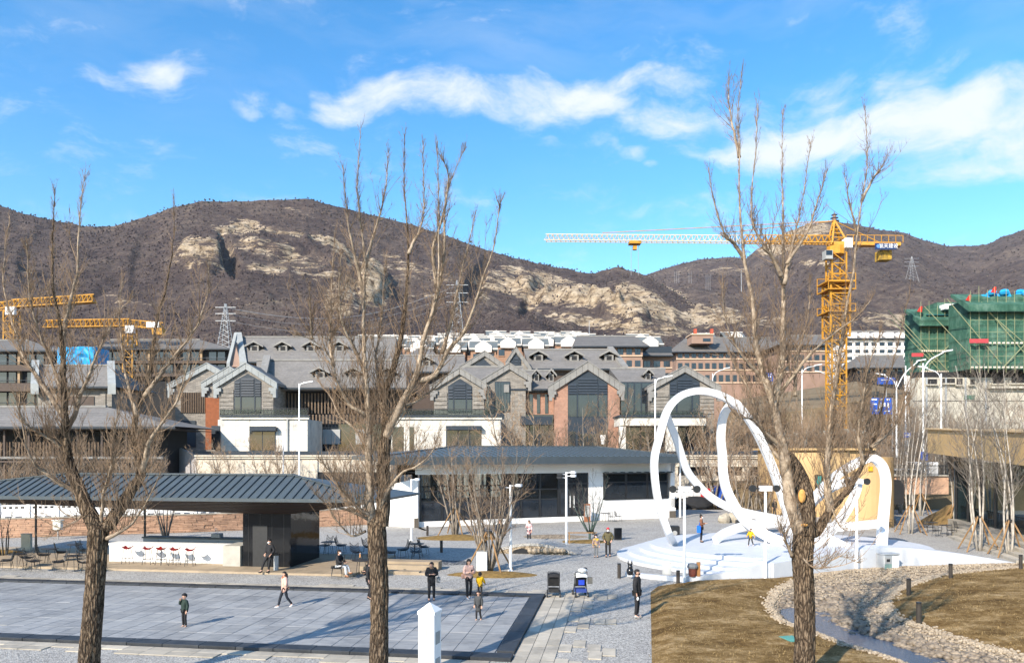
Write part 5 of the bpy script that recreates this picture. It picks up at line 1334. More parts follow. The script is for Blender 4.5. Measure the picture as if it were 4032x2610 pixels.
for k in range(26):
    x = rg.uniform(3870, 4150); y = rg.uniform(1150, 1178); p = P(x, y + (10 if x < 3900 else 0), 105 + rg.uniform(0, 3)); s = rg.uniform(.35, .7)
    MB().ball(p, s, s, s * .7, 6, 4).build('blue_bundle', m_tarp, sB)
m_banner = M('red_banner', (.50, .06, .07), (.42, .05, .06), 2)
fb(3590, 1390, 3636, 1404, 111.0, .05).build('banner', m_banner, sA); bb = fb(3818, 1334, 3892, 1350, 103.0, .05).build('banner', m_banner, sB)
m_flag = M('red_flag', (.55, .03, .02))
for (x, y, Y, rt) in ((3625, 1205, 111, sA), (3817, 1160, 104, sB), (3916, 1128, 104, sB)):
    p = P(x, y, Y); MB().tube([p, p - Vector((0, 0, 2.4))], .04, 5).build('flag_pole', m_bamboo, rt); MB().prism([p, p + Vector((.25, 0, -.05)), p + Vector((.2, 0, -.9)), p + Vector((-.55, 0, -.8))], (0, 0, 0), (0, .03, 0)).build('flag', m_flag, rt, fix=True)
cbk = thing('concrete_podium', (PX(3850, 106), 106, 0), 'bare pale concrete podium under the green netting', 'building')
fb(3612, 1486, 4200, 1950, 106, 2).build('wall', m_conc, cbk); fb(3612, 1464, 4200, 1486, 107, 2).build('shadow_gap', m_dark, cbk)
for (a, b, c, d) in ((3655, 1492, 3690, 1512), (3712, 1490, 3760, 1508), (3768, 1490, 3790, 1514), (3822, 1494, 3838, 1514), (3910, 1482, 3952, 1510), (3985, 1480, 4060, 1508)):
    o = fb(a, c if False else b, c, d, 105.9, .12).build('opening', m_dark, cbk); fb(a - 4, d, c + 6, d + 5, 105.5, .5).build('ledge', m_conc, o)
fb(3900, 1520, 4100, 1528, 105.2, .8).build('ledge', m_conc, cbk); fb(3595, 1577, 4200, 1579, 105.94, .08).build('joint', m_dark, cbk); fb(3798, 1555, 3838, 1573, 105.9, .1).build('net_patch', m_net, cbk)
for x in (3646, 3722, 3800, 3880): fb(x, 1486, x + 6, 1900, 105.85, .15).build('downpipe', m_galv, cbk)

# ------------------------------------------------------------------ road bank, fence, cars, street lamps, signs
bank = structure(MB().prism([Vector((20.0, 80, 0)), Vector((95, 68, 0)), Vector((120, 104, 0)), Vector((24, 104, 0))], (0, 0, -.9), (0, 0, 2.6)).build('road_bank', m_soil, fix=True))
structure(MB().quad((24, 88, 2.62), (110, 76, 2.62), (120, 100, 2.62), (26, 103, 2.62)).build('road', M('asphalt', (.055, .056, .058), (.075, .075, .076), 2, .9, .2, 30)))
structure(MB().prism([P(2990, 1640, 128), P(3600, 1545, 128), P(3600, 1800, 128), P(2990, 1800, 128)], (0, 0, 0), (0, 22, 4)).build('earth_ramp', m_soil, fix=True))
gw = thing('tan_retaining_wall', (PX(3640, 72), 72, 0), 'pinkish tan retaining wall below the car park fence', 'wall')
fb(3440, 1874, 3735, 1945, 72, .5).build('wall', M('tan_stone', (.52, .32, .21), (.42, .26, .17), 1.2, .9, .3, 12), gw); fb(3440, 1870, 3735, 1874, 71.8, .9).build('cap', m_lime, gw)
fn = thing('metal_fence', (PX(3600, 73), 73, PZ(1872, 73)), 'dark metal railing fence along the car park', 'fence')
for k in range(56): fb(3445 + k * 5.2, 1828, 3446.4 + k * 5.2, 1872, 73, .05).build('bar', m_black, fn)
for y in (1832, 1864): fb(3443, y, 3738, y + 2.2, 72.96, .08).build('rail', m_black, fn)
def car(loc, rz, colr, label, van=False):
    rt = thing('parked_car', loc, label, 'car', 'cars parked beyond the fence', rz); L, W_, H = (4.6, 1.85, 1.5) if not van else (5.0, 1.95, 2.2)
    prof = [(-L / 2, .35), (-L / 2, .85), (-L * .42, 1.0), (-L * .28, H), (L * .16, H), (L * .30, .98), (L * .47, .85), (L / 2, .55), (L / 2, .35)] if not van else [(-L / 2, .35), (-L / 2, H * .95), (-L * .46, H), (L * .25, H), (L * .38, 1.25), (L / 2, 1.0), (L / 2, .35)]
    MB().prism([(x, 0, z) for x, z in prof], (0, -W_ / 2, 0), (0, W_ / 2, 0)).build('body', colr, rt, local=True, fix=True)
    for s in (-1, 1): 
        MB().prism([(-L * .36, 0, 1.02), (-L * .26, 0, H - .1), (L * .14, 0, H - .1), (L * .25, 0, 1.02)], (0, s * (W_ / 2 + .005) - .01, 0), (0, s * (W_ / 2 + .005) + .01, 0)).build('side_window', m_darkglass, rt, local=True, fix=True)
        for x in (-L * .3, L * .3): MB().tube([(x, s * (W_ / 2 - .2), .33), (x, s * (W_ / 2 + .02), .33)], .33, 14).build('wheel', m_black, rt, local=True)
    for s in (-1, 1): MB().box(L / 2 - .02, L / 2 + .03, s * .62 - .18, s * .62 + .18, .6, .78).build('headlight', m_steelw, rt, local=True)
mc = [M('car_white', (.75, .75, .75), None, 1, .3, spec=.6), M('car_silver', (.42, .44, .46), None, 1, .3, metal=.3), M('car_blue', (.05, .10, .22), None, 1, .3, spec=.6)]
car((PX(3560, 80), 80, 2.63), R(20), mc[1], 'silver car parked left of the blue parking sign'); car((PX(3622, 82), 82, 2.63), R(80), mc[0], 'white van parked behind the dark fence', True); car((PX(3500, 78), 78, 2.63), R(10), mc[0], 'white car parked nearest the round tan building'); car((PX(3030, 88), 89.5, 4.6), R(5), mc[2], 'dark car roof behind the tan curved wall')
car((PX(3110, 93), 93, 4.6), R(175), mc[0], 'white car behind the tan curved wall')
def street_lamp(px, top, bot, Y, arms, label, h2=0):
    b = P(px, bot, Y); rt = thing('street_lamp', b, label, 'lamp', 'white street lamps'); z = PZ(top, Y) - b.z
    MB().tube([(0, 0, 0), (0, 0, z)], [.10, .065], 8).build('pole', m_steelw, rt, local=True)
    for (dx, dz) in arms:
        L = abs(dx); pts = [(0, 0, z - .9), (dx * .12, 0, z - .25), (dx * .4, 0, z + dz * .4), (dx, 0, z + dz)]
        MB().tube(catmull(pts, 5), .055, 6).build('arm', m_steelw, rt, local=True)
        s = 1 if dx > 0 else -1; MB().prism([(dx - s * .1, -.14, z + dz + .03), (dx + s * .9, -.1, z + dz + .2), (dx + s * .9, .1, z + dz + .2), (dx - s * .1, .14, z + dz + .03)], (0, 0, 0), (0, 0, .12)).build('head', m_steelw, rt, local=True, fix=True)
street_lamp(3635, 1430, 1800, 76, [(2.1, 1.1)], 'tall white street lamp with long arm before the green netting')
street_lamp(3706, 1470, 1770, 80, [(-1.6, .5)], 'white street lamp with left arm before the concrete podium')
street_lamp(3530, 1500, 1800, 84, [(-1.4, .6), (2.4, 2.2)], 'white street lamp with two arms left of the building site')
street_lamp(3566, 1440, 1800, 90, [], 'plain white lamp pole beside the green netting')
street_lamp(3275, 1480, 1720, 110, [(-1.6, .5)], 'white street lamp just right of the crane mast'); street_lamp(3158, 1452, 1720, 105, [(1.9, .4)], 'white street lamp left of the crane mast')
street_lamp(2806, 1470, 1720, 120, [(1.9, .7)], 'white street lamp before the long brick block'); street_lamp(2802, 1500, 1720, 110, [(-1.3, .5)], 'shorter white street lamp before the long brick block')
street_lamp(1178, 1510, 1880, 78, [(.55, -.02)], 'slim white lamp pole before the white based house'); street_lamp(2580, 1492, 1800, 78, [(.9, .1)], 'slim white lamp pole beside the ribbon arch'); street_lamp(2678, 1790, 2036, 66, [], 'slim white pole right of the cafe'); street_lamp(1115, 1705, 1870, 80, [], 'short dark edged pole before the cream annex')
m_sb = M('road_sign_blue', (.015, .09, .45), (.012, .08, .40), 1, .5)
def road_sign(px0, py0, px1, py1, Y, label, marks, pole):
    b = P(pole, 1800, Y); rt = thing('road_sign', b, label, 'road sign', 'blue road signs'); bd = fb(px0, py0, px1, py1, Y - .1, .08).build('panel', m_sb, rt)
    for (a, c, d, e) in marks: fb(px0 + (px1 - px0) * a, py0 + (py1 - py0) * c, px0 + (px1 - px0) * d, py0 + (py1 - py0) * e, Y - .125, .02).build('lettering', M('sign_white', (.85, .86, .88)), bd)
    fb(pole - 2, py0, pole + 2, 1800, Y, .15).build('pole', m_galv, rt)
road_sign(3007, 1468, 3044, 1502, 100, 'small blue road sign behind the right tree', [(.15, .12, .5, .2), (.6, .12, .85, .2), (.15, .4, .35, .5), (.5, .38, .9, .5), (.2, .72, .8, .8)], 3042)
road_sign(3428, 1566, 3512, 1630, 92, 'large blue direction sign below the road ramp', [(.05, .06, .3, .14), (.45, .06, .62, .14), (.75, .06, .9, .14), (.1, .35, .28, .42), (.4, .3, .5, .7), (.62, .3, .7, .55), (.78, .3, .86, .6), (.2, .75, .5, .8), (.62, .78, .9, .84)], 3515)
road_sign(3455, 1486, 3525, 1512, 125, 'dark blue notice board on the road ramp', [(.2, .3, .7, .4)], 3490); road_sign(3626, 1778, 3654, 1812, 76, 'blue parking sign beside the white van', [(.3, .2, .42, .85), (.42, .2, .7, .3), (.42, .48, .7, .58), (.62, .28, .72, .55)], 3640); road_sign(3560, 1702, 3585, 1722, 88, 'small blue arrow sign above the car park', [(.2, .4, .8, .6)], 3575)
wf = thing('white_hoarding', (PX(3200, 104), 104, 0), 'white site hoarding behind the round tan building', 'hoarding')
for k in range(14): fb(2870 + k * 50, 1688 + (k % 3) * 7, 2918 + k * 50, 1752, 103.9, .12).build('panel', M('hoarding_white', (.40, .42, .40), (.22, .24, .22), .25), wf)
# ------------------------------------------------------------------ white stage, ribbon sculpture, curved wall
m_stage = M('white_stage', (.56, .575, .60), (.50, .52, .55), 1.4, .5, .05, 30)
m_ribbon = M('white_ribbon', (.68, .685, .69), (.63, .635, .64), .8, .35, spec=.5)
SC = Vector((15.9, 42.8, 0)); SA, SB, SH = 7.8, 6.3, .62
WY = [(11.4, 33.0), (12.0, 35.0), (12.3, 35.15), (14.8, 36.5), (17.75, 38.0), (20.1, 38.75), (23.5, 39.3), (26.9, 39.85)]
def disc(mb, a, b, z0, z1, c, n=72, sh=(0, 0)):
    p = [Vector((c.x + sh[0] + a * math.cos(2 * math.pi * k / n), c.y + sh[1] + b * math.sin(2 * math.pi * k / n), 0)) for k in range(n)]
    for q in p:                                   # the curved wall closes the stage on its front right side
        if q.x > 11.4: q.y = max(q.y, interp(WY, q.x))
    return mb.prism(p, (0, 0, z0), (0, 0, z1))
stg = thing('round_stage', SC, 'low round white stage with shallow steps under the ribbon', 'stage')
disc(MB(), SA, SB, .46, SH, SC).build('stage_top', m_stage, stg)
for k in range(3): disc(MB(), SA + .45 * (k + 1), SB + .40 * (k + 1), .004 + .0, .46 - .153 * k, SC, sh=(-.26 * (k + 1), -.36 * (k + 1))).build('step', m_stage, stg)
def curved_wall(name, pts, label, z0=-.1, th=.28):
    fine = []
    for (x, y, h) in catmull([Vector(p) for p in pts], 8): fine.append((x, y, h))
    mb = MB(); N = len(fine)
    for i, (x, y, h) in enumerate(fine):
        a = fine[max(i - 1, 0)]; b = fine[min(i + 1, N - 1)]; d = Vector((b[0] - a[0], b[1] - a[1], 0)).normalized(); n = Vector((-d.y, d.x, 0)) * th
        mb.v += [(x, y, z0), (x + n.x, y + n.y, z0), (x + n.x, y + n.y, max(h, .02)), (x, y, max(h, .02))]
    for i in range(N - 1):
        a = i * 4; b = a + 4
        for k in range(4): mb.f.append((a + k, a + (k + 1) % 4, b + (k + 1) % 4, b + k))
    mb.f.append((0, 1, 2, 3)); mb.f.append(tuple(4 * (N - 1) + k for k in (3, 2, 1, 0)))
    return mb.solo(name, m_stage, pts[len(pts) // 2][:2] + (0,), label, 'wall', fix=True)
curved_wall('curved_bench', [(5.45, 35.6, .20), (6.6, 34.65, .20), (8.05, 34.06, .22), (10, 34.2, .42), (12.2, 34.85, .74)], 'low white curved ledge with the black rabbit figure at its end')
curved_wall('curved_wall', [(12.3, 34.75, .74), (14.8, 36.15, .86), (17.75, 37.7, .97)], 'white curved retaining wall in front of the stage, left piece', th=1.2)
curved_wall('curved_wall', [(17.85, 37.62, .99), (20.1, 38.42, 1.0), (23.5, 39.0, .62), (26.9, 39.55, .05)], 'white curved wall tapering to the right behind the bin', th=1.2)
def Z4(u, v, Y): return P(2400 + u / 2.371, 1800 + v / 2.371, Y)
def Z21(u, v, Y): return P(2100 + u / 2.371, 1250 + v / 2.371, Y)
def Z50(u, v, Y): return P(3032 + u / 2.371, 1650 + v / 2.371, Y)
def ribbon(rt, pts, w, th, tw=None, name='ribbon_strand'):
    pts = catmull(pts, 9); N = len(pts); mb = MB(); pu = None
    for i, p in enumerate(pts):
        d = (pts[min(i + 1, N - 1)] - pts[max(i - 1, 0)]).normalized()
        f = i / (N - 1); ang = tw[0] + (tw[1] - tw[0]) * f if tw else 0
        view = Vector((math.sin(ang), math.cos(ang), 0))          # the band's flat normal turns along the strand
        b = d.cross(view)
        if b.length < .05: b = pu or Vector((1, 0, 0))
        b.normalize(); n = b.cross(d).normalized(); pu = b; hw = (w[0] + (w[1] - w[0]) * f) / 2
        for sx, sy in ((-1, -1), (1, -1), (1, 1), (-1, 1)): mb.v.append(tuple(p + b * (hw * sx) + n * (th / 2 * sy)))
    for i in range(N - 1):
        a = i * 4
        for k in range(4): mb.f.append((a + k, a + (k + 1) % 4, a + 4 + (k + 1) % 4, a + 4 + k))
    mb.f.append((0, 1, 2, 3)); mb.f.append(tuple(4 * (N - 1) + k for k in (3, 2, 1, 0)))
    return mb.build(name, m_ribbon, rt, fix=True)
rb_ = thing('ribbon_sculpture', SC + Vector((0, 0, SH)), 'giant white ribbon sculpture looping over the round stage', 'sculpture')
zf = SH
ribbon(rb_, [G(2653, 2143, .58), Z4(545, 690, 40.9), Z4(470, 480, 41.2), Z4(428, 250, 41.6), Z4(418, 20, 42), Z21(1172, 1130, 42.4), Z21(1245, 880, 42.7), Z21(1355, 745, 43), Z21(1500, 690, 43.3), Z21(1660, 700, 43.6), Z21(1830, 770, 44), Z21(1950, 870, 44.3), Z21(2050, 1010, 44.6), Z21(2140, 1180, 44.8), Z4(1530, 120, 45.1), Z4(1600, 330, 45.2), Z4(1670, 540, 44.8), Z4(1750, 780, 43.5)], (.34, .48), .42)
ribbon(rb_, [Z21(1238, 890, 42.95), Z21(1275, 990, 43.4), Z21(1340, 1150, 43.9), Z4(712, 100, 44.6), Z4(810, 240, 45.1), Z4(950, 375, 45.5), Z4(1150, 480, 45.9), Z4(1400, 545, 46.2), Z4(1640, 585, 46.2), Z4(1800, 575, 46)], (.36, .55), .28)
ribbon(rb_, [Z21(1945, 870, 44.5), Z21(1880, 800, 44.9), Z21(1810, 850, 45.3), Z21(1765, 960, 45.6), Z21(1750, 1130, 45.9), Z21(1764, 1290, 46), Z4(1058, 130, 46), Z4(1085, 280, 45.8), Z4(1150, 425, 45.4), Z4(1240, 560, 44.8), Z4(1380, 680, 44), Z4(1520, 755, 43.2), Z4(1640, 800, 42.6)], (.42, .62), .30)
ribbon(rb_, [Z4(985, 775, 43.3), Z4(1080, 705, 44.2), Z4(1250, 645, 45), Z4(1450, 620, 45.6), Z4(1650, 585, 45.9), Z4(1760, 545, 46)], (.46, .62), .26)
ribbon(rb_, [Z4(1340, 690, 44.6), Z4(1450, 720, 44.2), Z4(1560, 770, 43.6), Z4(1640, 800, 43)], (.5, .6), .24)
ribbon(rb_, [P(3110, 2052, 46.1), P(3140, 2020, 46), Z50(340, 800, 45.6), Z50(450, 690, 45.2), Z50(560, 575, 44.8), Z50(700, 470, 44.2), Z50(850, 390, 43.6), Z50(960, 370, 43.1), Z50(1040, 430, 42.7), Z50(1075, 530, 42.5), Z50(1080, 650, 42.3), Z50(1068, 800, 42.0), Z50(1055, 950, 41.7), Z50(1040, 1205, 41.2)], (.42, .46), .40)
ribbon(rb_, [P(3090, 2100, 46.0), P(3130, 2055, 46.2), Z50(340, 850, 46.2), Z50(440, 740, 46.2), Z50(560, 650, 46.3), Z50(700, 590, 46.2), Z50(810, 580, 45.8), Z50(800, 680, 45.2), Z50(740, 810, 44.6), Z50(640, 960, 43.8), Z50(520, 1090, 42.8), Z50(430, 1180, 42)], (.44, .5), .28)
ribbon(rb_, [Z50(1050, 965, 41.9), Z50(900, 985, 42.4), Z50(700, 1000, 43.2), Z50(500, 1010, 44), Z50(350, 1020, 44.8)], (.44, .5), .28)
ribbon(rb_, [Z50(430, 1070, 43.6), Z50(520, 1120, 43.0), Z50(640, 1185, 42.2), Z50(700, 1220, 41.6)], (.6, .8), .26)

# ------------------------------------------------------------------ round tan building and long tan pavilion
m_tan = M('tan_render', (.52, .355, .175), (.44, .30, .145), .35, .85, .06, 12)
def round_tan():
    Y = 64; rt = thing('tan_round_building', (PX(3250, Y), Y, 0), 'low tan building with rounded drum ends behind the ribbon', 'building')
    fb(3060, 1772, 3440, 2050, 76, 6).build('wall', m_tan, rt); fb(3052, 1764, 3450, 1772, 75.5, 7).build('parapet', m_tan, rt)
    def drum(px, r, top, Yc, name='drum'):
        c = P(px, 1776, Yc); pr = [(r, 0), (r, PZ(top, Yc - r))]; return MB().lathe([(r, -.1), (r, PZ(top, Yc - r))], 40, (c.x, Yc, 0)).build(name, m_tan, rt, smooth=False)
    drum(3190, 3.5, 1782, 71); drum(3395, 2.3, 1800, 60, 'drum'); 
    fb(3290, 1822, 3440, 1960, 66, 4).build('link_wall', m_tan, rt)
    w = fb(3213, 1868, 3238, 1942, 67.35, .3).build('window', m_black, rt); fb(3217, 1873, 3234, 1938, 67.3, .03).build('pane', M('teal_glass', (.03, .28, .27), (.02, .2, .2), 1, .1, spec=.6), w)
    for (a, b, c, d) in ((3055, 1860, 3085, 1905), (3290, 1850, 3330, 1905), (3250, 1895, 3280, 1920)): fb(a, b, c, d, 66.4 if a < 3200 else 65.9, .15).build('window', m_dark, rt)
    fb(3420, 1836, 3437, 1854, 57.6, .06).build('yellow_plate', M('yellow_plate', (.75, .42, .02)), rt)
    fb(3440, 1890, 3560, 1985, 68, 5).build('dark_recess', m_dark, rt)
round_tan()
def tan_pavilion():
    A = Vector((PX(3640, 62), 62, 0)); B = Vector((30.0 + 9.5, 44, 0)); C = Vector((34.5, 36, 0))
    rt = thing('tan_pavilion', A, 'glass pavilion with deep tan roof fascia at the right edge', 'building')
    # footprint: front edge recedes from the right foreground to the corner A
    a = Vector((PX(3652, 61), 61, 0)); b = Vector((PX(4140, 41), 41, 0)); d = (b - a).normalized(); n = Vector((d.y, -d.x, 0))
    n = Vector((-d.y, d.x, 0)); L = (b - a).length; zT, zB = PZ(1690, 61), PZ(1782, 61); zT2, zB2 = 7.0, 5.0; U = lambda p, z: Vector((p.x, p.y, z))
    bt_ = [U(a, zB), U(b, zB2), U(b + n * 14, zB2), U(a + n * 8, zB)]; tp_ = [U(a, zT), U(b, zT2), U(b + n * 14, zT2), U(a + n * 8, zT)]
    mb = MB(); mb.v = [tuple(p) for p in bt_ + tp_]; mb.f = [(3, 2, 1, 0), (4, 5, 6, 7), (0, 1, 5, 4), (1, 2, 6, 5), (2, 3, 7, 6), (3, 0, 4, 7)]; mb.build('roof_fascia', m_tan, rt, fix=True); zB = 5.3
    MB().bar(U(a, zT + .06), U(b, zT2 + .06), .4, .12).build('roof_edge', M('tan_cap', (.66, .48, .28)), rt)
    p0 = a + d * 3.4 + n * 1.0
    floor = MB().prism([p0 - n * .6, b - n * .3, b + n * 12, p0 + n * 7], (0, 0, -.1), (0, 0, .75)).build('plinth', m_lime, rt, fix=True)
    MB().prism([p0 + n * 5.5, b + n * 8, b + n * 8.3, p0 + n * 5.8], (0, 0, .755), (0, 0, zB - .105)).build('back_wall', m_dark, rt, fix=True)
    k = 0; x = 0.0
    while x < L - 3.4:
        p = p0 + d * x; MB().obox(p + Vector((0, 0, (zB + .65) / 2)), (d, n, Vector((0, 0, 1))), (.07, .09, (zB - .76) / 2)).build('mullion', m_black, rt)
        q = p + d * 1.2; MB().obox(q + n * .02 + Vector((0, 0, (zB + .65) / 2)), (d, n, Vector((0, 0, 1))), (1.1, .012, (zB - .78) / 2)).build('pane', m_glass, rt); x += 2.4
    MB().obox(p0 + n * .5 - d * .25 + Vector((0, 0, (zB + .65) / 2)), (d, n, Vector((0, 0, 1))), (.22, .5, (zB - .76) / 2)).build('corner_column', M('blue_grey_column', (.10, .14, .17)), rt)
    mb = MB(); x = 0
    for i in range(60): p = p0 + d * (i * .28) + n * .35; mb.bar(p + Vector((0, 0, .76)), p + Vector((0, 0, 1.75)), .03)
    mb.bar(p0 + n * .35 + Vector((0, 0, 1.75)), p0 + d * 17 + n * .35 + Vector((0, 0, 1.75)), .05); mb.build('balustrade', m_black, rt)
    # stepped stone edge in front
    for k in range(4): MB().prism([p0 + d * (4 + k) - n * (.7 + .55 * k), b + d * 2 - n * (.4 + .55 * k), b + d * 2 - n * (.9 + .55 * k), p0 + d * (4 + k) - n * (1.2 + .55 * k)], (0, 0, -.1), (0, 0, .62 - .15 * k)).build('step', m_lime, rt, fix=True)
tan_pavilion()
# earth mound and blue bag beside it
def mound(name, c, rx, ry, h, mat, label, cat, seed, rim=None):
    mb = MB(); n, m = 28, 8
    mb.v.append((c[0], c[1], h + .05 * h))
    for j in range(1, m + 1):
        for i in range(n):
            f = j / m; a = 2 * math.pi * i / n; w = 1 + .18 * noise.noise(Vector((math.cos(a) * 1.5, math.sin(a) * 1.5, seed))); z = h * (math.cos(f * math.pi / 2) ** 1.3) * (1 + .35 * noise.noise(Vector((math.cos(a) * f * 3, math.sin(a) * f * 3, seed + 2)))) - (.03 if j == m else 0)
            mb.v.append((c[0] + rx * f * w * math.cos(a), c[1] + ry * f * w * math.sin(a), z))
    for i in range(n): mb.f.append((0, 1 + i, 1 + (i + 1) % n))
    for j in range(m - 1):
        for i in range(n): a = 1 + j * n + i; b = 1 + j * n + (i + 1) % n; mb.f.append((a, a + n, b + n, b))
    return mb.solo(name, mat, (c[0], c[1], 0), label, cat, smooth=True)
q = G(3745, 2062); mound('earth_mound', (q.x + .5, q.y, 0), 3.2, 2.2, 1.55, M('covered_earth', (.20, .13, .05), (.13, .085, .035), 2, .95, .9, 8), 'brown covered earth mound beside the tan pavilion', 'mound', 3)
q = G(3672, 1998); mb = MB(); mb.ball((q.x, q.y, .45), .5, .4, .5, 10, 8); mb.ball((q.x + .8, q.y + .1, .36), .42, .4, .38, 10, 8); mb.solo('blue_sack', M('blue_sack', (.03, .10, .45), (.02, .07, .32), 4, .5, .6, 5), (q.x, q.y, 0), 'shiny blue sacks lying behind the earth mound', 'sack', smooth=True)
# mulch beds
for (px, py, rx, ry, h, lab) in ((1800, 2118, 3.1, 1.5, .22, 'oval straw mulch bed around the paired staked trees'), (1940, 2262, 2.3, 1.0, .16, 'straw mulch bed around the many-stemmed bush'), (2310, 2132, 1.9, 1.0, .12, 'small mulch bed around the green-trunked tree'), (20, 2185, 1.6, .9, .3, 'mulch heap at the left edge beside the tables')):
    g_ = G(px, py); mound('mulch_bed', (g_.x, g_.y, 0), rx, ry, h, m_straw, lab, 'mulch bed', px * .01)
g_ = G(2180, 2112); mound('pebble_patch', (g_.x, g_.y, 0), 2.4, 1.6, .10, m_pebble_bed, 'pale pebble patch left of the green-trunked tree', 'pebbles', 4)
g_ = G(1690, 2215); mound('pebble_patch', (g_.x, g_.y, 0), 2.6, 1.1, .12, gravel_mat('dark_pebble', (.04, .045, .05), (.10, .11, .12), (.3, .3, .3), 14), 'dark pebble patch beside the terrace steps', 'pebbles', 8)
# little arched stone culvert bridge
def culvert():
    c = G(2090, 2172); rt = thing('stone_bridge', c, 'small arched stone footbridge over the dry gully', 'bridge', rz=-.15)
    pts = [(-2.6 + 5.6 * i / 12, 0, .02 + .62 * math.sin(math.pi * i / 12)) for i in range(13)]
    mb = MB()
    for i in range(12):
        a, b = pts[i], pts[i + 1]; mb.prism([(a[0], -.9, a[2]), (b[0], -.9, b[2]), (b[0], 1.3, b[2]), (a[0], 1.3, a[2])], (0, 0, -.16), (0, 0, 0))
    mb.build('deck', m_gravel, rt, local=True, fix=True)
    mb = MB(); rg = random.Random(3)
    for i in range(9):
        b = rg.uniform(.16, .26); MB().ball((.1 + i * .24, -1.0 + rg.uniform(-.08, .08), .17 + .1 * rg.random()), b, b * .9, b * .8, 7, 5).build('boulder', m_pebble, rt, local=True, smooth=True)
    MB().prism([(p[0], -.88, 0) for p in (pts[0], pts[-1])] + [(p[0], -.88, p[2] - .17) for p in pts[-2:0:-1]], (0, 0, 0), (0, .1, 0)).build('spandrel', m_pebble_bed, rt, local=True, fix=True)
    MB().prism([(-1.0, -.90, .02), (.0, -.90, .02), (-.1, -.90, .24), (-.4, -.90, .34), (-.85, -.90, .22)], (0, 0, 0), (0, .04, 0)).build('opening', m_dark, rt, local=True, fix=True)
culvert()
# ------------------------------------------------------------------ bare winter trees
def trunk_mat():
    t = NT('furrowed_bark'); p = t.pos(); w = t.n('ShaderNodeVectorMath', operation='MULTIPLY_ADD'); t.L.new(t.noise(p, 5, 3, .6, 1), w.inputs[0]); w.inputs[1].default_value = (.10, .10, .25); t.L.new(p, w.inputs[2])
    m = t.n('ShaderNodeMapping'); m.inputs['Scale'].default_value = (15, 15, 3.0); t.L.new(w.outputs[0], m.inputs[0])
    v = t.n('ShaderNodeTexVoronoi', feature='DISTANCE_TO_EDGE'); v.inputs['Scale'].default_value = 1.0; t.L.new(m.outputs[0], v.inputs['Vector'])
    e = t.ramp(v.outputs['Distance'], [(.0, (0, 0, 0)), (.16, (.55, .55, .55)), (.40, (1, 1, 1))]); f = t.noise(t.pos(scale=(14, 14, 5)), 2, 6, .7)
    c = t.ramp(f, [(.32, (.13, .092, .064)), (.52, (.25, .188, .13)), (.7, (.39, .31, .225))]); c = t.mix(e, (.026, .019, .014, 1), c); c = t.mix(1, c, t.ramp(t.noise(p, .9, 5), [(.3, (.62, .62, .64)), (.7, (1.12, 1.08, 1.02))]), 'MULTIPLY')
    nb = t.bump(v.outputs['Distance'], 1.0, .06); return t.done(c, .95, t.bump(f, .6, .02, nb), spec=.1)
def bark_mat(name, dark, light, vs=(9, 9, 1.3), bs=1.0):
    t = NT(name); p = t.pos(scale=vs); a = t.noise(p, 1.6, 6, .65); b = t.noise(t.pos(), 1.3, 4)
    c = t.ramp(a, [(.34, dark), (.52, tuple((x + y) / 2 for x, y in zip(dark, light))), (.68, light)])
    c = t.mix(1, c, t.ramp(b, [(.3, (.72, .72, .74)), (.7, (1.1, 1.08, 1.05))]), 'MULTIPLY')
    return t.done(c, .92, t.bump(a, bs, .05), spec=.15)
m_trunk = trunk_mat()
m_limb = bark_mat('pale_limb_bark', (.16, .12, .085), (.46, .38, .29), (5, 5, 5), .5)
m_twig = M('twig_bark', (.30, .21, .135), (.17, .12, .082), 2.5, .9)
m_twig2 = M('grey_twig_bark', (.17, .145, .12), (.10, .088, .076), 2, .9)
m_stem = bark_mat('smooth_stem_bark', (.12, .10, .08), (.34, .30, .25), (6, 6, 2), .4)
m_birch = bark_mat('pale_stem_bark', (.30, .27, .23), (.58, .54, .48), (6, 6, 2), .3)
def shoot(mb, rg, p, d, L, r, lev, up=.25, n=4, jit=.16, spur=5, sides=3):
    pts = [p.copy()]; rad = [r]; q = p.copy(); dd = d.copy()
    for i in range(n):
        dd = (dd + Vector((rg.gauss(0, jit), rg.gauss(0, jit), rg.gauss(0, jit) + up * .5))).normalized(); q = q + dd * (L / n); pts.append(q.copy()); rad.append(max(r * (1 - (i + 1) / (n + .35)), r * .28))
    mb.tube(pts, rad, sides, False)
    if lev > 0:
        for k in range(spur):
            f = rg.uniform(.18, .98); i = min(int(f * n), n - 1); a = pts[i].lerp(pts[i + 1], f * n - i); ax = (pts[i + 1] - pts[i]).normalized()
            s = Vector((rg.gauss(0, 1), rg.gauss(0, 1), rg.gauss(0, .6) + .2)); s = s - ax * s.dot(ax)
            if s.length < 1e-3: continue
            s.normalize(); nd = (ax * rg.uniform(.45, 1.0) + s * rg.uniform(.5, .9)).normalized()
            shoot(mb, rg, a, nd, L * rg.uniform(.22, .45) * (1.15 - f * .5), max(r * .55, .004), lev - 1, up * 1.4, 3, jit, max(2, spur - 2), sides)
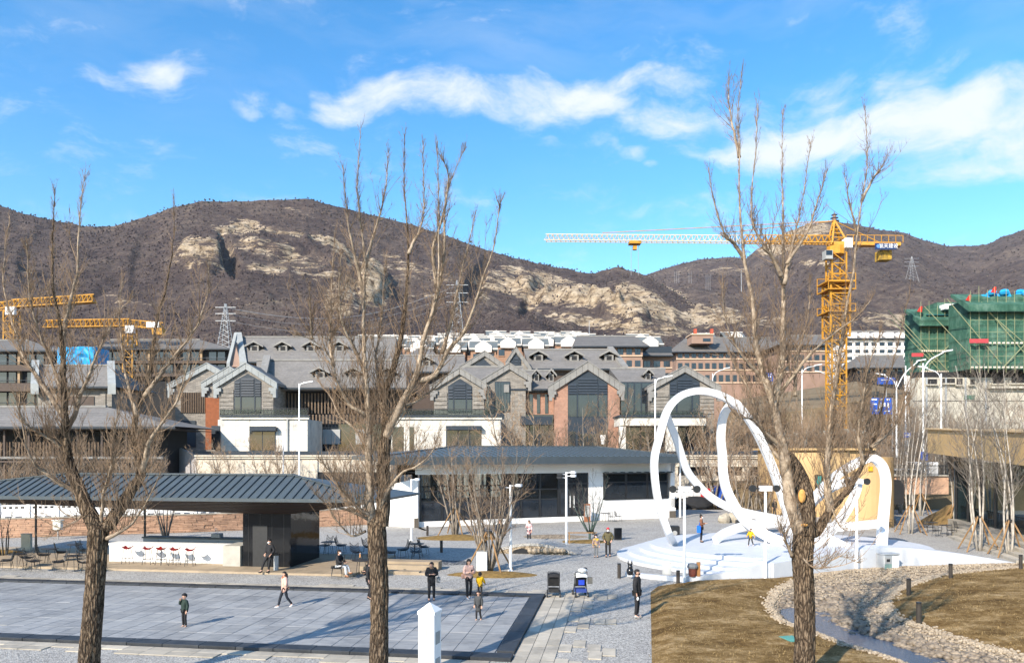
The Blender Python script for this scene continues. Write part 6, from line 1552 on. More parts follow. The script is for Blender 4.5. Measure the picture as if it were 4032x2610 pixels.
def rough_trunk(pts, rad, n=52, per=16, seed=0, amp=.17):
    pts = catmull([Vector(p) for p in pts], per); N = len(pts); mb = MB(); K_ = len(rad)
    for i, p in enumerate(pts):
        f = i / (N - 1) * (K_ - 1); j = min(int(f), K_ - 2); r = rad[j] + (rad[j + 1] - rad[j]) * (f - j)
        d = (pts[min(i + 1, N - 1)] - pts[max(i - 1, 0)]).normalized(); u = Vector((1, 0, 0)); u = (u - d * u.dot(d)).normalized(); w = d.cross(u)
        for k in range(n):
            a = 2 * math.pi * k / n
            rd = abs(noise.noise(Vector((math.cos(a) * r * 15, math.sin(a) * r * 15, p.z * 1.9 + seed)))); big = noise.noise(Vector((math.cos(a) * 1.2, math.sin(a) * 1.2, p.z * .9 + seed)))
            q = p + (u * math.cos(a) + w * math.sin(a)) * (r * (1 - amp * .5 + amp * (1 - 2.2 * rd) * .8 + .07 * big)); mb.v.append((q.x, q.y, q.z))
    for i in range(N - 1):
        for k in range(n): k2 = (k + 1) % n; b0 = i * n; mb.f.append((b0 + k, b0 + k2, b0 + n + k2, b0 + n + k))
    mb.f.append(tuple((N - 1) * n + k for k in range(n))); return mb
def big_tree(name, Y, trunk, trad, limbs, label, seed, dens=1.0):
    rg = random.Random(seed); tp = [P(x, y, Y) for x, y in trunk]; tp[0].z = -.1; tp.append(tp[-1] + Vector((0, .02, .22))); trad = trad[:-1] + [trad[-1] * .92, .04]
    rt = thing(name, (tp[0].x, Y, 0), label, 'tree', 'three tall bare poplars in front')
    rough_trunk(tp, trad, seed=seed).build('trunk', m_trunk, rt, smooth=True)
    tw = MB()
    for (pl, r0, dy, thick) in limbs:
        n = len(pl); pts = [P(x, y, Y + dy * (i / (n - 1)) ** 1.2 + rg.uniform(-.06, .06)) for i, (x, y) in enumerate(pl)]
        fine = catmull(pts, 5); N = len(fine); rad = [r0 * (1 - i / (N - 1)) ** 1.6 + .0075 for i in range(N)]
        for i in range(1, N - 1): fine[i] += Vector((rg.gauss(0, .004), rg.gauss(0, .012), 0))
        if thick: rough_trunk(fine, rad, 18, 1, seed + r0 * 10, .10).build('limb', m_trunk if thick > 1 else m_limb, rt, smooth=True)
        else: MB().tube(fine, rad, 8).build('limb', m_limb, rt, smooth=True)
        L = sum((fine[i + 1] - fine[i]).length for i in range(N - 1)); cnt = int(L * 21.0 * dens)
        for k in range(cnt):
            f = (.08 + .92 * rg.random() ** .8); i = min(int(f * (N - 1)), N - 2); a = fine[i].lerp(fine[i + 1], f * (N - 1) - i); ax = (fine[i + 1] - fine[i]).normalized()
            s = Vector((rg.gauss(0, 1), rg.gauss(0, 1), rg.gauss(0, .3) + .15)); s = s - ax * s.dot(ax)
            if s.length < 1e-3: continue
            s.normalize(); top = f > .6; z = a.z
            ln = (rg.uniform(.12, .42) * (1.25 - .5 * f)) if top else rg.uniform(.25, .65) * (1.15 - .6 * f) * (1.0 if top else rg.choice((.6, 1.0, 1.2, 2.1)))
            shoot(tw, rg, a, (ax * (rg.uniform(.5, .95) if not top else 1.0) + s * (rg.uniform(.45, .85) if not top else rg.uniform(.3, .6)) + Vector((0, 0, .2))).normalized(), ln + .08, .0085 if not top else .0065, 1, .34, 4, .12, 4)
        # longer secondary shoots filling the lower crown
        for k in range(int(L * 5.4 * dens)):
            f = rg.uniform(.06, .72); i = min(int(f * (N - 1)), N - 2); a = fine[i]
            if a.z > 11.5 or rg.random() < (a.z - 6.0) / 5.5: continue; ax = (fine[i + 1] - fine[i]).normalized()
            s = Vector((rg.gauss(0, 1), rg.gauss(0, 1), rg.uniform(-.1, .4))).normalized()
            shoot(tw, rg, a, (ax * .6 + s * .7 + Vector((0, 0, .25))).normalized(), rg.uniform(.7, 2.0) * (1.1 - .5 * f), .013, 2, .5, 6, .09, 6)
    t_ = tw.build('twigs', m_twig, rt); t_['kind'] = 'stuff'
    return rt
LT = [([(385, 2090), (335, 1985), (305, 1905), (275, 1840), (262, 1750), (255, 1650), (250, 1500), (245, 1380), (235, 1270), (212, 1150), (206, 1000), (210, 880), (216, 745)], .19, -.7, 2),
      ([(247, 1400), (250, 1330), (262, 1250), (285, 1150), (305, 1060), (310, 900), (320, 780), (335, 690)], .07, .8, 0),
      ([(256, 1700), (295, 1630), (312, 1566), (333, 1520), (350, 1478), (380, 1398), (405, 1347), (426, 1305), (460, 1235), (520, 1175)], .065, -1.2, 0),
      ([(400, 2085), (430, 2062), (464, 2011), (519, 1926), (555, 1870), (552, 1815), (540, 1780), (530, 1714), (540, 1608), (575, 1540), (599, 1419), (607, 1334), (620, 1250), (632, 1209), (659, 1109), (676, 1003), (685, 915), (684, 775)], .17, 1.2, 2),
      ([(570, 1560), (612, 1499), (670, 1420), (734, 1343), (780, 1271), (817, 1150), (822, 1020)], .06, -.6, 0),
      ([(561, 1855), (575, 1790), (590, 1735), (633, 1672), (692, 1587), (725, 1490), (745, 1400), (752, 1300)], .07, -1.3, 0),
      ([(300, 1930), (260, 1912), (211, 1884), (160, 1845), (135, 1825), (100, 1745), (85, 1640), (70, 1560)], .075, -1.0, 1),
      ([(254, 1650), (202, 1566), (143, 1478), (84, 1389), (72, 1334), (46, 1263), (15, 1130), (20, 1000), (38, 850)], .065, .9, 0),
      ([(262, 1780), (215, 1740), (150, 1700), (95, 1660), (60, 1560)], .045, -1.2, 0), ([(420, 2120), (470, 2095), (520, 2060), (570, 1990), (610, 1910), (640, 1840)], .05, -1.0, 0),
      ([(395, 2080), (405, 1990), (408, 1930), (440, 1830), (450, 1700), (470, 1600)], .045, -1.4, 0), ([(250, 1560), (200, 1420), (150, 1300), (120, 1180), (110, 1050), (105, 960)], .04, -1.3, 0), ([(540, 1640), (500, 1500), (480, 1380), (470, 1240), (480, 1100)], .045, .9, 0), ([(340, 2010), (300, 2050), (240, 2080), (200, 2110)], .03, -.8, 0)]
big_tree('poplar_tree', 18.5, [(352, 2712), (352, 2600), (362, 2450), (375, 2300), (382, 2180), (388, 2085)], [.26, .245, .235, .225, .235, .26], LT, 'bare poplar tree at the left with pale upper limbs', 3)
MT = [([(1470, 2070), (1452, 1969), (1458, 1884), (1450, 1800), (1451, 1747), (1451, 1633), (1442, 1502), (1433, 1370), (1433, 1151), (1437, 1020), (1420, 888), (1411, 801), (1407, 713), (1420, 505)], .135, -.5, 1),
      ([(1433, 1160), (1415, 1080), (1398, 1011), (1372, 888), (1363, 800), (1350, 660)], .055, -1.1, 0), ([(1437, 1050), (1455, 980), (1477, 906), (1507, 800), (1521, 713), (1529, 600)], .05, .7, 0),
      ([(1500, 2070), (1510, 1969), (1510, 1800), (1521, 1720), (1521, 1640), (1510, 1560), (1538, 1484), (1573, 1361), (1591, 1239), (1604, 1107), (1608, 976), (1600, 844), (1591, 713), (1593, 530)], .19, .4, 2),
      ([(1610, 1000), (1630, 950), (1652, 906), (1670, 818), (1668, 700), (1665, 565)], .045, 1.0, 0),
      ([(1521, 1720), (1538, 1677), (1591, 1572), (1643, 1467), (1670, 1326), (1705, 1221), (1727, 1107), (1727, 932), (1727, 801), (1722, 555)], .115, -.9, 1),
      ([(1705, 1221), (1735, 1090), (1749, 976), (1753, 800), (1775, 713), (1827, 590)], .06, .6, 0), ([(1720, 1130), (1705, 980), (1745, 850), (1765, 700), (1740, 620)], .05, -.6, 0),
      ([(1650, 1500), (1713, 1475), (1766, 1379), (1819, 1318), (1862, 1221), (1906, 1081), (1941, 985), (1963, 844), (1963, 800)], .07, -1.2, 0), ([(1740, 1390), (1780, 1250), (1810, 1100), (1845, 958), (1871, 842)], .05, 1.0, 0),
      ([(1451, 1650), (1420, 1620), (1372, 1589), (1328, 1502), (1293, 1397), (1223, 1335), (1155, 1318)], .06, -1.2, 0), ([(1310, 1440), (1300, 1340), (1302, 1239), (1306, 1107), (1319, 906)], .045, .8, 0), ([(1440, 1480), (1400, 1380), (1350, 1280), (1335, 1150), (1345, 1000)], .045, -1.2, 0),
      ([(1492, 2030), (1517, 1948), (1580, 1863), (1643, 1834), (1700, 1780), (1730, 1700)], .06, -1.3, 0), ([(1470, 2040), (1400, 1990), (1345, 1930), (1310, 1870), (1250, 1800)], .05, -1.2, 0), ([(1460, 2050), (1380, 2010), (1290, 1985), (1230, 1930)], .04, -1.3, 0), ([(1440, 2090), (1390, 2110), (1360, 2090), (1320, 2040), (1300, 2010)], .03, -.9, 0),
      ([(1515, 1700), (1500, 1560), (1480, 1420), (1500, 1280), (1510, 1150), (1520, 1000)], .05, 1.1, 0), ([(1451, 1750), (1390, 1680), (1340, 1640), (1300, 1560), (1250, 1500)], .045, .9, 0), ([(1580, 1600), (1640, 1580), (1720, 1520), (1790, 1440)], .04, 1.0, 0), ([(1230, 1335), (1222, 1250), (1218, 1130)], .03, -1.2, 0)]
big_tree('poplar_tree', 18.6, [(1493, 2712), (1493, 2600), (1493, 2450), (1494, 2300), (1488, 2180), (1482, 2065)], [.255, .24, .225, .22, .235, .25], MT, 'bare poplar tree in the middle with many upright limbs', 5, 1.05)
RT = [([(3150, 2090), (3117, 1990), (3100, 1880), (3088, 1789), (3065, 1690), (3046, 1602), (3015, 1498), (2984, 1394), (2974, 1321), (2963, 1186), (2932, 1031), (2922, 927), (2911, 781), (2911, 563), (2905, 460), (2922, 275)], .17, -.4, 1),
      ([(2911, 620), (2890, 520), (2870, 408), (2868, 304)], .04, .5, 0), ([(2930, 1020), (2890, 960), (2849, 916), (2808, 781), (2790, 660)], .05, -1.0, 0),
      ([(3046, 1610), (3060, 1520), (3078, 1425), (3083, 1290), (3083, 1134), (3083, 980), (3083, 823), (3078, 667), (3083, 430)], .11, .8, 1), ([(3088, 1120), (3110, 1010), (3129, 927), (3161, 781), (3192, 563)], .05, 1.2, 0), ([(3078, 1090), (3040, 1010), (3005, 968), (2958, 844), (2975, 600), (2984, 410)], .05, -.8, 0), ([(3098, 1040), (3180, 910), (3220, 790), (3254, 678)], .04, -.9, 0),
      ([(3185, 2105), (3222, 2085), (3273, 2002), (3310, 1960), (3349, 1918), (3400, 1821), (3440, 1740), (3462, 1654), (3490, 1520), (3530, 1380), (3586, 1134)], .13, .6, 2),
      ([(3270, 2010), (3258, 1905), (3258, 1800), (3265, 1720), (3275, 1602), (3306, 1404), (3327, 1238), (3358, 1083), (3374, 927), (3394, 781), (3415, 636), (3405, 430)], .09, -.6, 1), ([(3394, 790), (3440, 700), (3470, 660), (3493, 615)], .035, .5, 0), ([(3374, 920), (3350, 820), (3327, 698)], .035, -.5, 0),
      ([(3060, 1560), (3130, 1470), (3192, 1394), (3285, 1311), (3370, 1250), (3430, 1180)], .06, -1.2, 0), ([(3030, 1540), (2990, 1480), (2940, 1420), (2880, 1330), (2850, 1220), (2845, 1100)], .055, -1.2, 0), ([(3080, 1760), (3010, 1700), (2960, 1650), (2900, 1640), (2850, 1560)], .06, -1.3, 0), ([(3090, 1830), (3020, 1730), (2950, 1540), (2900, 1450), (2870, 1380)], .05, .9, 0),
      ([(3400, 1830), (3380, 1700), (3400, 1560), (3420, 1440), (3470, 1300)], .05, -1.0, 0), ([(3430, 1760), (3520, 1680), (3560, 1560), (3600, 1440)], .045, .9, 0), ([(3120, 2190), (3090, 2120), (3070, 2060)], .05, -.8, 0), ([(3160, 2100), (3165, 2200), (3230, 2238), (3300, 2190), (3380, 2215)], .028, -.9, 0), ([(3260, 1960), (3300, 2060), (3330, 2090)], .02, -.8, 0), ([(3130, 1560), (3140, 1400), (3180, 1250), (3190, 1100)], .045, 1.2, 0)]
rt3 = big_tree('poplar_tree', 18.4, [(3166, 2715), (3166, 2600), (3168, 2450), (3165, 2300), (3160, 2200), (3166, 2100)], [.265, .25, .24, .235, .245, .27], RT, 'bare poplar tree at the right with a broken stump limb', 7, 1.05)
# the broken, hollow stub of the right tree
rough_trunk([P(3170, 2110, 18.35), P(3172, 2000, 18.45), P(3165, 1930, 18.6), P(3140, 1850, 18.8), P(3112, 1780, 19.0)], [.24, .22, .21, .16, .04], 26, 9, 4.4, .16).build('broken_stub', m_trunk, rt3, smooth=True)
MB().ball(P(3158, 1952, 18.2), .10, .05, .17, 8, 6).build('wood_scar', M('raw_wood', (.62, .34, .10), (.45, .22, .06), 12), rt3, smooth=True); MB().ball(P(3168, 2066, 18.1), .09, .05, .04, 8, 6).build('wood_scar', M('raw_wood', (.62, .34, .10)), rt3, smooth=True)

# generic bare trees built once, then copied
def gen_tree(seed, H, nstem, spread, r0, lev=2, spur=7, twmat=None, stmat=None, lean=.2, fork=.25, name='bare_tree', n2=10):
    rg = random.Random(seed); rt = thing(name, (0, 0, 0), 'x', 'tree'); tw = MB(); st = MB()
    for k in range(nstem):
        a = 2 * math.pi * (k + rg.random() * .6) / nstem; d = Vector((math.cos(a) * spread, math.sin(a) * spread, 1)).normalized() if nstem > 1 else Vector((rg.gauss(0, .03), rg.gauss(0, .03), 1)).normalized()
        q = Vector((math.cos(a) * .12 * (nstem > 1), math.sin(a) * .12 * (nstem > 1), -.05)); pts = [q.copy()]; L = H * rg.uniform(.75, 1.0); n = 8
        for i in range(n): d = (d + Vector((rg.gauss(0, .07), rg.gauss(0, .07), .08))).normalized(); q = q + d * (L / n); pts.append(q.copy())
        rad = [max(r0 * (1 - i / (n + .3)), .006) for i in range(n + 1)]; st.tube(pts, rad, 7)
        for j in range(n2):
            f = rg.uniform(fork, .97); i = min(int(f * n), n - 1); p = pts[i].lerp(pts[i + 1], f * n - i); ax = (pts[i + 1] - pts[i]).normalized(); s = Vector((rg.gauss(0, 1), rg.gauss(0, 1), rg.uniform(-.1, .3))).normalized()
            shoot(tw, rg, p, (ax * rg.uniform(.5, .9) + s * rg.uniform(.4, .8)).normalized(), H * rg.uniform(.16, .34) * (1.15 - f * .6), r0 * .32 * (1.1 - f * .6), lev, .22, 5, .12, spur)
    st.build('stem', stmat or m_stem, rt, local=True, smooth=True); t_ = tw.build('twigs', twmat or m_twig, rt, local=True); t_['kind'] = 'stuff'; return rt
def plant(proto, used, loc, rz, sc_, label, group):
    if not used[0]: o = proto; o.location = loc; o.rotation_euler = (0, 0, rz); o.scale = (sc_,) * 3; o['label'] = label; used[0] = True
    else: o = copy_tree(proto, loc, rz, label=label, scale=sc_)
    o['group'] = group; return o
# three multi-stem shrubs of the plaza
bush = gen_tree(31, 6.9, 15, .30, .062, 2, 5, name='multistem_bush', n2=12); g_ = G(1925, 2248); bush.location = g_; bush['label'] = 'many-stemmed bare bush on straw mulch beside the stroller path'
twin = gen_tree(33, 7.0, 5, .17, .095, 2, 6, name='multistem_bush', n2=15); g_ = G(1792, 2106); twin.location = g_; twin['label'] = 'staked bare tree pair before the cafe windows'
plum = gen_tree(35, 4.4, 6, .62, .055, 2, 6, name='small_bare_tree', twmat=m_twig2, stmat=M('green_bark', (.055, .085, .075), (.04, .06, .055), 4), n2=9); g_ = G(2322, 2122); plum.location = g_ + Vector((0, 0, .5)); plum['label'] = 'small bare tree with green painted trunk near the red-hatted adult'
MB().tube([(0, 0, -.6), (0, 0, .12)], [.09, .075], 9).build('trunk', MATS['green_bark'], plum, local=True)
for o in (bush, twin, plum): o['group'] = 'bare shrubs on the plaza beds'
# left edge shrub
ls_ = gen_tree(37, 3.0, 5, .3, .05, 1, 4, name='small_bare_tree', n2=6, twmat=m_twig2, stmat=M('dark_bark', (.03, .032, .034), (.05, .05, .05), 4)); ls_.location = G(15, 2192); ls_['label'] = 'dark stemmed bare shrub at the left edge by the tables'; ls_['group'] = 'bare shrubs on the plaza beds'
cl = gen_tree(39, 3.4, 8, .22, .06, 1, 4, name='multistem_bush', n2=5, stmat=M('dark_bark', (.03, .032, .034))); cl.location = G(652, 2118); cl['label'] = 'bare stems behind the back counter of the bar'; cl['group'] = 'bare shrubs on the plaza beds'
# saplings with stakes at the right
sap = gen_tree(41, 12.2, 4, .075, .07, 2, 5, stmat=m_birch, twmat=m_twig2, name='staked_sapling', n2=24); us = [False]
spots = [(3585, 2100, 1.0, 'pale staked sapling, middle of the row left of the earth mound'), (3855, 2168, 1.05, 'pale staked sapling with the widest stakes before the tan pavilion'), (3978, 2190, 1.0, 'pale staked sapling nearest the right edge of the picture'), (3765, 2070, .95, 'pale staked sapling standing on the earth mound'), (3625, 2030, .95, 'pale staked sapling behind the black cafe tables'), (3545, 2020, .9, 'pale staked sapling right beside the ribbon foot'), (4080, 2130, 1.0, 'pale staked sapling at the pavilion steps'), (3450, 2005, .9, 'pale sapling behind the ribbon loop'), (3700, 1990, 1.1, 'pale sapling left of the pavilion corner column'), (3820, 2010, 1.1, 'pale sapling before the pavilion glass, left'), (3900, 2040, 1.1, 'pale sapling before the pavilion glass, right'), (3530, 1960, 1.1, 'pale sapling in front of the dark recess'), (3590, 1950, 1.15, 'pale sapling in front of the tan retaining wall')]
def stakes(loc, label, r=1.15, h=1.9, n=4, sc_=1):
    rt = thing('tree_stakes', loc, label, 'stakes', 'wooden tree stakes')
    for k in range(n):
        a = 2 * math.pi * k / n + .5; MB().tube([(math.cos(a) * r, math.sin(a) * r, 0), (math.cos(a) * .10, math.sin(a) * .10, h)], .045, 6).build('stake', m_wood, rt, local=True)
    MB().lathe([(.16, h - .1), (.16, h + .02)], 8).build('binding', m_black, rt, local=True)
for k, (px, py, s, lab) in enumerate(spots):
    g_ = G(px, py); plant(sap, us, g_, k * 1.3, s, lab, 'staked saplings on the right')
    if k < 6: stakes(g_, 'wooden stakes bracing the sapling ' + lab.split('sapling')[-1].strip(' ,'), 1.25, 2.1, 4)
for (px, py, lab) in ((1925, 2248, 'tall stakes bracing the many-stemmed bush'), (1792, 2106, 'stakes bracing the staked tree pair')): stakes(G(px, py), lab, 1.35, 2.0, 4)
# low shrubs before the cream walls, street trees and thickets farther back
sh1 = gen_tree(51, 4.6, 6, .38, .06, 2, 6, name='bare_shrub', n2=12); sh2 = gen_tree(52, 5.2, 4, .28, .07, 2, 7, name='bare_shrub', n2=14); u1 = [False]; u2 = [False]
rg = random.Random(77)
def back(px, Y, sc_, lab, which=None):
    (plant(sh1, u1, (PX(px, Y), Y, 0 if Y < 90 else 1.5), rg.uniform(0, 6), sc_, lab, 'bare shrubs and street trees in the middle distance') if (which or rg.randrange(2)) else plant(sh2, u2, (PX(px, Y), Y, 0 if Y < 90 else 1.5), rg.uniform(0, 6), sc_, lab, 'bare shrubs and street trees in the middle distance'))
LB = 'leafless brown shrub or street tree among the middle-distance planting'
ORD = ('leftmost', 'second from left', 'third from left', 'fourth from left', 'fifth from left', 'sixth from left', 'seventh from left', 'eighth from left', 'ninth from left', 'tenth from left', 'eleventh from left', 'twelfth from left', 'thirteenth from left', 'rightmost')
for k, px in enumerate((800, 890, 1060, 1130, 1350, 1400, 1560)): back(px, 80, 1.5, 'leafless shrub before the cream annex wall, %s of seven' % (ORD[k] if k < 6 else 'rightmost'))
for k, px in enumerate((1600, 1700, 1740, 1990, 2040, 2060, 2150, 2180, 2200, 2360, 2400, 2520, 2560, 2600)): back(px, 82, 1.9 if px not in (2360, 2040) else 2.6, 'leafless shrub above the cafe roof, %s of fourteen' % ORD[k])
back(2800, 79, 2.0, 'leafless shrub seen between the ribbon strands, left one'); back(2830, 79, 2.0, 'leafless shrub seen between the ribbon strands, right one')
for k, px in enumerate((2900, 2935, 2970, 3010, 3040, 3075, 3110)): back(px, 72, 1.1 + rg.random() * .4, 'leafless shrub along the tan round building, %s of seven' % (ORD[k] if k < 6 else 'rightmost'))
for k, px in enumerate(sorted(rg.uniform(2840, 3640) for _ in range(56))): back(px, rg.uniform(88, 100), rg.uniform(1.5, 2.4), 'leafless tree in the thicket below the road ramp, %s from the left' % ordn(k + 1))
for k, px in enumerate(sorted(rg.uniform(3480, 4080) for _ in range(22))): back(px, rg.uniform(84, 102), rg.uniform(1.6, 2.3), 'leafless street tree before the concrete podium, %s from the left' % ordn(k + 1))
for k, px in enumerate(sorted(rg.uniform(-10, 640) for _ in range(22))): back(px, rg.uniform(66, 77), rg.uniform(1.0, 1.6), 'leafless shrub before the timber porch house, %s from the left' % ordn(k + 1))
# ------------------------------------------------------------------ furniture
def chair_proto():
    rt = thing('wire_chair', (0, 0, 0), 'x', 'chair', 'black wire chairs on the terrace'); mb = MB()
    def sh(u, v):      # u across -1..1, v from seat front 0 to back top 1
        w = .30 - .06 * v; y = -.27 + .50 * min(v / .55, 1) + .12 * max(0, v - .55) / .45; z = .42 - .03 * math.sin(min(v / .55, 1) * 3.1) + (.42 * ((v - .5) / .5) ** 1.3 if v > .5 else 0)
        return Vector((u * w, y, z + .10 * u * u * (.6 + v)))
    for k in range(9): u = -1 + k / 4; mb.tube([sh(u, v / 8) for v in range(9)], .011, 4, False)
    for k in range(8): v = k / 7; mb.tube([sh(-1 + q / 4, v) for q in range(9)], .011, 4, False)
    for a in (-1, 1): mb.tube([sh(a, v / 8) for v in range(9)], .012, 5)
    mb.tube([sh(-1 + q / 4, 1) for q in range(9)], .012, 5); mb.build('wire_seat', m_black, rt, local=True)
    pad = MB(); n = 6
    for i in range(n + 1):
        for j in range(n + 1): p = sh(-.8 + 1.6 * i / n, .06 + .46 * j / n); pad.v.append((p.x, p.y, p.z + .02))
    for i in range(n):
        for j in range(n): a = i * (n + 1) + j; pad.f.append((a, a + n + 1, a + n + 2, a + 1))
    pad.build('seat_pad', m_black, rt, local=True)
    for s in (-1, 1): MB().tube([(s * .17, -.2, .42), (s * .24, -.26, .0), (s * .24, .24, .0), (s * .17, .18, .42)], .013, 5).build('leg', m_black, rt, local=True)
    return rt
def table_proto():
    rt = thing('round_table', (0, 0, 0), 'x', 'table', 'small round black tables on the terrace')
    MB().lathe([(.02, .70), (.41, .70), (.42, .715), (.41, .73), (.02, .73)], 20).build('top', m_black, rt, local=True)
    for k in range(3): a = k * 2.094 + .4; MB().tube([(math.cos(a) * .2, math.sin(a) * .2, .70), (math.cos(a) * .32, math.sin(a) * .32, 0)], .014, 5).build('leg', m_black, rt, local=True)
    return rt
cp, tp_ = chair_proto(), table_proto(); uc, ut = [False], [False]
def put(proto, used, px, py, z, rz, label):
    loc = G(px, py, z)
    if not used[0]: proto.location = loc; proto.rotation_euler = (0, 0, rz); proto['label'] = label; used[0] = True; return proto
    return copy_tree(proto, loc, rz, label=label)
DZ = .108
for px, py, lab in ((68, 2236, 'round black table nearest the left edge of the picture'), (196, 2212, 'round black table behind the other left tables'), (295, 2192, 'round black table farthest back beside the left trunk'), (288, 2244, 'round black table nearest the left trunk in front'), (1293, 2182, 'round black table just right of the black core'), (1420, 2264, 'round black table with a bottle, between the two seated people'), (1641, 2190, 'round black table near the sunken steps')):
    put(tp_, ut, px, py, DZ, px * .01, lab)
for px, py, rz, lab in ((27, 2240, -1.2, 'black wire chair at the very left edge'), (130, 2243, 1.1, 'black wire chair right of the leftmost table'), (234, 2246, -.9, 'black wire chair left of the front table by the trunk'), (171, 2217, 1.9, 'black wire chair between the two rear left tables'), (243, 2206, 2.2, 'black wire chair behind the rear left table'), (331, 2197, 1.6, 'black wire chair half hidden behind the left trunk, rear'), (333, 2248, .9, 'black wire chair half hidden behind the left trunk, front'), (104, 2228, 2.9, 'black wire chair behind the leftmost table'),
                        (1282, 2176, -.6, 'black wire chair left of the table by the core'), (1342, 2176, 1.5, 'black wire chair right of the table by the core'), (1327, 2270, -1.4, 'black wire chair holding the person in white trousers'), (1405, 2205, 2.9, 'black wire chair behind the bottle table'), (1452, 2182, 2.4, 'black wire chair behind the middle trunk, rear'), (1480, 2262, 1.3, 'black wire chair holding the half hidden seated person'), (1538, 2207, 1.7, 'black wire chair just right of the middle trunk'), (1588, 2195, -1.1, 'black wire chair left of the table by the sunken steps'), (1637, 2204, .2, 'black wire chair in front of the table by the steps'), (1668, 2182, 2.0, 'black wire chair right of the table by the steps')):
    put(cp, uc, px, py, DZ, rz, lab)
# metal chairs and tables of the right corner and the cafe front
def mchair_proto():
    rt = thing('metal_chair', (0, 0, 0), 'x', 'chair', 'dark metal garden chairs')
    MB().box(-.22, .22, -.22, .22, .43, .46).build('seat', m_black, rt, local=True)
    mb = MB(); mb.tube([(-.21, .2, .44), (-.21, .28, .88), (.21, .28, .88), (.21, .2, .44)], .014, 5)
    for k in range(5): mb.tube([(-.15 + k * .075, .21, .46), (-.15 + k * .075, .28, .87)], .009, 4)
    mb.build('backrest', m_black, rt, local=True)
    for sx in (-1, 1):
        for sy in (-1, 1): MB().tube([(sx * .2, sy * .2, .44), (sx * .23, sy * .24, 0)], .013, 5).build('leg', m_black, rt, local=True)
        MB().tube([(sx * .21, .25, .66), (sx * .24, -.2, .66), (sx * .22, -.2, .44)], .012, 5).build('armrest', m_black, rt, local=True)
    return rt
mcp = mchair_proto(); um = [False]
for px, py, rz, lab in ((3497, 2078, .4, 'dark metal chair right beside the ribbon foot'), (3538, 2086, 1.4, 'dark metal chair left of the staked sapling'), (3634, 2097, -1.3, 'dark metal chair left of the first far table'), (3690, 2112, 0, 'dark metal chair between the two far tables'), (3748, 2112, .2, 'dark metal chair in front of the second far table'), (3776, 2100, 1.5, 'dark metal chair right of the second far table'), (3655, 2078, 3.0, 'dark metal chair behind the first far table'), (2408, 2054, 2.6, 'dark metal chair left of a pair at the cafe wall'), (2434, 2052, 1.8, 'dark metal chair right of a pair at the cafe wall')): put(mcp, um, px, py, 0, rz, lab)
for px, py, lab in ((3669, 2094, 'round dark table left of the earth mound'), (3722, 2106, 'round dark table in front of the earth mound'), (2385, 2053, 'round dark table at the cafe wall')): put(tp_, ut, px, py, 0, 0, lab)
def boxy(name, px, py, w, d, h, mat, label, cat, rz=0, z=0, extra=None, group=None):
    rt = thing(name, G(px, py, z), label, cat, group, rz); me = bevbox('body', w, d, h, min(w, d, h) * .06, mat); piece('body', me, rt, (0, 0, h / 2))
    if extra: extra(rt)
    return rt
def label_plate(w, y, z, hh, m): return lambda rt: MB().box(-w, w, y - .008, y, z - hh, z + hh).build('plate', m, rt, local=True)
# bollard lights
bol = thing('bollard_light', (0, 0, 0), 'x', 'bollard', 'dark bollard lights'); MB().lathe([(.085, 0), (.085, .62), (.075, .63), (.02, .635)], 12).build('post', M('bronze', (.035, .030, .026), (.05, .042, .036), 4, .5), bol, local=True); MB().lathe([(.05, .63), (.088, .64), (.088, .70), (.02, .71)], 12).build('cap', m_black, bol, local=True); ub = [False]
for px, py, lab in ((1683, 2108, 'dark bollard left of the oval mulch bed'), (1738, 2174, 'dark bollard in the roof shadow near the terrace tables'), (2438, 2275, 'dark bollard left of the rabbit figure'), (2670, 2306, 'dark bollard at the lawn corner'), (3578, 2344, 'dark bollard on the right stream bank, upper'), (3618, 2449, 'dark bollard on the right lawn nearest the camera'), (3743, 2278, 'dark bollard where the stream narrows'), (4019, 2238, 'dark bollard at the right end of the white wall'), (2334, 2104, 'dark bollard behind the green-trunked tree'), (3305, 2035, 'dark bollard behind the ribbon loop')): put(bol, ub, px, py, .12 if px > 3500 else 0, 0, lab)
# slim white lamp posts of the plaza
def lamp_post(px, py, top, label, discs=(), cams=0):
    b = G(px, py); Y = b.y; h = PZ(top, Y); rt = thing('lamp_post', b, label, 'lamp post', 'white plaza lamp posts')
    MB().tube([(0, 0, 0), (0, 0, h)], [.075, .06], 10).build('pole', m_steelw, rt, local=True); MB().lathe([(.14, 0), (.14, .03)], 12).build('base_plate', m_steelw, rt, local=True)
    if discs: MB().box(-.28, .28, -.12, .12, h - .12, h + .12).build('bracket', m_steelw, rt, local=True)
    for dx in discs:
        a = MB().tube([(dx * .4, 0, h), (dx, 0, h)], .03, 6).build('arm', m_black, rt, local=True)
        MB().tube([(dx, -.10, h), (dx, .06, h)], [.17, .15], 16).build('spotlight', m_black, rt, local=True)
    for k in range(cams):
        MB().bar((0, 0, h - .05 - k * .1), (.35 * (-1) ** k, -.1, h - .02 - k * .1), .04).build('bracket', m_steelw, rt, local=True); MB().obox((.42 * (-1) ** k, -.14, h - .02 - k * .1), (Vector((.8, -.6, 0)), Vector((.6, .8, 0)), Vector((0, 0, 1))), (.16, .07, .07)).build('camera', m_black if k % 2 else m_steelw, rt, local=True)
lamp_post(2695, 2294, 1925, 'white post with two round spotlights at the left of the stage', (-.55, .55)); lamp_post(3014, 2279, 1922, 'white post with two round spotlights left of the right tree', (-.62, .5)); lamp_post(3374, 2242, 1895, 'white post with round spotlight right of the right tree', (.48, -.5))
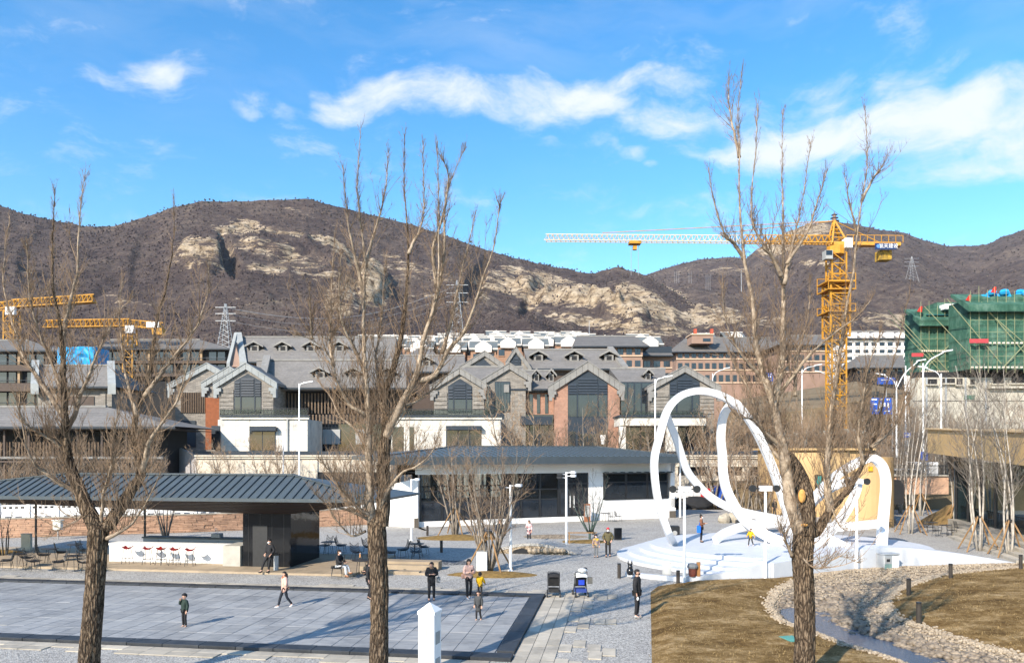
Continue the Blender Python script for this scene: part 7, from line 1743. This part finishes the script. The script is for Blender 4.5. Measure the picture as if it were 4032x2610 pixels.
lamp_post(1620, 2127, 1885, 'white post left of the oval mulch bed before the cafe', (), 1); lamp_post(2010, 2246, 1908, 'white post rising out of the many-stemmed bush', (), 2); lamp_post(2230, 2164, 1858, 'white post with camera cluster in front of the cafe door', (), 4)
# small plaza things
boxy('white_cabinet', 1898, 2252, .52, .4, 1.02, m_steelw, 'white utility cabinet beside the many-stemmed bush', 'cabinet', extra=lambda rt: MB().box(-.27, .27, -.21, .21, 1.022, 1.06).build('lid', m_grey, rt, local=True))
boxy('beige_screen', 105, 2172, .56, .2, 1.08, M('beige_panel', (.50, .47, .38)), 'beige utility panel standing behind the left tables', 'panel', extra=lambda rt: MB().box(-.3, .3, -.12, .12, 1.081, 1.1).build('cap', m_grey, rt, local=True))
def ebox():
    q, dr = wall_at(17.6); b = P(242, 2120, 50.8); rt = thing('electric_box', (b.x, 50.4, 0), 'pale electric box with warning triangle on the tan wall', 'electric box')
    MB().tube([(0, 0, 0), (0, 0, .7)], .04, 6).build('stand', m_grey, rt, local=True); MB().box(-.26, .26, -.16, .16, .66, 1.28).build('body', M('box_beige', (.68, .66, .58)), rt, local=True); MB().prism([(-.32, -.22, 1.28), (.32, -.22, 1.28), (.32, .2, 1.28), (-.32, .2, 1.28)], (0, 0, 0), (0, 0, .06)).build('lid', M('box_beige', (.68, .66, .58)), rt, local=True)
    MB().prism([(-.10, -.165, .92), (.10, -.165, .92), (0, -.165, 1.09)], (0, -.008, 0), (0, 0, 0)).build('warning_triangle', m_black, rt, local=True, fix=True); MB().prism([(-.045, -.175, .945), (.045, -.175, .945), (0, -.175, 1.03)], (0, -.006, 0), (0, 0, 0)).build('triangle_mark', M('box_beige', (.68, .66, .58)), rt, local=True, fix=True); MB().box(-.09, .09, -.168, -.161, .86, .89).build('lettering', m_black, rt, local=True)
ebox()
boxy('black_display', 2433, 2125, .52, .14, .82, m_black, 'black upright display board beside the red-hatted adult', 'display board', .15, extra=lambda rt: MB().box(-.22, .22, -.085, -.072, .1, .76).build('screen', m_blackgloss, rt, local=True))
def spk(rt): MB().tube([(0, -.37, .26), (0, -.345, .26)], .17, 16).build('cone', m_grey, rt, local=True)
boxy('stage_speaker', 2653, 2110, .72, .66, .74, m_black, 'black loudspeaker cube behind the left ribbon foot', 'speaker', extra=spk); boxy('stage_speaker', 2918, 2080, .72, .66, .66, m_black, 'black loudspeaker cube behind the low ribbon arch', 'speaker', extra=spk); boxy('stage_speaker', 3352, 2056, .6, .6, 1.6, m_black, 'tall black loudspeaker behind the right ribbon loop', 'speaker', extra=spk)
bz = .205
boxy('acrylic_panel', 2626, 2262, .42, .05, .60, M('acrylic_grey', (.50, .50, .48), None, 2, .25), 'grey translucent display panel on the white ledge', 'panel', z=bz, extra=lambda rt: MB().box(-.23, .23, -.05, .05, 0, .03).build('foot', m_grey, rt, local=True))
rt = thing('wicker_drum', G(2727, 2268, .24), 'dark red brown round stool with grey cover on the ledge', 'stool'); MB().lathe([(.15, 0), (.19, .12), (.20, .36), (.16, .46)], 14).build('body', M('oxblood', (.17, .045, .03), (.10, .03, .02), 14, .6), rt, local=True); MB().lathe([(.23, .38), (.26, .46), (.20, .58), (.06, .62)], 14).build('cover', M('grey_cloth', (.20, .21, .22)), rt, local=True)
boxy('timber_post', 2750, 2268, .16, .14, .66, M('orange_timber', (.40, .20, .08), (.3, .14, .05), 6, .7, stretch=(4, 4, .4)), 'short orange timber block beside the round stool', 'block', z=.24, extra=lambda rt: MB().box(-.09, .09, -.08, .08, .661, .68).build('cap', m_lime, rt, local=True))
def rabbit():
    rt = thing('rabbit_figure', G(2481, 2262, .2), 'small black rabbit figure with pointed ears on the white ledge', 'figure'); m = M('gloss_black', (.010, .010, .012), None, 3, .25, spec=.6); s = 1.0
    mb = MB(); mb.ball((0, 0, .17), .17, .18, .20, 12, 8); mb.ball((0, -.03, .38), .12, .13, .13, 12, 8); mb.ball((-.09, -.14, .05), .06, .12, .05, 8, 6); mb.ball((.09, -.14, .05), .06, .12, .05, 8, 6); mb.build('body', m, rt, local=True, smooth=True)
    for sx in (-1, 1): MB().tube([(sx * .05, 0, .46), (sx * .08, .01, .56), (sx * .09, .03, .68)], [.045, .05, .008], 8).build('ear', m, rt, local=True, smooth=True)
    MB().ball((0, .18, .1), .06, .06, .06, 8, 6).build('tail', m, rt, local=True, smooth=True)
rabbit()
def bin_(rt):
    MB().box(-.47, .47, -.30, .30, .742, .80).build('lid', m_galv, rt, local=True); MB().box(-.40, -.06, -.292, -.272, .30, .62).build('slot_frame', m_grey, rt, local=True); MB().box(-.33, -.13, -.30, -.285, .40, .54).build('slot', m_dark, rt, local=True); MB().box(-.43, -.01, -.285, -.272, .02, .28).build('door', M('bin_green', (.20, .30, .27)), rt, local=True); MB().box(.03, .43, -.285, -.272, .04, .68).build('door', m_steelw, rt, local=True)
boxy('litter_bin', 3496, 2238, .92, .54, .74, m_galv, 'grey two-part litter bin against the white curved wall', 'litter bin', .25, extra=bin_)
lid = thing('manhole_cover', G(3116, 2517, .13), 'teal manhole cover lying in the dry lawn', 'manhole cover', rz=.3); MB().box(-.24, .24, -.3, .3, .0, .05).build('plate', M('teal_plate', (.10, .32, .27), None, 4, .6), lid, local=True); MB().box(-.28, .28, -.34, .34, -.02, .03).build('rim', M('rim_dark', (.06, .12, .1)), lid, local=True)
for k, (px, py, r) in enumerate(((2852, 2058, .55), (2885, 2055, .6), (2908, 2056, .42), (3455, 2060, .5), (3400, 2075, .55))):
    g_ = G(px, py); mb = MB(); mb.ball((0, 0, .3), r, r * .8, .5, 9, 7); mb.v = [(x * (1 + .25 * noise.noise(Vector((x * 2, y * 2, z * 2 + k)))) + g_.x, y + g_.y, max(-.05, z * (1 + .3 * noise.noise(Vector((x * 3, y, k)))))) for x, y, z in mb.v]
    mb.solo('boulder', M('boulder_stone', (.42, .37, .29), (.26, .23, .18), 3, .9, .7, 6), g_, 'weathered landscape boulder %s' % ('left of the group of three behind the stage', 'largest of three behind the stage', 'right of the group of three behind the stage', 'right of the ribbon loop', 'below the ribbon loop arm')[k], 'boulder', 'landscape boulders', smooth=False)
boxy('red_bin', 2776, 1996, 1.1, .9, 1.9, M('bin_red', (.55, .02, .02)), 'tall red bin behind the ribbon at the wall', 'bin', extra=lambda rt: MB().box(-.58, .58, -.48, .48, 1.91, 2.0).build('lid', M('bin_red', (.5, .02, .02)), rt, local=True)); boxy('blue_bin', 2836, 1996, 1.2, .9, 2.2, M('bin_blue', (.02, .08, .4)), 'blue wheeled bin beside the red bin', 'bin', extra=lambda rt: MB().box(-.64, .64, -.48, .48, 2.21, 2.3).build('lid', M('bin_blue', (.02, .08, .4)), rt, local=True))
gd = thing('rubble_heap', G(2735, 1998), 'dark covered heap beside the red bin', 'heap'); mb = MB(); mb.ball((0, 0, .3), 2.0, 1.2, .9, 12, 8); mb.v = [(x, y, max(-.05, z + .3 * noise.noise(Vector((x * 1.4, y, z))))) for x, y, z in mb.v]; mb.build('cover', m_dark, gd, local=True)
boxy('menu_board', 2312, 2054, .55, .06, 1.55, M('board_wood', (.24, .10, .05)), 'brown wooden menu board against the cafe wall', 'sign', extra=lambda rt: MB().box(-.2, .2, -.045, -.032, .45, 1.4).build('panel', m_grey, rt, local=True))
rt = thing('guard_frame', G(2290, 2140), 'low timber guard frame beside the green-trunked tree', 'frame'); MB().bar((-.9, 0, .72), (1.0, 0, .72), .07).build('rail', m_wood, rt, local=True); [MB().bar((x, 0, 0), (x, 0, .72), .06).build('post', m_wood, rt, local=True) for x in (-.8, .85)]
rt = thing('steel_stool', G(1087, 2243, DZ), 'round brushed steel stool beside the black core', 'stool'); MB().lathe([(.12, 0), (.12, .74)], 16).build('body', m_galv, rt, local=True); MB().lathe([(.19, .742), (.19, .79), (.15, .80)], 16).build('seat', m_black, rt, local=True)
rt = thing('drink_bottle', G(1418, 2262, .0) + Vector((0, 0, DZ + .73)), 'small orange drink bottle on the black table', 'bottle'); MB().lathe([(.035, 0), (.036, .15), (.015, .19), (.014, .21)], 10).build('body', M('orange_drink', (.6, .3, .12)), rt, local=True); MB().lathe([(.017, .21), (.017, .235)], 10).build('cap', m_steelw, rt, local=True)
# foreground white pillar with pyramid cap
Yp = 17.0; pb = P(1692, 2610, Yp); rt = thing('white_pillar', (pb.x, Yp, 0), 'white square pillar with pyramid cap at the bottom edge', 'pillar', rz=-.32)
zt = PZ(2392, Yp); me = bevbox('shaft', .40, .40, zt - .12, .012, m_steelw); piece('shaft', me, rt, (0, 0, (zt - .12) / 2)); MB().lathe([(.30, zt - .12), (.30, zt - .06), (.31, zt - .055), (.0, zt + .13)], 4).build('cap', m_steelw, rt, local=True).rotation_euler = (0, 0, R(45))
for z in (1.0, 1.6): MB().box(.2, .206, -.12, .12, z, z + .28).build('vent', m_grey, rt, local=True)
MB().box(-.02, .02, -.206, -.2, .3, zt - .25).build('door_seam', m_grey, rt, local=True)
def stroller(px, py, label, white=False):
    rt = thing('baby_stroller', G(px, py), label, 'stroller', 'strollers', .1 if white else -.05); w = .24
    for s in (-1, 1):
        MB().tube([(s * w, .30, .16), (s * w, .05, .55), (s * w, -.22, 1.02)], .016, 6).build('frame_tube', m_black, rt, local=True); MB().tube([(s * w, -.30, .14), (s * w, .05, .55)], .016, 6).build('leg', m_black, rt, local=True)
        for y in (-.30, .32):
            W = MB().tube([(s * (w + .02) - .03, y, .11), (s * (w + .02) + .03, y, .11)], .11, 14).build('wheel', m_black, rt, local=True); MB().tube([(s * (w + .02) - .034, y, .11), (s * (w + .02) + .034, y, .11)], .04, 10).build('hub', m_grey, W, local=True)
    MB().tube([(-w, -.22, 1.02), (-w * .9, -.26, 1.06), (w * .9, -.26, 1.06), (w, -.22, 1.02)], .018, 6).build('handle', m_black, rt, local=True)
    fab = M('stroller_black', (.015, .015, .017), (.025, .025, .027), 8, .8)
    MB().prism([(0, -.16, .92), (0, .02, .50), (0, .26, .46), (0, .26, .40), (0, -.02, .43), (0, -.22, .88)], (-w * .92, 0, 0), (w * .92, 0, 0)).build('seat', fab, rt, local=True, fix=True)
    mb = MB(); n = 8
    for i in range(n + 1):
        a = R(20 + 130 * i / n)
        for x in (-w * .95, -w * .5, 0, w * .5, w * .95): mb.v.append((x, .0 + .28 * math.cos(a) - .05, .70 + .30 * math.sin(a) * (1 - .12 * (x / w) ** 2)))
    for i in range(n):
        for j in range(4): a = i * 5 + j; mb.f.append((a, a + 5, a + 6, a + 1))
    mb.build('canopy', fab if not white else M('stroller_white', (.72, .72, .70)), rt, local=True)
    MB().box(-w * .9, w * .9, -.22, .24, .20, .34).build('basket', fab if not white else M('stroller_blue', (.03, .06, .25)), rt, local=True)
    if white:
        MB().ball((.06, -.18, 1.10), .20, .14, .10, 8, 6).build('draped_coat', MATS['stroller_white'], rt, local=True); MB().ball((.18, -.1, 1.14), .10, .1, .08, 8, 6).build('black_hat', fab, rt, local=True); MB().box(w + .04, w + .22, -.25, -.1, .55, .82).build('side_bag', M('bag_grey', (.16, .15, .13)), rt, local=True); MB().box(-.12, .12, -.26, -.2, .52, .72).build('blue_bag', M('bag_blue', (.02, .06, .5)), rt, local=True)
stroller(2180, 2347, 'empty black stroller at the corner of the pool'); stroller(2285, 2347, 'stroller draped with a white coat and blue bag', True)

# ------------------------------------------------------------------ people
m_skin = M('skin', (.55, .34, .25), (.50, .30, .22), 6, .55)
m_eye = M('eye_dark', (.02, .015, .012)); m_hair = M('black_hair', (.012, .010, .010), (.022, .018, .016), 20, .5)
TMP = bpy.data.scenes.new('workbench')
def skinned(name, nodes, edges, mat, parent, root=0, sub=1):
    keys = list(nodes); me = bpy.data.meshes.new(name); me.from_pydata([nodes[k][0] for k in keys], [(keys.index(a), keys.index(b)) for a, b in edges], [])
    o = bpy.data.objects.new(name, me); TMP.collection.objects.link(o); md = o.modifiers.new('s', 'SKIN'); md.use_smooth_shade = True; sv = me.skin_vertices[0].data
    for i, k in enumerate(keys):
        r = nodes[k][1]; sv[i].radius = r if hasattr(r, '__len__') else (r, r); sv[i].use_root = (i == root)
    sb = o.modifiers.new('b', 'SUBSURF'); sb.levels = sub; sb.render_levels = sub
    TMP.view_layers[0].update(); dg = TMP.view_layers[0].depsgraph; m2 = bpy.data.meshes.new_from_object(o.evaluated_get(dg)); bpy.data.objects.remove(o); m2.name = name; m2.materials.clear(); m2.materials.append(mat)
    return m2
def add_mesh(me, mb):
    bm = bmesh.new(); bm.from_mesh(me); t2 = mb.mesh('tmp', None); bm.from_mesh(t2); bm.to_mesh(me); bm.free(); bpy.data.meshes.remove(t2)
    me.polygons.foreach_set('use_smooth', [True] * len(me.polygons))
def hand(mb, el, wr, side, s, curl=.5):
    d = (wr - el).normalized(); u = Vector((0, 0, 1)) if abs(d.z) < .85 else Vector((0, -1, 0)); b = d.cross(u).normalized(); n = b.cross(d)
    pc = wr + d * .045 * s; mb.obox(pc, (d, b, n), (.045 * s, .038 * s, .014 * s)); e = wr + d * .088 * s
    for k, L in enumerate((.068, .078, .072, .055)):
        p = e + b * ((k - 1.5) * .019 * s); q = p + d * L * .5 * s - n * .008 * s * curl; r = q + (d * (1 - curl) - n * curl).normalized() * L * .5 * s; mb.tube([p - d * .012 * s, p, q, r], [.0085 * s, .009 * s, .0085 * s, .007 * s], 5)
    p = wr + d * .03 * s + b * (.034 * s * side); mb.tube([p, p + b * (.028 * s * side) + d * .02 * s, p + b * (.036 * s * side) + d * .055 * s], [.011 * s, .0105 * s, .008 * s], 5)
ARM = {'down': ((.235, .03, 1.13), (.235, -.05, .89)), 'phone': ((.235, -.01, 1.13), (.09, -.26, 1.20)), 'face': ((.25, -.10, 1.20), (.07, -.17, 1.46)), 'fwd': ((.24, -.12, 1.16), (.25, -.30, 1.0)), 'back': ((.25, .14, 1.15), (.30, .26, .95)), 'pocket': ((.29, .05, 1.16), (.20, -.10, .98)), 'table': ((.24, -.12, 1.14), (.12, -.34, 1.12)), 'out': ((.36, -.05, 1.22), (.52, -.12, 1.10)), 'wide': ((.30, .02, 1.18), (.42, -.06, .98))}
def person(px, py, h, face, arms, legs, coat, pants, label, hair='short', hat=None, hem=.78, mask=False, z=0.0, loc=None, kid=False, shoe=None, extra=None, puff=.03, nod=0.0, collar=None):
    loc = loc if loc is not None else G(px, py, z); s = h / 1.72
    rt = thing('person', loc, label, 'person', None, face); hs = 1.28 if kid else 1.0
    V = lambda x, y, z_: Vector((x * s, y * s, z_ * s)); dz = 0.0; ly = 0
    LG = {'stand': [((.09, 0, .90), (.10, -.015, .49), (.105, .02, .09), (.115, -.13, .035))] * 2, 'walk': [((.09, 0, .90), (.10, -.16, .51), (.10, -.26, .09), (.10, -.41, .06)), ((.09, 0, .90), (.10, .08, .50), (.10, .33, .14), (.10, .21, .04))], 'step': [((.09, 0, .90), (.10, -.06, .49), (.10, -.06, .09), (.11, -.2, .035)), ((.09, 0, .90), (.10, .0, .49), (.11, .12, .10), (.12, -.02, .035))]}
    if legs == 'sit': dz = -.42; LG['sit'] = [((.09, 0, .48), (.10, -.42, .50), (.11, -.46, .09), (.115, -.60, .035)), ((.09, 0, .48), (.12, -.40, .53), (.05, -.55, .20), (.05, -.70, .20))]
    if legs == 'perch': dz = -.10; LG['perch'] = [((.09, 0, .80), (.11, -.26, .50), (.13, -.40, .09), (.14, -.54, .035)), ((.09, 0, .80), (.10, -.12, .44), (.11, -.16, .09), (.12, -.3, .035))]
    lg = LG[legs]; zz = lambda v: v + dz
    hd = (0, -.015 - nod * .5, zz(1.585 + .015 * (hs - 1) / .3) - nod * .2)
    N = {'pelvis': (V(0, 0, zz(.95)), (.135 * s, .10 * s)), 'waist': (V(0, 0, zz(1.09)), (.125 * s, .09 * s)), 'chest': (V(0, 0, zz(1.30)), (.15 * s, .10 * s)), 'neckb': (V(0, .0, zz(1.44)), .062 * s), 'neck': (V(0, -.005 - nod * .2, zz(1.49)), .050 * s), 'head': (V(*hd), (.078 * s * hs, .092 * s * hs)), 'crown': (V(hd[0], hd[1] + .01, hd[2] + .075 * hs), (.062 * s * hs, .072 * s * hs))}
    E = [('pelvis', 'waist'), ('waist', 'chest'), ('chest', 'neckb'), ('neckb', 'neck'), ('neck', 'head'), ('head', 'crown')]
    for i, sd in enumerate((-1, 1)):
        a = ARM[arms[i]]; n = 'LR'[i]
        N['sh' + n] = (V(sd * .165, 0, zz(1.39)), .055 * s); N['el' + n] = (V(sd * a[0][0], a[0][1], zz(a[0][2])), .042 * s); N['wr' + n] = (V(sd * a[1][0], a[1][1], zz(a[1][2])), .030 * s); E += [('chest', 'sh' + n), ('sh' + n, 'el' + n), ('el' + n, 'wr' + n)]
        q = lg[i]
        for nm, p, r in zip(('hip', 'knee', 'ank', 'toe'), q, (.083, .056, .042, .036)): N[nm + n] = (V(sd * p[0], p[1], p[2]), r * s)
        E += [('pelvis', 'hip' + n), ('hip' + n, 'knee' + n), ('knee' + n, 'ank' + n), ('ank' + n, 'toe' + n)]
    me = skinned('body', N, E, m_skin, rt); ex = MB(); H = N['head'][0]
    ex.ball(H + V(0, -.092 * hs, .005), .013 * s * hs, .018 * s * hs, .022 * s * hs, 6, 5)
    for sd in (-1, 1): ex.ball(H + V(sd * .083 * hs, .01, .005), .012 * s * hs, .022 * s * hs, .032 * s * hs, 6, 5)
    for i, sd in enumerate((-1, 1)): hand(ex, N['el' + 'LR'[i]][0], N['wr' + 'LR'[i]][0], -sd, s * (1.1 if kid else 1.0), .55)
    add_mesh(me, ex); piece('body', me, rt, (0, 0, 0))
    for sd in (-1, 1): MB().ball(H + V(sd * .033 * hs, -.083 * hs, .028), .010 * s * hs, .007 * s * hs, .007 * s * hs, 6, 4).build('eye', m_eye, rt, local=True)
    MB().ball(H + V(0, -.086 * hs, -.045), .022 * s * hs, .007 * s * hs, .006 * s * hs, 6, 4).build('mouth', M('lips', (.35, .12, .10)), rt, local=True)
    # jacket
    C = {'hem': (V(0, .0, zz(hem) if legs != 'sit' else zz(.93)), (.165 * s + puff * s * .6, .125 * s + puff * s * .5)), 'pelvis': (N['pelvis'][0], (.15 * s + puff * s, .115 * s + puff * s)), 'waist': (N['waist'][0], (.14 * s + puff * s, .105 * s + puff * s)), 'chest': (N['chest'][0], (.155 * s + puff * s, .105 * s + puff * s)), 'neckb': (N['neckb'][0] + V(0, 0, .02), (.075 * s, .075 * s))}
    CE = [('hem', 'pelvis'), ('pelvis', 'waist'), ('waist', 'chest'), ('chest', 'neckb')]
    for n in 'LR':
        w = N['el' + n][0].lerp(N['wr' + n][0], .93); C['sh' + n] = (N['sh' + n][0], (.060 + puff * .8) * s); C['el' + n] = (N['el' + n][0], (.048 + puff * .8) * s); C['wr' + n] = (w, (.038 + puff * .6) * s); CE += [('chest', 'sh' + n), ('sh' + n, 'el' + n), ('el' + n, 'wr' + n)]
    piece('jacket', skinned('jacket', C, CE, coat, rt), rt, (0, 0, 0))
    T = {'pelvis': (N['pelvis'][0] - V(0, 0, .02), (.143 * s, .108 * s))}; TE = []
    for n in 'LR': T['hip' + n] = (N['hip' + n][0], .094 * s); T['knee' + n] = (N['knee' + n][0], .068 * s); T['ank' + n] = (N['ank' + n][0] + V(0, 0, .02), .058 * s); TE += [('pelvis', 'hip' + n), ('hip' + n, 'knee' + n), ('knee' + n, 'ank' + n)]
    piece('trousers', skinned('trousers', T, TE, pants, rt), rt, (0, 0, 0))
    for n in 'LR':
        a, t_ = N['ank' + n][0], N['toe' + n][0]; d = (t_ - a); d.z *= .3; MB().tube([a - d * .28 - V(0, 0, .035), a - V(0, 0, .03), a.lerp(t_, .6) - V(0, 0, .02), t_ + d * .12 - V(0, 0, .0)], [.045 * s, .054 * s, .048 * s, .028 * s], 8).build('shoe', shoe or M('shoe_black', (.02, .02, .022)), rt, local=True, smooth=True)
    # hair or hat shell
    def shell(name, mat, grow, low_front, low_back, top=0.0):
        mb = MB(); c = H + V(0, .012, .035 * hs); mb.ball((0, 0, 0), .094 * s * hs * grow, .108 * s * hs * grow, (.102 + top) * s * hs * grow, 12, 10); keep = []
        for f in mb.f:
            q = sum((Vector(mb.v[i]) for i in f), Vector()) / len(f); lim = low_front if q.y < -.02 * s else low_back
            if q.z > lim * s * hs: keep.append(f)
        mb.f = keep; mb.v = [tuple(Vector(v) + c) for v in mb.v]; return mb.build(name, mat, rt, local=True, smooth=True)
    if hat: shell('hat', hat, 1.10, .02, -.03, .015); 
    shell('hair', m_hair, 1.0 if hat else 1.05, .035, -.085 if hair == 'short' else -.09)
    if hair == 'long': MB().tube([H + V(0, .075, .02), H + V(0, .10, -.10), H + V(0, .10, -.24)], [.085 * s, .09 * s, .05 * s], 10).build('long_hair', m_hair, rt, local=True, smooth=True)
    if hair == 'bun': MB().ball(H + V(0, .06, .145), .05 * s, .05 * s, .055 * s, 8, 6).build('hair_bun', m_hair, rt, local=True, smooth=True)
    if mask: MB().ball(H + V(0, -.062 * hs, -.035), .058 * s * hs, .045 * s * hs, .045 * s * hs, 10, 7).build('face_mask', M('mask_white', (.78, .79, .80)) if mask == 1 else M('mask_black', (.02, .02, .02)), rt, local=True, smooth=True)
    if collar: MB().tube([N['neckb'][0] + V(0, -.0, .0) + V(math.cos(a) * .085, math.sin(a) * .085, .0) for a in [k * .785 for k in range(9)]], .048 * s, 8).build('collar', collar, rt, local=True, smooth=True)
    if extra: extra(rt, V, N, zz, s)
    return rt
C_ = lambda n, a, b=None, bump=.5, sc_=9: M(n, a, b, sc_, .8, bump, 9)
black = C_('black_cloth', (.012, .012, .014), (.022, .022, .025)); navy = C_('navy_cloth', (.018, .022, .032)); peach = C_('peach_down', (.66, .42, .34), (.58, .36, .29)); pink = C_('blush_down', (.66, .40, .32)); yellow = C_('yellow_down', (.62, .36, .01)); olive = C_('olive_parka', (.10, .085, .04)); green = C_('dark_green_down', (.022, .040, .033)); grey = C_('charcoal_coat', (.055, .058, .062)); brown = C_('brown_jacket', (.20, .085, .045)); white = C_('white_trousers', (.62, .64, .66)); greyp = C_('grey_trousers', (.16, .165, .17)); stripe = C_('striped_coat', (.70, .66, .64), (.35, .04, .06), .2, 7)
wshoe = M('shoe_white', (.65, .66, .68)); bshoe = M('shoe_brown', (.24, .11, .05))
def phone(rt, V, N, zz, s): MB().box(-.035 * s, .035 * s, -.005, .005, -.07 * s, .07 * s).build('phone', m_black, rt, local=True).location = V(0, -.30, zz(1.25))
def bag(col_, x, y, z0, w=.13, h=.3, d=.1, strap=True):
    def f(rt, V, N, zz, s):
        me = bevbox('bag', 2 * w * s, 2 * d * s, h * s, .02, col_); piece('bag', me, rt, V(x, y, z0 + h / 2))
        if strap: MB().tube([V(x, y, z0 + h), V(x * .9, y * .5, zz(1.3)), V(x * .55, 0, zz(1.46))], .014 * s, 5).build('bag_strap', col_, rt, local=True)
    return f
person(726, 2470, 1.13, -.55, ('face', 'down'), 'stand', green, black, 'child in dark green puffer coat and black beanie on the pool floor', hat=black, kid=True, hem=.80, puff=.045)
person(1120, 2392, 1.40, -.95, ('back', 'out'), 'walk', pink, navy, 'walking girl in long pale pink coat and dark trousers', hem=.68, puff=.05, hair='long', shoe=wshoe, collar=C_('orange_scarf', (.45, .13, .06)))
person(1456, 2362, 1.62, 1.4, ('down', 'fwd'), 'step', black, black, 'figure in black half hidden behind the middle trunk', hem=.62)
person(1699, 2366, 1.60, .25, ('phone', 'phone'), 'stand', black, black, 'adult in long black puffer coat with bag, looking down', hem=.62, puff=.05, nod=.10, hair='short', extra=lambda *a: (bag(M('bag_mixed', (.5, .5, .5), (.03, .03, .03), 18), .30, .0, .78, .08, .26, .06)(*a), phone(*a)), collar=C_('tan_fur', (.28, .17, .10)))
person(1846, 2358, 1.62, .5, ('phone', 'phone'), 'step', peach, black, 'adult in peach puffer jacket and black cap using a phone', hem=.86, puff=.05, hat=black, hair='long', shoe=wshoe, extra=lambda *a: (phone(*a), bag(C_('peach_bag', (.55, .33, .25)), -.24, .06, .90, .08, .2, .05)(*a)))
person(1890, 2356, 1.05, 2.9, ('fwd', 'fwd'), 'stand', yellow, black, 'small child in yellow hooded vest seen from behind', kid=True, hat=black, hem=.74, puff=.06)
person(1884, 2444, 1.05, -.45, ('down', 'down'), 'step', grey, black, 'small child in long charcoal coat on the pool floor', kid=True, hem=.50, puff=.045)
person(2508, 2432, 1.76, 1.15, ('down', 'down'), 'stand', black, black, 'standing man in black hooded jacket beside the lawn corner', hem=.80, puff=.045, mask=2, shoe=M('shoe_mixed', (.05, .05, .05), (.5, .5, .5), 8), extra=lambda rt, V, N, zz, s: MB().ball(N['wrL'][0] + V(.0, -.04, -.16), .05 * s, .04 * s, .07 * s, 8, 6).build('white_cup', m_steelw, rt, local=True))
col3 = C_('blue_yellow_coat', (.60, .38, .02), (.03, .06, .30), .2, 6)
person(2347, 2194, 1.28, .1, ('down', 'down'), 'stand', col3, greyp, 'child in orange, blue and yellow jacket with face mask', hem=.76, puff=.045, hair='long', mask=1, kid=True)
person(2394, 2192, 1.66, -.15, ('pocket', 'pocket'), 'step', olive, black, 'adult in olive parka with red hat and face mask', hem=.68, puff=.05, hat=C_('red_knit', (.55, .03, .05)), mask=1, collar=black)
person(2083, 2134, 1.46, -.5, ('phone', 'down'), 'stand', stripe, navy, 'girl in red and white striped coat near the stone bridge', hem=.58, puff=.05, hair='long')
person(1968, 2146, 1.65, .2, ('down', 'down'), 'stand', navy, black, 'person in dark navy clothes behind the many-stemmed bush', hem=.75)
person(2761, 2134, 1.62, 1.25, ('phone', 'phone'), 'stand', brown, black, 'woman in brown jacket with big blue bag on the stage', hem=.86, hair='bun', mask=1, z=SH, extra=lambda *a: (bag(C_('blue_tote', (.01, .13, .62), None, .3), -.20, .12, .62, .21, .44, .12)(*a), phone(*a)))
person(2956, 2150, 1.0, -.8, ('fwd', 'wide'), 'walk', yellow, black, 'small child running in yellow jacket on the stage', kid=True, z=SH, hem=.72, puff=.05, shoe=wshoe, collar=black)
person(1062, 2250, 1.70, -.55, ('pocket', 'pocket'), 'perch', black, black, 'masked person in black leaning on a stool at the black core', mask=1, z=DZ, hem=.74)
person(1335, 2268, 1.66, 1.25, ('table', 'table'), 'sit', black, white, 'seated person in black jacket, white trousers and brown boots', z=DZ, mask=1, shoe=bshoe, hair='short')
person(1478, 2262, 1.62, -1.2, ('table', 'table'), 'sit', black, black, 'seated person in black half hidden by the middle trunk', z=DZ, mask=1)
person(3050, 2034, 1.66, .3, ('down', 'down'), 'stand', black, black, 'figure in black standing behind the ribbon left of the right tree', hem=.6, hair='long')
bpy.data.scenes.remove(TMP)
# ------------------------------------------------------------------ thin winter haze over the whole valley
hz = MB().box(-2600, 2600, -200, 2150, -2.2, 480).build('haze', None); hz['kind'] = 'stuff'; hz['label'] = 'thin winter haze over the valley and hills'; hz['category'] = 'haze'
hm = bpy.data.materials.new('haze'); hm.use_nodes = True; hn = hm.node_tree; hn.nodes.clear(); ho = hn.nodes.new('ShaderNodeOutputMaterial'); pv = hn.nodes.new('ShaderNodeVolumePrincipled')
pv.inputs['Color'].default_value = (.80, .88, 1.0, 1); pv.inputs['Density'].default_value = .00005; pv.inputs['Anisotropy'].default_value = .0
hn.links.new(pv.outputs[0], ho.inputs['Volume']); hz.data.materials.append(hm)
